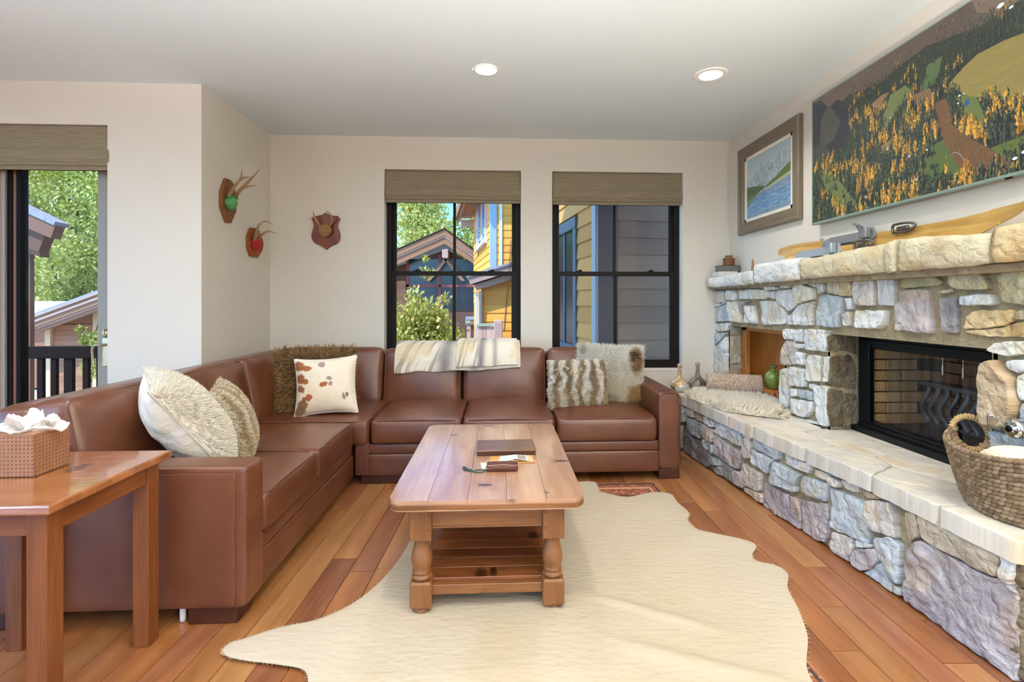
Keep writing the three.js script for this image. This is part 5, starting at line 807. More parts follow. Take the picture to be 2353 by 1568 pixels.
// ---------- framed mountain painting ----------
{
  const t = thing('framed_painting', 'framed oil painting of snowy peaks above a blue lake, hung beside the television', 'painting', [2.138, 2.208, -3.873], -Math.PI / 2);
  const w = 0.90, h = 0.745, fm = M({ color: 0x8d8170, roughness: 0.5, bumpMap: rep(T.hair, 0.5, 4), bumpScale: 0.002, map: rep(tex(256, 256, (u, v) => mixc([0.78, 0.74, 0.70], [1, 1, 1], fbm(u, v, 3, 60, 8, 3))), 1, 2) });
  const prof = [[0, 0], [0, 0.03], [0.012, 0.038], [0.024, 0.034], [0.03, 0.028], [0.075, 0.030], [0.082, 0.022], [0.098, 0.019], [0.098, 0]];
  for (const [L, a, cx, cy, off] of [[w, 0, 0, -h / 2, 0.1], [w, Math.PI, 0, h / 2, 0.5], [h, Math.PI / 2, w / 2, 0, 0.3], [h, -Math.PI / 2, -w / 2, 0, 0.7]]) {
    const pos = [], idx = [], n = prof.length; for (const s of [-1, 1]) for (const [o, d] of prof) pos.push(s * (L / 2 - o), o, d); for (let i = 0; i < n; i++) { const a1 = i, b1 = (i + 1) % n; idx.push(a1, a1 + n, b1, b1, a1 + n, b1 + n); }
    let g = new THREE.BufferGeometry(); g.setAttribute('position', new THREE.Float32BufferAttribute(pos, 3)); g.setIndex(idx); g = boxUV(g, 'x', [off, off]); g.computeVertexNormals(); g.rotateZ(a); g.translate(cx, cy, 0); fm.side = THREE.DoubleSide; part('frame_rail', g, fm, t);
  }
  const iw = w - 0.19, ih = h - 0.19; part('liner', [b2(-iw / 2, iw / 2, -ih / 2, -ih / 2 + 0.028, 0.008, 0.017, 0.002), b2(-iw / 2, iw / 2, ih / 2 - 0.028, ih / 2, 0.008, 0.017, 0.002), b2(-iw / 2, -iw / 2 + 0.028, -ih / 2, ih / 2, 0.008, 0.017, 0.002), b2(iw / 2 - 0.028, iw / 2, -ih / 2, ih / 2, 0.008, 0.017, 0.002)], M({ color: 0xe8e2d4, roughness: 0.7 }), t);
  const pic = canvasTex(1024, 800, (c, W2, H2) => {
    const r = rng(99), g = c.createLinearGradient(0, 0, 0, H2 * 0.6); g.addColorStop(0, '#a9bfc4'); g.addColorStop(1, '#d6ddd8'); c.fillStyle = g; c.fillRect(0, 0, W2, H2);
    const P = (pts, f, a = 1) => { c.globalAlpha = a; c.fillStyle = f; c.beginPath(); pts.forEach(([x, y], i) => (i ? c.lineTo(x * W2, y * H2) : c.moveTo(x * W2, y * H2))); c.closePath(); c.fill(); c.globalAlpha = 1; };
    const ridge = [[0, 0.36], [0.04, 0.32], [0.08, 0.38], [0.15, 0.33], [0.2, 0.3], [0.26, 0.2], [0.31, 0.22], [0.36, 0.06], [0.40, 0.12], [0.43, 0.09], [0.48, 0.16], [0.52, 0.17], [0.56, 0.22], [0.64, 0.25], [0.70, 0.18], [0.78, 0.1], [0.83, 0.05], [0.88, 0.12], [0.94, 0.2], [1, 0.17], [1, 0.6], [0, 0.62]]; P(ridge, '#a7b7c0');
    for (let i = 0; i < 900; i++) { const x = r(), k = ridge.findIndex((q) => q[0] > x), a = ridge[Math.max(0, k - 1)], b = ridge[k], y0 = mix(a[1], b[1], (x - a[0]) / Math.max(1e-3, b[0] - a[0])), y = y0 + r() * r() * 0.34; if (y > 0.56) continue; c.globalAlpha = 0.55; c.strokeStyle = ['#dfe6ea', '#f0f2f2', '#7f97a6', '#5e8396', '#8fa0b4', '#c5ced8'][Math.floor(r() * 6)]; c.lineWidth = 3 + r() * 7; c.beginPath(); c.moveTo(x * W2, y * H2); c.lineTo((x + (r() - 0.65) * 0.05) * W2, (y + 0.03 + r() * 0.07) * H2); c.stroke(); }
    P([[0, 0.46], [0.2, 0.49], [0.46, 0.56], [0.3, 0.62], [0, 0.72]], '#5c7050'); P([[0.46, 0.56], [0.7, 0.47], [1, 0.33], [1, 0.48], [0.7, 0.56], [0.5, 0.6]], '#6d7a50'); P([[0.48, 0.585], [1, 0.48], [1, 0.54], [0.55, 0.62]], '#b9bd94');
    P([[0, 0.74], [0.3, 0.63], [0.55, 0.61], [1, 0.53], [1, 1], [0, 1]], '#7d9fc0'); for (let i = 0; i < 1400; i++) { const y = 0.56 + 0.44 * r(), x = r(); if (y < 0.74 - 0.2 * x) continue; c.globalAlpha = 0.45; c.fillStyle = y > 0.68 && y < 0.92 ? ['#3f78b0', '#5a8fc2', '#2f66a0', '#86aed2', '#c9dcea'][Math.floor(r() * 5)] : ['#98a9c0', '#7e93ad', '#a9b3c6', '#5f7488'][Math.floor(r() * 4)]; c.save(); c.translate(x * W2, y * H2); c.rotate(-0.12); c.fillRect(0, 0, 30 + r() * 90, 2 + r() * 6); c.restore(); }
    P([[0, 0.62], [0.3, 0.62], [0.14, 0.74], [0, 0.8]], '#6f8060', 0.7); for (let i = 0; i < 500; i++) { c.globalAlpha = 0.3; c.fillStyle = ['#3f5238', '#7d8c5e', '#56683f'][i % 3]; const x = r() * 0.45, y = 0.48 + r() * 0.16; c.fillRect(x * W2, y * H2, 4 + r() * 8, 8 + r() * 14); }
    c.globalAlpha = 1;
  });
  part('canvas', new THREE.PlaneGeometry(iw - 0.05, ih - 0.05).translate(0, 0, 0.0095), M({ map: pic, roughness: 0.55, bumpMap: rep(T.linen, 1, 1), bumpScale: 0.001 }), t);
}

// ---------- antler mounts ----------
const bone = M({ map: tex(128, 128, (u, v) => mixc([0.62, 0.47, 0.30], [0.80, 0.70, 0.54], fbm(u, v, 3, 9, 4))), roughness: 0.6, bumpMap: rep(T.hair, 2, 2), bumpScale: 0.002 });
const antler = (pts, r) => tube(pts, r, 30, 9, (t) => 1.05 - 0.88 * t * t);
function plaque(outline, depth, to) { const g = extr(shapeOf(outline), depth - 0.012, 0.006, 2); return to(boxUV(g, 'y')); }
const onReturn = (g) => g.rotateY(Math.PI / 2).translate(XC + 0.007, 0, 0);   // drawn in (-z, y), hung on the return wall
{
  const t = thing('antler_mount', 'forked antlers with a green painted skull on an eight-sided wooden plaque', 'antler mount', [0, 0, 0], 0, 'antler mounts in the corner');
  part('plaque', plaque([[3.79, 2.165], [3.857, 2.168], [3.905, 2.135], [3.938, 2.033], [3.931, 1.941], [3.863, 1.845], [3.80, 1.84], [3.728, 1.945], [3.728, 2.052]], 0.024, onReturn), woodM(wood.oak, { color: 0xd9c4a8, roughness: 0.6 }), t);
  const gs = M({ color: 0x5fae6c, roughness: 0.6, bumpMap: rep(T.rockB, 6, 6), bumpScale: 0.006 }), sk = (m, x, y, z, a, b, c) => { const g = new THREE.SphereGeometry(1, 24, 18), p = g.attributes.position; for (let i = 0; i < p.count; i++) { const q = V(p.getX(i), p.getY(i), p.getZ(i)), k = 1 + 0.14 * N3(q.x * 2.2, q.y * 2.2, q.z * 2.2 + a) - (q.y < -0.4 ? 0.12 : 0); p.setXYZ(i, q.x * a * k, q.y * b * k, q.z * c * k); } g.computeVertexNormals(); return part('skull', g.translate(x, y, z), m, t); };
  const s = sk(gs, -1.985, 1.985, -3.812, 0.042, 0.058, 0.05); part('pedicle', [at(new THREE.CylinderGeometry(0.015, 0.019, 0.03, 12), -1.975, 2.03, -3.775), at(new THREE.CylinderGeometry(0.015, 0.019, 0.03, 12), -1.965, 2.035, -3.835)], gs, s);
  const an = [[[-1.98, 2.03, -3.772], [-1.94, 2.084, -3.755], [-1.9, 2.119, -3.735], [-1.88, 2.153, -3.742], [-1.874, 2.185, -3.745], [-1.87, 2.216, -3.741]], [[-1.97, 2.035, -3.832], [-1.92, 2.068, -3.795], [-1.89, 2.098, -3.793], [-1.84, 2.163, -3.807], [-1.775, 2.24, -3.814]]], ti = [[[-1.886, 2.14, -3.738], [-1.85, 2.159, -3.738], [-1.815, 2.167, -3.753]], [[-1.90, 2.088, -3.793], [-1.85, 2.104, -3.789], [-1.795, 2.118, -3.802]]];
  an.forEach((a, i) => part('tine', antler(ti[i], 0.009), bone, part('antler', antler(a, 0.0135), bone, t)));
}
{
  const t = thing('antler_mount', 'small curved antlers with a red painted skull on a wooden plaque', 'antler mount', [0, 0, 0], 0, 'antler mounts in the corner');
  part('plaque', plaque([[4.168, 1.855], [4.273, 1.862], [4.335, 1.82], [4.378, 1.75], [4.36, 1.69], [4.281, 1.622], [4.165, 1.622], [4.117, 1.70], [4.117, 1.775]], 0.024, onReturn), woodM(wood.niche, { color: 0xc9a080, roughness: 0.6 }), t);
  const rm = M({ color: 0xb8282c, roughness: 0.55, bumpMap: rep(T.rockB, 6, 6), bumpScale: 0.006 }), g = new THREE.SphereGeometry(1, 24, 18), p = g.attributes.position; for (let i = 0; i < p.count; i++) { const q = V(p.getX(i), p.getY(i), p.getZ(i)), k = 1 + 0.16 * N3(q.x * 2.5, q.y * 2.5, q.z * 2.5); p.setXYZ(i, q.x * 0.04 * k, q.y * 0.052 * k, q.z * 0.045 * k); } g.computeVertexNormals();
  part('skull', g.translate(-1.985, 1.725, -4.195), rm, t);
  for (const a of [[[-1.985, 1.745, -4.168], [-1.95, 1.828, -4.134], [-1.92, 1.88, -4.128], [-1.89, 1.905, -4.153], [-1.84, 1.884, -4.172]], [[-1.975, 1.76, -4.22], [-1.93, 1.802, -4.18], [-1.88, 1.828, -4.184], [-1.82, 1.815, -4.19]], [[-1.975, 1.765, -4.19], [-1.95, 1.802, -4.160], [-1.94, 1.83, -4.171]]]) part('antler', antler(a, a.length > 3 ? 0.011 : 0.008), bone, t);
}
{
  const t = thing('antler_mount', 'pale skull cap with two short antlers on a red-brown shield on the back wall', 'antler mount', [0, 0, 0], 0, 'antler mounts in the corner');
  const s = new THREE.Shape(); s.moveTo(-1.641, 2.015); s.quadraticCurveTo(-1.575, 2.015, -1.538, 2.049); s.quadraticCurveTo(-1.50, 2.015, -1.433, 2.018); s.lineTo(-1.411, 1.990); s.quadraticCurveTo(-1.452, 1.945, -1.418, 1.88); s.quadraticCurveTo(-1.395, 1.80, -1.45, 1.765); s.quadraticCurveTo(-1.50, 1.75, -1.531, 1.715); s.quadraticCurveTo(-1.565, 1.75, -1.62, 1.768); s.quadraticCurveTo(-1.678, 1.81, -1.655, 1.88); s.quadraticCurveTo(-1.625, 1.945, -1.664, 1.99); s.closePath();
  part('shield', boxUV(extr(s, 0.012, 0.007, 3, 10).translate(0, 0, ZB + 0.007), 'y'), woodM(wood.table, { color: 0xb8795a, roughness: 0.4, clearcoat: 0.5 }), t);
  const g = new THREE.SphereGeometry(1, 28, 20), p = g.attributes.position; for (let i = 0; i < p.count; i++) { const q = V(p.getX(i), p.getY(i), p.getZ(i)), k = 1 + 0.07 * N3(q.x * 3, q.y * 3, q.z * 3), w = 1 - 0.18 * Math.max(0, -q.y); p.setXYZ(i, q.x * 0.062 * k * w, q.y * 0.056 * k, q.z * 0.045 * k); } g.computeVertexNormals();
  const skm = M({ color: 0xb98f5e, roughness: 0.8, bumpMap: rep(T.hair, 3, 3), bumpScale: 0.004 }); part('skull_cap', g.translate(-1.533, 1.882, ZB + 0.055), skm, t);
  for (const a of [[[-1.575, 1.915, -4.50], [-1.587, 1.95, -4.475], [-1.609, 2.0, -4.45], [-1.613, 2.042, -4.43]], [[-1.50, 1.915, -4.50], [-1.468, 1.965, -4.47], [-1.464, 2.011, -4.44], [-1.497, 2.048, -4.42]]]) part('antler', antler(a, 0.0105), M({ map: bone.map, color: 0xf3e2c4, roughness: 0.6 }), t);
}

// ---------- on the mantel ----------
function ski(name, label, pts, wd) {
  const t = thing(name, label, 'ski', [0, 0, 0], 0, 'old wooden skis on the mantel'), c = new THREE.CatmullRomCurve3(pts.map((p) => V(...p))), n = 70, pos = [], uv = [], idx = [], th = 0.017, P = [];
  for (let i = 0; i <= n; i++) { const u = i / n, q = c.getPointAt(u), ww = wd * (u < 0.06 ? 0.55 + 0.45 * Math.sqrt(u / 0.06) : u > 0.86 ? 1.08 * Math.sqrt(Math.max(0.02, (1 - u) / 0.14)) : 0.95 + 0.1 * Math.pow(2 * u - 1, 2)) / 2, lean = 0.22, tk = th * (u > 0.8 ? mix(1, 0.45, (u - 0.8) / 0.2) : u < 0.1 ? 0.7 : 1) * (1 + 0.5 * Math.exp(-Math.pow((u - 0.35) / 0.15, 2)));
    for (const [a, b] of [[-1, 0], [-1, 1], [-0.3, 1], [0, 0.82], [0.3, 1], [1, 1], [1, 0]]) { const y = a * ww; P.push([q.x - b * tk + y * lean, q.y + y, q.z]); pos.push(...P[P.length - 1]); uv.push(q.z, y + b * 0.02); } }
  for (let i = 0; i < n; i++) for (let j = 0; j < 7; j++) { const a = i * 7 + j, b = i * 7 + (j + 1) % 7; idx.push(a, b, a + 7, b, b + 7, a + 7); } for (const o of [0, n * 7]) for (let j = 1; j < 6; j++) idx.push(o, o + j, o + j + 1);
  const g = new THREE.BufferGeometry(); g.setAttribute('position', new THREE.Float32BufferAttribute(pos, 3)); g.setAttribute('uv', new THREE.Float32BufferAttribute(uv, 2)); g.setIndex(idx); const gg = toCreasedNormals(g, 0.6);
  part('ski_body', gg, MP({ map: wood.ski, roughness: 0.34, clearcoat: 0.7, clearcoatRoughness: 0.2, side: THREE.DoubleSide }), t); return t;
}
function binding(t, x, y, z, c, lean) {                       // sole plate with ears, toe iron and buckle
  const m = M({ color: c, roughness: 0.42, metalness: 0.45, bumpMap: rep(T.grit, 8, 8), bumpScale: 0.001 }), flat = (pts, d) => { const g = extr(shapeOf(pts), d, 0.0015, 1); g.rotateY(-Math.PI / 2); return place(g, [x, y, z], [0, 0, -lean]); };
  part('sole_plate', flat([[-0.02, -0.03], [0.05, -0.046], [0.30, -0.043], [0.355, -0.03], [0.40, -0.036], [0.44, 0.0], [0.40, 0.05], [0.35, 0.035], [0.05, 0.034], [-0.01, 0.02]].map(([a, b]) => [a, b]), 0.005), m, t);
  part('toe_iron', [place(tube([[-0.006, 0.036, 0.36], [-0.05, 0.06, 0.37], [-0.055, 0.075, 0.33], [-0.02, 0.078, 0.30], [-0.01, 0.05, 0.31]], 0.006, 30, 7), [x, y, z]), place(softBox(0.035, 0.06, 0.06, 0.008).translate(-0.022, 0.02, 0.37), [x, y, z])], m, t);
  part('heel_ear', place(softBox(0.03, 0.045, 0.10, 0.010).translate(-0.02, -0.038, 0.24), [x, y, z]), M({ color: 0x3f3e3c, roughness: 0.5, metalness: 0.4 }), t);
  part('buckle', [place(tube([[-0.012, 0.028, 0.56], [-0.024, 0.032, 0.60], [-0.024, 0.028, 0.68], [-0.012, 0.018, 0.70], [-0.018, -0.006, 0.68], [-0.022, -0.010, 0.60], [-0.012, -0.004, 0.56]], 0.0065, 50, 7, null, true), [x, y, z]), place(softBox(0.016, 0.022, 0.07, 0.006).translate(-0.018, 0.008, 0.63), [x, y, z])], M({ color: 0x6f6d68, roughness: 0.3, metalness: 0.8 }), t);
}
{
  const a = ski('wooden_ski', 'upper old yellow wooden ski with curled tip and grey metal binding', [[2.072, 1.618, -3.60], [2.072, 1.616, -3.3], [2.07, 1.602, -2.9], [2.068, 1.594, -2.6], [2.066, 1.590, -2.3], [2.05, 1.588, -2.1], [2.02, 1.592, -1.95], [1.965, 1.603, -1.80], [1.93, 1.615, -1.72]], 0.072); binding(a, 2.052, 1.615, -3.06, 0x8f9092, 0.22);
  const b = ski('wooden_ski', 'lower old wooden ski partly behind the mantel edge, with bluish metal plate', [[2.015, 1.560, -3.42], [2.015, 1.556, -3.1], [2.013, 1.548, -2.8], [2.01, 1.545, -2.5], [2.005, 1.545, -2.2], [1.99, 1.548, -2.0], [1.96, 1.562, -1.87]], 0.062); binding(b, 1.995, 1.552, -3.26, 0xa9b2bd, 0.22);
}
{
  const z = -4.36, st = thing('stone_block', 'small pale stone block on the far end of the mantel', 'stone', [2.0, 1.472, -4.34]); part('block', smooth(softBox(0.17, 0.045, 0.15, 0.008, [0, 0, 0], [8, 3, 8], 0.004, 3)).translate(0, 0.0225, 0), M({ color: 0xcfcdc2, roughness: 0.85, bumpMap: rep(T.rockB, 4, 4), bumpScale: 0.006 }), st);
  const bk = thing('book', 'small dark grey book lying on the pale block at the mantel end', 'book', [2.03, 1.5185, -4.36], 0.1); part('cover', [b2(-0.085, 0.085, 0, 0.004, -0.06, 0.06, 0.001), b2(-0.085, 0.085, 0.05, 0.054, -0.06, 0.06, 0.001), b2(0.081, 0.085, 0, 0.054, -0.06, 0.06, 0.001)], M({ color: 0x4a4643, roughness: 0.6 }), bk); part('pages', b2(-0.082, 0.081, 0.004, 0.05, -0.057, 0.057), M({ color: 0x6f6a63, roughness: 0.9 }), bk);
  const j = thing('wooden_jar', 'little square brown lidded jar standing on the dark book', 'jar', [2.045, 1.573, -4.36], 0.1), jm = woodM(wood.oak, { color: 0xd8c4a4 }); part('body', bx(0.075, 0.06, 0.075, 0, 0.03, 0, 0.006, 'y'), jm, j); part('lid', [bx(0.08, 0.008, 0.08, 0, 0.064, 0, 0.003), at(lathe([[0.03, 0.068], [0.03, 0.08], [0.034, 0.083], [0.034, 0.09], [0, 0.092]], 24), 0, 0, 0)], woodM(wood.oak), j);
  const ca = thing('form', 'thin tapered brown candle near the wall behind the mantel end', 'form', [2.085, 1.497, -4.02]); part('form_body', lathe([[0, 0], [0.014, 0], [0.013, 0.02], [0.006, 0.10], [0, 0.104]], 16), M({ color: 0x9a6a40, roughness: 0.6 }), ca); part('form_tip', tube([[0, 0.103, 0], [0.001, 0.11, 0], [0.002, 0.115, 0]], 0.001, 6, 5), mat.dark, ca);  // blurry brown shape built as a solid tapered piece
}

// ---------- on the hearth ----------
function decanter(label, x, z, c0, c1, stop) {
  const t = thing('ceramic_decanter', label, 'decanter', [x, HS + 0.001, z], 0.4, 'glazed decanters by the wall'), gm = MP({ map: tex(256, 256, (u, v) => mixc(mixc(c0, c1, sm(0.42, 0.6, fbm(u, v, 5, 5, Math.round(x * 100)))), [0.34, 0.24, 0.14], 0.7 * sm(0.62, 0.72, fbm(u, v, 9, 9, 5)))), roughness: 0.28, metalness: 0.15, clearcoat: 0.8, clearcoatRoughness: 0.1 });
  part('body', lathe([[0, 0], [0.045, 0], [0.07, 0.012], [0.082, 0.038], [0.08, 0.066], [0.062, 0.092], [0.036, 0.112], [0.021, 0.132], [0.0165, 0.165], [0.0175, 0.196], [0.021, 0.20], [0.012, 0.2], [0.012, 0.19]], 48), gm, t);
  const s = part('stopper', new THREE.SphereGeometry(0.0215, 24, 16).translate(0, 0.224, 0), M({ color: stop, roughness: 0.55 }), t); part('stopper_neck', lathe([[0.011, 0.192], [0.012, 0.205], [0.016, 0.209]], 20), M({ color: stop, roughness: 0.55 }), s);
}
decanter('orange and silver glazed round decanter with a ball stopper, nearest the sofa arm', 1.563, -4.26, [0.76, 0.60, 0.40], [0.80, 0.80, 0.78], 0xb39a88);
decanter('dark grey-green glazed round decanter with a ball stopper, beside the rolled mat', 1.75, -4.33, [0.42, 0.39, 0.32], [0.58, 0.59, 0.58], 0x9b877c);
{
  const A = V(1.735, HS + 0.103, -4.10), B = V(2.125, HS + 0.10, -3.96), L = A.distanceTo(B), R = 0.076, t = thing('rolled_mat', 'rolled beige woven mat with fringe lying on the sheepskin', 'rolled mat', A.toArray(), Math.atan2(-(B.z - A.z), B.x - A.x));
  const wm = M({ color: 0xb9a08c, roughness: 0.95 }), turn = 6.28 * 3.2, pts = []; for (let i = 0; i <= 150; i++) { const a = i / 150 * turn, r = mix(0.018, R, i / 150); pts.push([r * Math.cos(a + 2.2), r * Math.sin(a + 2.2)]); }
  const sh = shapeOf([...pts, ...pts.slice().reverse().map(([x, y]) => { const k = Math.hypot(x, y); return [x * (k - 0.012) / k, y * (k - 0.012) / k]; })]), g = extr(sh, L, 0); g.rotateY(Math.PI / 2); part('mat_body', boxUV(g), wm, t);
  // rows of knots over the outside
  const m = new THREE.InstancedMesh(new THREE.SphereGeometry(1, 7, 5), M({ color: 0xffffff, roughness: 0.95 }), 46 * 52), d = new THREE.Object3D(), col = new THREE.Color(), r = rng(17); let k = 0;
  for (let i = 0; i < 46; i++) for (let j = 0; j < 52; j++) { const a = j / 52 * 6.283 + (i % 2) * 0.06; d.position.set((i + 0.5) / 46 * L, Math.sin(a) * R, Math.cos(a) * R); d.rotation.set(-a, 0, (i % 2 ? 0.5 : -0.5)); d.scale.set(0.0052, 0.0062, 0.0035); d.updateMatrix(); m.setMatrixAt(k, d.matrix); col.setRGB(...mixc([0.66, 0.55, 0.46], [0.82, 0.74, 0.67], r()), THREE.SRGBColorSpace); m.setColorAt(k++, col); }
  m.name = 'knots'; stuff(m); t.add(m);
  fur(t, 420, 0.04, (r2) => { const a = r2() * 6.28, q = 0.02 + r2() * 0.055; return [V(L, q * Math.sin(a), q * Math.cos(a)), V(0.8, -0.5 - r2(), 0.5 * (r2() - 0.5) * 2), 0.035 + 0.03 * r2(), mixc([0.50, 0.38, 0.22], [0.70, 0.58, 0.40], r2())]; }, furMat, 91, 'fringe');
}
{
  const out = [[1.53, -3.99], [1.60, -4.13], [1.70, -4.20], [1.80, -4.15], [1.934, -4.06], [2.06, -3.95], [2.07, -3.75], [2.06, -3.60], [1.985, -3.44], [1.93, -3.31], [1.84, -3.24], [1.76, -3.29], [1.66, -3.37], [1.585, -3.49], [1.545, -3.72]];
  const crv = new THREE.CatmullRomCurve3(out.map(([x, z]) => V(x, 0, z)), true, 'centripetal'), n = 160, rim = crv.getPoints(n).slice(0, n), c = V(1.8, 0, -3.75), pos = [], uv = [], idx = [], K = 10;
  for (let k = 0; k <= K; k++) rim.forEach((p) => { const f = 1 - k / K, x = mix(c.x, p.x, f), z = mix(c.z, p.z, f); pos.push(x, HS + 0.004 + 0.014 * sm(0, 0.25, k / K), z); uv.push(x, z); }); rim.forEach((p) => { pos.push(p.x, HS + 0.002, p.z); uv.push(0, 0); });
  for (let k = 0; k < K; k++) for (let i = 0; i < n; i++) { const a = k * n + i, b = k * n + (i + 1) % n; idx.push(a, b, a + n, b, b + n, a + n); }
  const g = new THREE.BufferGeometry(); g.setAttribute('position', new THREE.Float32BufferAttribute(pos, 3)); g.setAttribute('uv', new THREE.Float32BufferAttribute(uv, 2)); g.setIndex(idx); g.computeVertexNormals();
  const wm = M({ color: 0xe6dcc8, roughness: 0.95, side: THREE.DoubleSide }), t = thing('sheepskin', 'shaggy white sheepskin spread on the far end of the hearth', 'sheepskin'); part('hide', g, wm, t);
  fur(t, 9000, 0.055, (r) => { const i = Math.floor(r() * n), f = Math.sqrt(r()), p = rim[i], x = mix(c.x, p.x, f), z = mix(c.z, p.z, f), s = N3(x * 7, z * 7, 2) * 2.5, e = f > 0.93 ? 1 : 0; return [V(x, HS + 0.012 * (1 - e * 0.6), z), V(Math.cos(s) * 0.7 + (p.x - c.x) * e * 2.5, 0.75 - 0.35 * e + r() * 0.3, Math.sin(s) * 0.7 + (p.z - c.z) * e * 2.5), 0.045 + 0.025 * r(), mixc([0.97, 0.95, 0.91], [0.93, 0.86, 0.72], r() * 0.6 + 0.4 * (z > -3.55 ? r() : 0))]; }, furMat, 92);
}
{
  const t = thing('green_vase', 'small green crackle-glazed vase with a cap standing in the log niche', 'vase', [2.195, 0.5565, -3.905]), gm = MP({ map: tex(256, 256, (u, v) => { const k = Math.abs(fbm(u, v, 7, 7, 3, 3) - 0.5); return mixc(mixc([0.36, 0.46, 0.16], [0.58, 0.68, 0.32], fbm(u, v, 4, 4, 9)), [0.74, 0.80, 0.52], 0.6 * (1 - sm(0.0, 0.02, k))); }), roughness: 0.25, clearcoat: 1, clearcoatRoughness: 0.08 });
  part('body', lathe([[0, 0], [0.034, 0], [0.042, 0.012], [0.058, 0.045], [0.066, 0.082], [0.061, 0.115], [0.042, 0.14], [0.024, 0.15], [0.02, 0.156], [0.02, 0.164]], 40), gm, t); part('cap', lathe([[0.02, 0.16], [0.022, 0.166], [0.032, 0.17], [0.033, 0.178], [0.024, 0.188], [0, 0.191]], 32), MP({ color: 0x6f7448, roughness: 0.4, clearcoat: 0.5 }), t);
}
// woven basket with a looped handle and cream cloth in it
{
  const cx = 1.88, cz = -1.755, t = thing('woven_basket', 'oval woven water-hyacinth basket with looped handles on the near end of the hearth', 'basket', [cx, HS + 0.001, cz], -0.3);
  const ax = (v) => 0.105 + 0.060 * Math.pow(v, 0.75), az = (v) => 0.165 + 0.085 * Math.pow(v, 0.75), hy = (v, a) => v * (0.225 + 0.035 * Math.pow(Math.abs(Math.sin(a)), 3)), wv = M({ color: 0x7a5f3e, roughness: 0.95 });
  const RY = 0.232, RR = 0.064, gap = (x, y, z) => Math.abs(z) > 0.15 && Math.hypot(x, y - RY) < RR - 0.002;
  const wall = (o) => { const pos = [], idx = [], n = 64, k = 14; for (let j = 0; j <= k; j++) for (let i = 0; i <= n; i++) { const a = i / n * 6.2832, v = j / k; pos.push((ax(v) - o) * Math.cos(a), hy(v, a) + 0.004, (az(v) - o) * Math.sin(a)); } for (let j = 0; j < k; j++) for (let i = 0; i < n; i++) { const a = j * (n + 1) + i; if (gap(pos[a * 3], pos[a * 3 + 1] + 0.008, pos[a * 3 + 2])) continue; idx.push(a, a + 1, a + n + 1, a + 1, a + n + 2, a + n + 1); } const g = new THREE.BufferGeometry(); g.setAttribute('position', new THREE.Float32BufferAttribute(pos, 3)); g.setIndex(idx); g.computeVertexNormals(); return g; };
  wv.side = THREE.DoubleSide; part('basket_shell', [wall(0.004), new THREE.CylinderGeometry(1, 1, 0.006, 40).scale(0.105, 1, 0.165).translate(0, 0.004, 0)], wv, t);
  const rows = 15, tot = []; const d = new THREE.Object3D(), r = rng(33), list = [];
  for (let j = 0; j < rows; j++) { const v = (j + 0.5) / rows, n = Math.round(6.28 * Math.hypot(ax(v), az(v)) / 1.414 / 0.0185); for (let i = 0; i < n; i++) { const a = (i + (j % 2) * 0.5) / n * 6.2832; if (!gap(ax(v) * Math.cos(a), hy(v, a), az(v) * Math.sin(a))) list.push([a, v, j]); } }
  const m = new THREE.InstancedMesh(new THREE.SphereGeometry(1, 10, 7), M({ color: 0xffffff, roughness: 0.75, bumpMap: rep(T.hair, 1, 1), bumpScale: 0.001 }), list.length * 2), col = new THREE.Color(); let k = 0;
  for (const side of [1, -1]) for (const [a, v, j] of list) { const o = side > 0 ? 0.002 : -0.009, x = (ax(v) + o) * Math.cos(a), z = (az(v) + o) * Math.sin(a), nx = Math.cos(a) / ax(v), nz = Math.sin(a) / az(v); d.position.set(x, hy(v, a) + 0.006, z); d.rotation.set(0, Math.atan2(nx, nz), 0); d.rotateZ(j % 2 ? 0.5 : 0.5); d.scale.set(0.0138, 0.0088, 0.0075); d.updateMatrix(); m.setMatrixAt(k, d.matrix); col.setRGB(...mixc([0.47, 0.38, 0.27], [0.68, 0.58, 0.46], r()), THREE.SRGBColorSpace); m.setColorAt(k++, col); }
  m.name = 'weave'; stuff(m); t.add(m);
  for (const s of [-1, 1]) {
    const pts = []; for (let i = 0; i < 20; i++) { const a = i / 20 * 6.2832; pts.push([RR * Math.cos(a), RY + RR * Math.sin(a), s * (az(0.9) - 0.004) + 0.022 * s * Math.sin(a)]); }
    const h = part('handle', tube(pts, 0.010, 80, 10, null, true), M({ color: 0xa68a5c, roughness: 0.85 }), t), wrap = []; for (let i = 0; i < 34; i++) { const a = i / 34 * 6.2832, g = new THREE.TorusGeometry(0.0108, 0.0028, 6, 12); g.rotateY(Math.PI / 2); g.rotateZ(a + Math.PI / 2); wrap.push(at(g, RR * Math.cos(a), RY + RR * Math.sin(a), s * (az(0.9) - 0.004) + 0.022 * s * Math.sin(a))); } part('wrapping', wrap, M({ color: 0xb99d6c, roughness: 0.8 }), h);
  }
  const cl2 = thing('cloth', 'rolled cream cloth lying in the woven basket', 'cloth', [cx, HS + 0.01, cz], -0.3), cm = M({ color: 0xe9dcc6, roughness: 0.9, bumpMap: rep(T.soft, 3, 3), bumpScale: 0.008 });
  part('roll', softBox(0.16, 0.085, 0.16, 0.04, [0.004, 0.012, 0.004], [12, 8, 12], 0.010, 7).translate(-0.005, 0.185, 0.05), cm, cl2); part('roll', softBox(0.14, 0.07, 0.10, 0.032, [0, 0.008, 0], [12, 8, 10], 0.008, 11).translate(0, 0.17, -0.03), cm, cl2); part('under_layer', softBox(0.20, 0.13, 0.28, 0.05, [0, 0.006, 0], [10, 6, 12], 0.006, 13).translate(0, 0.08, 0.02), cm, cl2);
}
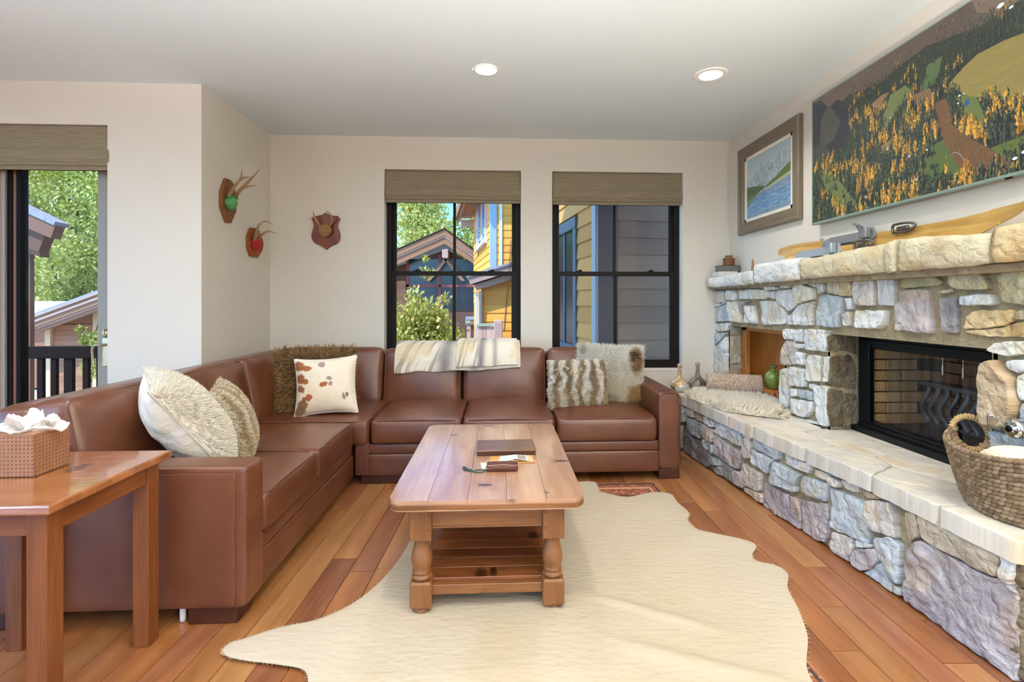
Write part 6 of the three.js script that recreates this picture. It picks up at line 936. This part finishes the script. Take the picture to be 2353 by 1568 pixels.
{
  const t = thing('gas_valve', 'round chrome valve plate with a key on the stone right of the firebox', 'valve', [1.952, 0.772, -1.80], -Math.PI / 2);
  part('escutcheon', lathe([[0, 0.03], [0.012, 0.028], [0.014, 0.020], [0.026, 0.022], [0.038, 0.012], [0.042, -0.03], [0, -0.03]], 40).rotateX(Math.PI / 2), mat.chrome, t); part('socket', lathe([[0, 0.033], [0.012, 0.033], [0.012, 0.02]], 20).rotateX(Math.PI / 2), mat.dark, t); part('key', [tube([[-0.07, 0.012, 0.0], [-0.075, 0.03, 0.012], [-0.085, 0.03, 0.02], [-0.09, 0.0, 0.018], [-0.085, -0.03, 0.012]], 0.005, 24, 7)], mat.chrome, t);
}

// ---------- outdoors ----------
const GY = -2.2;
struct('ground', (() => { const g = new THREE.PlaneGeometry(160, 160, 40, 40); g.rotateX(-Math.PI / 2); const p = g.attributes.position; for (let i = 0; i < p.count; i++) p.setY(i, GY + 0.25 * N3(p.getX(i) * 0.1, 0, p.getZ(i) * 0.1) - 0.1); g.computeVertexNormals(); return boxUV(g); })(), M({ map: rep(tex(256, 256, (u, v) => mixc([0.62, 0.60, 0.55], [0.72, 0.70, 0.66], fbm(u, v, 20, 20, 3))), 0.5, 0.5), roughness: 0.95 }));
struct('added_upper_storey', [b2(-2.23, XR + 0.2, 2.95, 6.9, ZB - WT, ZBACK + 0.2), b2(XL - 0.2, -2.23, 2.95, 3.15, ZD - 0.2, ZBACK + 0.2)], M({ color: 0x6b5346, roughness: 0.9 }));  // unseen block added over the ceiling to shade the near house outside
const siding = (c, seed) => M({ color: c, roughness: 0.8, bumpMap: rep(T.hair, 0.6, 0.5), bumpScale: 0.003 });
const boards = { yellow: [0xd99a3c, 0xd39336, 0xde9f42].map(siding), shaded: [0xb08a4c, 0xa88246, 0xb89252].map(siding), grey: [0x8f7a66, 0x897462, 0x957f6a].map(siding), brown: [0x9a6a4e, 0x946448, 0xa06f52].map(siding) };  // shaded set: yellow boards with shade darkened into the colour
const trimBlue = M({ color: 0x8fa3ad, roughness: 0.6 }), trimGrey = M({ color: 0x5c585a, roughness: 0.7 }), fasciaM = M({ color: 0x8b6549, roughness: 0.75, bumpMap: rep(T.hair, 0.4, 0.4), bumpScale: 0.002 }), fasciaL = M({ color: 0xa58b80, roughness: 0.75 }), roofM = M({ color: 0x8b8f96, roughness: 0.9, bumpMap: rep(T.rockB, 2, 2), bumpScale: 0.01 }), windowGlass = M({ color: 0x1c262c, roughness: 0.25 });
// clapboards from y0 to y1, along x (or along -z when side), each tilted a little over the one below
function clapboards(parent, mats, x0, x1, y0, y1, ex, side, hole) {
  const cache = new Map(); let i = 0;
  for (let y = y0; y < y1 - 0.02; y += ex, i++) {
    const runs = hole && y + ex > hole[2] && y < hole[3] ? [[x0, hole[0]], [hole[1], x1]] : [[x0, x1]];
    for (const [a, b] of runs) { if (b - a < 0.03) continue; const L = b - a, k = L.toFixed(3); if (!cache.has(k)) { const s = shapeOf([[0, 0], [0.030, 0.004], [0.026, ex * 0.45], [0.010, ex + 0.012], [0, ex + 0.012]]), g = extr(s, L, 0); g.rotateY(side ? Math.PI : -Math.PI / 2); if (!side) g.translate(L, 0, 0); cache.set(k, boxUV(g, side ? 'z' : 'x')); }
      const o = part('siding_board', cache.get(k), mats[(i * 2 + Math.floor(i / 3)) % mats.length], parent); if (side) o.position.set(0, y, -a); else { o.rotation.y = 0; o.position.set(a, y, 0); } }
  }
}
function house(name, label, pos, turn) { return thing(name, label, 'house', pos, turn); }
{
  const h = house('grey_house', 'grey clapboard house with a yellow side wall, close outside the right window', [1.14, 0, -5.75], 0.1376);
  part('wall_core', b2(0.012, 6, GY, 3.4, -3.05, -0.012), trimGrey, h);
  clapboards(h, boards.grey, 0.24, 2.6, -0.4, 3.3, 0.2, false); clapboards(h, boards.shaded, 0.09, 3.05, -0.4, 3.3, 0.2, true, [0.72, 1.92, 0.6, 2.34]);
  part('lower_siding', [b2(0, 6, GY, -0.4, -0.02, 0.012), b2(-0.012, 0.02, GY, -0.4, -3.05, 0), b2(2.6, 6, -0.4, 3.3, -0.02, 0.012)], boards.grey[0], h);
  part('corner_board', b2(-0.04, 0.0, GY, 3.4, -0.09, 0.04, 0.004), trimBlue, h); part('corner_board', [b2(-0.0, 0.10, GY, 3.4, -0.01, 0.042, 0.004), b2(0.10, 0.24, GY, 3.4, -0.01, 0.034, 0.004)], trimGrey, h);
  const w = part('window', [b2(-0.05, 0.0, 0.6, 2.34, -0.84, -0.72, 0.004), b2(-0.05, 0.0, 0.6, 2.34, -1.92, -1.82, 0.004), b2(-0.06, 0.0, 2.22, 2.36, -1.95, -0.70, 0.004), b2(-0.07, 0.0, 0.58, 0.68, -1.95, -0.70, 0.004), b2(-0.035, 0.0, 0.68, 2.22, -1.36, -1.30, 0.004)], M({ color: 0x4f6470, roughness: 0.6 }), h);
  part('pane', b2(-0.02, -0.012, 0.66, 2.24, -1.84, -0.80), windowGlass, w); part('roof', b2(-0.35, 6.2, 3.4, 3.55, -3.3, 0.4), roofM, h);
}
{
  const h = house('yellow_house', 'tall yellow clapboard house with blue trim at the right of the left window view', [-0.19, 0, -13.52], 0.1376);
  part('wall_core', b2(0.012, 5, GY, 4.6, -5.3, -0.012), boards.yellow[0], h);
  clapboards(h, boards.yellow, 0.13, 2.4, 1.2, 4.6, 0.2, false); clapboards(h, boards.yellow, 0.09, 5.26, 1.2, 4.6, 0.2, true, [0.95, 3.75, 3.0, 5.2]);
  part('lower_siding', [b2(0, 5, GY, 1.2, -0.02, 0.012), b2(-0.012, 0.02, GY, 1.2, -5.3, 0), b2(2.4, 5, 1.2, 4.6, -0.02, 0.012)], boards.yellow[1], h);
  part('corner_board', b2(-0.05, 0.13, GY, 4.6, -0.10, 0.05, 0.005), trimBlue, h); part('downpipe', b2(0.20, 0.28, GY, 4.6, 0.0, 0.07, 0.01), M({ color: 0xc4cdd0, roughness: 0.5 }), h);
  const w = part('window', [b2(-0.07, 0, 3.02, 5.0, -1.12, -0.98), b2(-0.07, 0, 3.02, 5.0, -3.72, -3.58), b2(-0.05, 0, 3.02, 5.0, -2.42, -2.28), b2(-0.12, 0, 2.96, 3.08, -3.8, -0.9)], M({ color: 0xb9b6bc, roughness: 0.6 }), h);
  part('pane', [b2(-0.03, -0.015, 3.08, 5.0, -2.28, -1.12), b2(-0.03, -0.015, 3.08, 5.0, -3.58, -2.42)], MP({ color: 0x5f86b8, roughness: 0.05, clearcoat: 1 }), w);
  part('roof', b2(-0.6, 5.3, 4.6, 4.8, -6.2, 0.6), roofM, h); part('fascia', [b2(-0.66, -0.6, 4.42, 4.78, -6.2, 0.6), b2(-0.58, -0.52, 4.32, 4.6, -6.15, 0.55)], fasciaM, h); part('soffit', b2(-0.6, 0, 4.52, 4.6, -6.2, 0), boards.brown[0], h);
  part('bracket', b2(-0.5, 0, 4.05, 4.3, -5.4, -5.2, 0.01), fasciaL, h);
}
{
  const h = house('yellow_lean_to', 'low yellow clapboard lean-to with a sloping brown roof edge below the tall yellow house', [-0.44, 0, -11.42], 0.03);
  const sl = (x) => 1.79 + (x + 0.26) * 0.305;
  part('wall_core', extr(shapeOf([[0.04, GY], [3, GY], [3, sl(3) - 0.3], [0.04, sl(0.04) - 0.26]]), 1.2, 0).translate(0, 0, -1.2), boards.yellow[2], h);
  clapboards(h, boards.yellow, 0.06, 2.2, -0.2, 1.6, 0.2, false);
  part('fascia', extr(shapeOf([[-0.24, sl(-0.24)], [2.6, sl(2.6)], [2.6, sl(2.6) - 0.15], [-0.20, sl(-0.20) - 0.17]]), 0.06, 0.004).translate(0, 0, 0.30), fasciaL, h); part('rafter', extr(shapeOf([[-0.10, sl(-0.10) - 0.20], [2.6, sl(2.6) - 0.18], [2.6, sl(2.6) - 0.30], [-0.06, sl(-0.06) - 0.34]]), 0.06, 0.004).translate(0, 0, 0.16), fasciaL, h);
  part('roof', extr(shapeOf([[-0.28, sl(-0.28)], [2.6, sl(2.6)], [2.6, sl(2.6) + 0.05], [-0.28, sl(-0.28) + 0.05]]), 1.7, 0).translate(0, 0, -1.3), roofM, h); part('soffit', extr(shapeOf([[-0.05, sl(-0.05) - 0.34], [2.6, sl(2.6) - 0.31], [2.6, sl(2.6) - 0.02], [-0.2, sl(-0.2) - 0.04]]), 0.15, 0).translate(0, 0, 0.0), M({ color: 0x4a332a, roughness: 0.9 }), h);
  part('corner_board', b2(-0.02, 0.06, GY, 1.50, -0.02, 0.05, 0.005), M({ color: 0xcbc6c2, roughness: 0.6 }), h); part('post', b2(-0.10, -0.03, GY, 1.45, 0.14, 0.22, 0.005), M({ color: 0xb9bfc2, roughness: 0.6 }), h);
}
{
  const t = thing('fence', 'weathered pinkish wooden fence with capped post below the yellow lean-to', 'fence', [-0.70, 0, -10.6]), fm = [0xb59a90, 0xab9086, 0xbfa49a].map((c) => siding(c)); const g = b2(0, 0.078, GY, 0.80, 0, 0.02, 0.003, 'y');
  for (let i = 0; i < 7; i++) { if (i === 1) continue; const o = part('board', g, fm[i % 3], t); o.position.set(0.03 + i * 0.083, -0.012 * i, 0); }
  part('rail', [b2(0.24, 0.62, 0.74, 0.80, 0.02, 0.06, 0.004), b2(0.0, 0.11, 0.80, 0.86, 0.02, 0.06, 0.004)], M({ color: 0x8fa38f, roughness: 0.7 }), t); part('post', [b2(0.60, 0.78, GY, 0.84, 0.0, 0.16, 0.02)], fm[1], t); part('post_cap', b2(0.615, 0.765, 0.84, 0.875, 0.015, 0.145, 0.015), fm[2], t);
}
{
  const t = house('brown_house', 'brown timber house with a wide gable and grey roof seen through the left window', [0, 0, -20.6]);
  const ap = [-2.12, 4.10], L = [-7.4, 1.75], R = [1.2, 1.75], off = (p, d) => [p[0], p[1] - d];
  part('gable_wall', extr(shapeOf([[-5.6, GY], [0.4, GY], [0.4, 2.0], [ap[0], ap[1] - 0.7], [-5.6, 2.2]]), 0.3, 0).translate(0, 0, -0.3), M({ color: 0x5a4036, roughness: 0.9 }), t);
  const bar = (d0, d1, z, m, n) => { for (const q of [L, R]) part(n, extr(shapeOf([off(ap, d0), off(q, d0), off(q, d1), off(ap, d1)]), 0.08, 0).translate(0, 0, z), m, t); };
  bar(0.0, 0.22, 0.78, fasciaM, 'fascia'); bar(0.22, 0.30, 0.74, fasciaL, 'fascia_shadow_board'); bar(0.30, 0.55, 0.70, fasciaM, 'barge_board');
  const slope = (a, b) => { const g = new THREE.BufferGeometry(); g.setAttribute('position', new THREE.Float32BufferAttribute([a[0], a[1], 0.9, b[0], b[1], 0.9, a[0], a[1] + 0.02, -6.5, b[0], b[1], -6.5], 3)); g.setIndex(a[0] < b[0] ? [0, 1, 2, 1, 3, 2] : [0, 2, 1, 1, 2, 3]); g.computeVertexNormals(); return join([boxUV(g), boxUV(g.clone().translate(0, -0.06, 0))]); };
  const rm = roofM.clone(); rm.side = THREE.DoubleSide; rm.color.set(0xa9aeb4); part('roof_slope', slope([ap[0], ap[1] + 0.05], [L[0], L[1] + 0.05]), rm, t); part('roof_slope', slope([ap[0], ap[1] + 0.05], [R[0], R[1] + 0.05]), rm, t);
  part('ridge_beam', b2(ap[0] - 0.12, ap[0] + 0.12, 3.0, 3.35, 0.0, 0.7, 0.01), fasciaL, t); part('purlin', b2(-4.75, -4.5, 2.05, 2.4, 0.0, 0.7, 0.01), fasciaL, t); part('purlin', b2(-0.2, 0.05, 2.05, 2.4, 0.0, 0.7, 0.01), fasciaL, t);
  part('brace', [extr(shapeOf([[-2.2, 2.95], [-2.05, 2.95], [-2.75, 2.1], [-2.9, 2.1]]), 0.12, 0), extr(shapeOf([[-2.19, 2.95], [-2.04, 2.95], [-1.35, 2.1], [-1.5, 2.1]]), 0.12, 0)].map((g) => g.translate(0, 0, 0.3)), fasciaM, t);
  const w = part('window', [b2(-3.75, -3.65, 0.9, 3.0, 0, 0.08), b2(-2.45, -2.35, 0.9, 3.2, 0, 0.08), b2(-1.0, -0.9, 0.9, 2.9, 0, 0.08), b2(-3.75, -0.9, 1.86, 1.96, 0, 0.08)], M({ color: 0x7c3f3a, roughness: 0.7 }), t); part('pane', [b2(-3.65, -2.45, 0.9, 3.0, 0.0, 0.03), b2(-2.35, -1.0, 0.9, 3.0, 0, 0.03)], windowGlass, w);
  for (let i = 0; i < 12; i++) { part('siding_board', b2(-5.6, -3.78, 0.2 + i * 0.16, 0.355 + i * 0.16, 0, 0.05), boards.brown[i % 3], t); part('siding_board', b2(-0.86, 0.4, 0.2 + i * 0.16, 0.355 + i * 0.16, 0, 0.05), boards.brown[(i + 1) % 3], t); }
  part('porch_roof', b2(-1.3, 0.5, 0.55, 0.66, 0.05, 0.9), roofM, t); part('porch_beam', b2(-1.3, 0.5, 0.36, 0.53, 0.75, 0.88), fasciaM, t);
}
{
  const t = house('small_brown_house', 'low brown clapboard house with stepped roof edges seen through the patio door', [0, 0, -16.7]);
  const line = (x) => 0.55 + (x + 14.77) * 0.378;
  part('wall_core', extr(shapeOf([[-14.45, GY], [-11, GY], [-11, line(-11) - 0.35], [-14.45, line(-14.45) - 0.3]]), 4, 0).translate(0, 0, -4.05), boards.brown[0], t);
  for (let i = 0; i < 15; i++) part('siding_board', b2(-14.25, -12.95, -1.95 + i * 0.165, -1.79 + i * 0.165, -0.05, 0.0), boards.brown[i % 3], t); for (let i = 0; i < 17; i++) part('siding_board', b2(-12.75, -11.2, -1.95 + i * 0.165, -1.79 + i * 0.165, -0.05, 0.0), boards.brown[(i + 1) % 3], t);
  const pm = M({ color: 0xd8b48c, roughness: 0.7 }); part('post', b2(-14.42, -14.25, GY, 0.45, -0.04, 0.1, 0.01), pm, t); part('post', b2(-12.95, -12.75, GY, 1.0, -0.04, 0.1, 0.01), pm, t);
  const edge = (x0, x1, dy, th, z, m, n) => part(n, extr(shapeOf([[x0, line(x0) + dy], [x1, line(x1) + dy], [x1, line(x1) + dy - th], [x0, line(x0) + dy - th]]), 0.1, 0).translate(0, 0, z), m, t);
  edge(-15.3, -11, 0.06, 0.07, 0.7, fasciaL, 'drip_edge'); edge(-15.3, -11, -0.01, 0.16, 0.66, fasciaM, 'fascia'); edge(-15.25, -11, -0.17, 0.07, 0.6, fasciaL, 'trim_board'); edge(-15.2, -11, -0.24, 0.12, 0.55, fasciaM, 'barge_board');
  edge(-13.7, -11, -0.28, 0.06, 1.3, fasciaL, 'drip_edge'); edge(-13.66, -11, -0.34, 0.14, 1.26, fasciaM, 'fascia'); edge(-13.6, -11, -0.48, 0.06, 1.2, fasciaL, 'trim_board'); edge(-13.55, -11, -0.54, 0.10, 1.16, fasciaM, 'barge_board');
  part('roof', extr(shapeOf([[-15.3, line(-15.3) + 0.06], [-11, line(-11) + 0.06], [-11, line(-11) + 0.12], [-15.3, line(-15.3) + 0.12]]), 5, 0).translate(0, 0, -4.2), roofM, t); part('flue', [at(new THREE.CylinderGeometry(0.07, 0.07, 0.9, 16), -13.4, 1.55, -1.0), at(new THREE.CylinderGeometry(0.10, 0.10, 0.12, 16), -13.4, 2.0, -1.0)], M({ color: 0x77828c, metalness: 0.6, roughness: 0.4 }), t);
}
{
  const t = house('grey_roofed_house', 'house with a pale bluish roof standing behind the small brown house', [-18.2, 0, -21.0]); const rm = roofM.clone(); rm.color.set(0xb4bccb);
  part('wall_core', b2(-4, 5, GY, 0.5, -2.6, 0), boards.brown[1], t); part('roof', place(new THREE.BoxGeometry(10, 0.12, 3), [0.4, 0.86, -1.0], [0.25, 0, 0]), rm, t); part('ridge_cap', b2(-4.5, 5.4, 1.2, 1.28, -2.5, -2.35), M({ color: 0xe5e9ee, roughness: 0.6 }), t);
}
{
  const t = thing('porch_roof', 'dark brown stepped roof corner of a porch just outside the patio door', 'roof', [-0.09, 0, -6.3]);
  const q = (pts, z, d, m, n) => part(n, extr(shapeOf(pts), d, 0.004).translate(0, 0, z), m, t), bm = M({ color: 0x64432f, roughness: 0.8 }), bl = M({ color: 0x785440, roughness: 0.8 });
  q([[-7.0, 3.12], [-5.17, 2.205], [-5.19, 2.16], [-7.0, 3.02]], -0.1, 0.2, roofM, 'roof_edge'); q([[-7.0, 3.03], [-5.185, 2.16], [-5.24, 2.01], [-7.0, 2.78]], -0.05, 0.13, bl, 'fascia'); q([[-7.0, 2.78], [-5.36, 2.06], [-5.44, 1.85], [-7.0, 2.45]], -0.12, 0.13, bm, 'barge_board'); q([[-7.0, 2.5], [-5.5, 1.86], [-5.5, 1.80], [-7.0, 2.3]], -0.2, 0.12, bl, 'soffit_board');
  part('post', b2(-5.77, -5.685, GY, 1.9, -0.2, -0.1, 0.006), M({ color: 0x94694f, roughness: 0.7 }), t); part('post_edge', b2(-5.685, -5.655, GY, 1.9, -0.18, -0.12, 0.004), bl, t);
}
{
  const dk = structGroup('deck'), dm = M({ color: 0x4b362c, roughness: 0.8 }); const g = b2(0, 3.6, -0.14, -0.11, 0, 0.135, 0.004);
  for (let i = 0; i < 10; i++) { const o = struct('plank', g, dm, dk); o.position.set(-5.6, 0, -5.05 + i * 0.14); }
  struct('deck_frame', b2(-5.6, -2.1, -0.4, -0.14, -5.0, -3.74), dm, dk);
  const t = thing('deck_railing', 'nearly black wooden deck railing outside the patio door', 'railing', [0, 0, -4.9]), rm = MP({ color: 0x1a1210, roughness: 0.8, specularIntensity: 0.25 });
  part('top_rail', b2(-5.6, -2.3, 0.722, 0.835, -0.03, 0.03, 0.006), rm, t); part('bottom_rail', b2(-5.6, -2.3, 0.02, 0.08, -0.02, 0.02, 0.004), rm, t); for (let i = 0; i < 9; i++) { const x = -5.42 + i * 0.3; part('baluster', b2(-4.285 - 0.026 + (i - 4) * 0.41, -4.285 + 0.026 + (i - 4) * 0.41, 0.08, 0.722, -0.018, 0.018, 0.003), rm, t); part('baluster', b2(-4.163 - 0.024 + (i - 4) * 0.41, -4.163 + 0.024 + (i - 4) * 0.41, 0.08, 0.722, -0.018, 0.018, 0.003), rm, t); part('baluster', b2(-4.03 - (i === 4 ? 0.04 : 0.025) + (i - 4) * 0.41, -4.03 + (i === 4 ? 0.04 : 0.025) + (i - 4) * 0.41, 0.08, 0.722, -0.018, 0.018, 0.003), rm, t); }
}
// trees: trunk, branches and a crown of single leaves
const leafGeo = (() => { const g = new THREE.BufferGeometry(); g.setAttribute('position', new THREE.Float32BufferAttribute([0, 0, 0, -0.28, 0.45, 0.06, 0, 0.5, 0, 0.28, 0.45, 0.06, 0, 1, 0.08], 3)); g.setIndex([0, 2, 1, 0, 3, 2, 1, 2, 4, 2, 3, 4]); g.computeVertexNormals(); return g; })();
const leafM = MP({ color: 0xffffff, roughness: 0.6, transmission: 0.45, thickness: 0, side: THREE.DoubleSide }), bark = M({ color: 0x5d4a3c, roughness: 0.95, bumpMap: rep(T.rockB, 3, 3), bumpScale: 0.03 });
function tree(name, label, category, x, z, y0, h, blobs, n, size, tones, seed) {
  const t = thing(name, label, category, [x, y0, z]), r = rng(seed), trunk = part('trunk', tube([[0, -0.1, 0], [0.04 * h * 0.2, h * 0.3, 0.02], [-0.05, h * 0.55, 0.03], [0.03, h * 0.85, 0]], 0.022 * h, 16, 8, (u) => 1.1 - 0.8 * u), bark, t);
  blobs.slice(0, 7).forEach(([bx1, by, bz]) => part('branch', tube([[0, by * 0.45, 0], [bx1 * 0.5, by * 0.75, bz * 0.5], [bx1 * 0.9, by, bz * 0.9]], 0.008 * h, 8, 6, (u) => 1.1 - 0.8 * u), bark, trunk));
  const m = new THREE.InstancedMesh(leafGeo, leafM, n), d = new THREE.Object3D(), c = new THREE.Color(), vol = blobs.map((b) => b[3] ** 2), tot = vol.reduce((a, b) => a + b, 0);
  for (let i = 0; i < n; i++) {
    let q = r() * tot, k = 0; while (q > vol[k] && k < blobs.length - 1) q -= vol[k++]; const [bx1, by, bz, br] = blobs[k], u = r() * 2 - 1, a = r() * 6.283, s = Math.sqrt(1 - u * u), R = br * Math.pow(r(), 0.42) * (1 + 0.35 * N3(u * 3 + k, Math.cos(a) * 2, seed));
    d.position.set(bx1 + R * s * Math.cos(a), by + R * u * 0.9, bz + R * s * Math.sin(a)); d.rotation.set(r() * 2.4 - 1.2, r() * 6.283, r() * 2.4 - 1.2); d.scale.setScalar(size * (0.6 + 0.8 * r())); d.updateMatrix(); m.setMatrixAt(i, d.matrix);
    const w = cl(0.5 + N3(d.position.x * 1.3, d.position.y * 1.3, d.position.z * 1.3) * 0.9); m.setColorAt(i, c.setRGB(...mixc(mixc(tones[0], tones[1], w), tones[2], r() * r()), THREE.SRGBColorSpace));
  }
  m.name = 'foliage'; stuff(m); t.add(m); return t;
}
const greens = [[[0.48, 0.53, 0.18], [0.72, 0.76, 0.32], [0.90, 0.90, 0.58]], [[0.36, 0.44, 0.17], [0.58, 0.64, 0.26], [0.78, 0.80, 0.46]], [[0.58, 0.60, 0.22], [0.78, 0.79, 0.36], [0.92, 0.90, 0.62]]];
const crown = (seed, w, y0, y1, n, rr) => { const r = rng(seed), o = []; for (let i = 0; i < n; i++) { const u = i / (n - 1), k = Math.sin(Math.PI * Math.pow(cl(u * 0.85 + 0.12), 0.8)); const a = r() * 6.283, q = w * k * (0.35 + 0.6 * r()); o.push([q * Math.cos(a), mix(y0, y1, u), q * Math.sin(a), rr * (0.6 + 0.5 * k + 0.25 * r())]); } return o; };
tree('leafy_shrub', 'tall light green leafy shrub close outside the left window', 'shrub', -1.30, -8.3, GY, 4.1, [...crown(3, 0.62, 0.9, 3.2, 20, 0.46), [-0.1, 3.1, 0.1, 0.42], [0.3, 2.9, 0.1, 0.4], [-0.35, 2.9, 0, 0.4], [0.2, 3.2, 0.1, 0.3], [-0.1, 3.55, 0.0, 0.16], [0.12, 3.9, 0, 0.12], [0.1, 4.15, 0, 0.07], [0.42, 3.5, 0, 0.12], [0.55, 2.9, 0.1, 0.22], [-0.5, 3.3, 0.1, 0.16], [0.5, 2.2, 0.2, 0.32], [-0.55, 2.3, 0.2, 0.35]], 26000, 0.07, greens[2], 5);
[[-9.5, -30.5, 10.6, 2.4, 0, 41, 'broad green tree rising behind the brown house, at the left'], [-5.0, -31.5, 11.6, 2.5, 2, 42, 'pale green tree rising behind the middle of the brown house gable'], [-0.6, -31.5, 10.6, 2.2, 0, 43, 'bright green tree behind the brown house, beside the yellow house']].forEach(([x, z, h, w, k, s, l]) => tree('garden_tree', l, 'tree', x, z, GY, h, crown(s, w, h * 0.3, h * 0.93, 20, 1.35), 26000, 0.20, greens[k], s));
[[-21.6, -26.5, 15, 2.7, 2, 51, 'tall yellow-green tree behind the small brown house, left in the door view'], [-17.6, -26, 16, 2.6, 0, 52, 'tall bright green tree behind the small brown house, middle of the door view'], [-14.2, -26.5, 15, 2.6, 2, 53, 'tall sunlit green tree at the right in the patio door view'], [-19.5, -31.5, 18, 3.0, 1, 54, 'tall dark green tree farthest back in the patio door view'], [-26.5, -28, 15, 2.6, 0, 55, 'tall green tree hidden behind the porch roof corner'], [-14.8, -32.5, 17, 2.8, 1, 56, 'dark green tree far back beside the sunlit one']].forEach(([x, z, h, w, k, s, l]) => tree('garden_tree', l, 'tree', x, z, GY, h, crown(s, w, h * 0.2, h * 0.93, 24, 1.55), 34000, 0.19, greens[k], s));
tree('climbing_shrub', 'small pale leafy shrub against the small brown house', 'shrub', -12.55, -15.9, GY, 3.0, [[0, 2.3, 0, 0.25], [0.15, 1.9, 0, 0.26], [-0.2, 2.6, 0, 0.13], [0.3, 2.3, 0, 0.28], [0.5, 3.4, 0, 0.25], [0.2, 1.4, 0, 0.35]], 1800, 0.10, greens[2], 61);
solo('cable', [tube([[0.30, 2.6, -11.0], [0.24, 1.8, -11.0], [0.13, 0.6, -11.0]], 0.008, 12, 5), tube([[0.27, 2.6, -11.0], [0.20, 1.7, -11.0], [0.11, 0.6, -11.0]], 0.008, 12, 5)], M({ color: 0x4a3428, roughness: 0.8 }), 'thin dark double cable hanging in front of the yellow lean-to', 'cable');

// ---------- unseen fill lamps added behind the viewer: two uplighters and an opal globe ----------
const globeM = M({ color: 0xfff8ee, emissive: 0xffe9cc, emissiveIntensity: 2.2, roughness: 0.4 });
for (const [kind, x, y, z, cd, col, label] of FILL_LAMPS) {
  const t = thing('added_floor_lamp', label, 'floor lamp', [x, 0, z]), c = new THREE.Color(...col);
  part('base', lathe([[0, 0], [0.15, 0], [0.15, 0.012], [0.02, 0.03], [0, 0.03]], 40), mat.black, t); part('pole', lathe([[0.011, 0.02], [0.011, y - 0.14], [0.03, y - 0.125], [0.03, y - 0.105], [0, y - 0.105]], 20), mat.black, t);
  if (kind === 'up') {
    part('bowl', lathe([[0, y - 0.112], [0.06, y - 0.108], [0.13, y - 0.07], [0.165, y - 0.015], [0.161, y - 0.015], [0.126, y - 0.064], [0.058, y - 0.10], [0, y - 0.104]], 48), mat.black, t); part('diffuser', lathe([[0, y - 0.012], [0.08, y - 0.02], [0.15, y - 0.045], [0, y - 0.05]], 40), globeM, t);
    const l = new THREE.SpotLight(c, cd, 0, 1.38, 0.16, 2); l.position.set(x, y + 0.004, z); l.target.position.set(x, y + 1, z); l.shadow.radius = 6; l.name = 'fill_uplight'; scene.add(l, l.target);
  } else {
    part('globe', new THREE.SphereGeometry(0.12, 32, 24).translate(0, y, 0), globeM, t);
    const l = new THREE.PointLight(c, cd, 0, 2); l.position.set(x, y, z); l.shadow.radius = 5; l.name = 'fill_glow'; scene.add(l);
  }
}

scene.traverse((o) => { if (o.isMesh) { o.castShadow = true; o.receiveShadow = true; } if (o.isSpotLight || o.isDirectionalLight || o.isPointLight) o.castShadow = true; });
renderer.render(scene, camera);
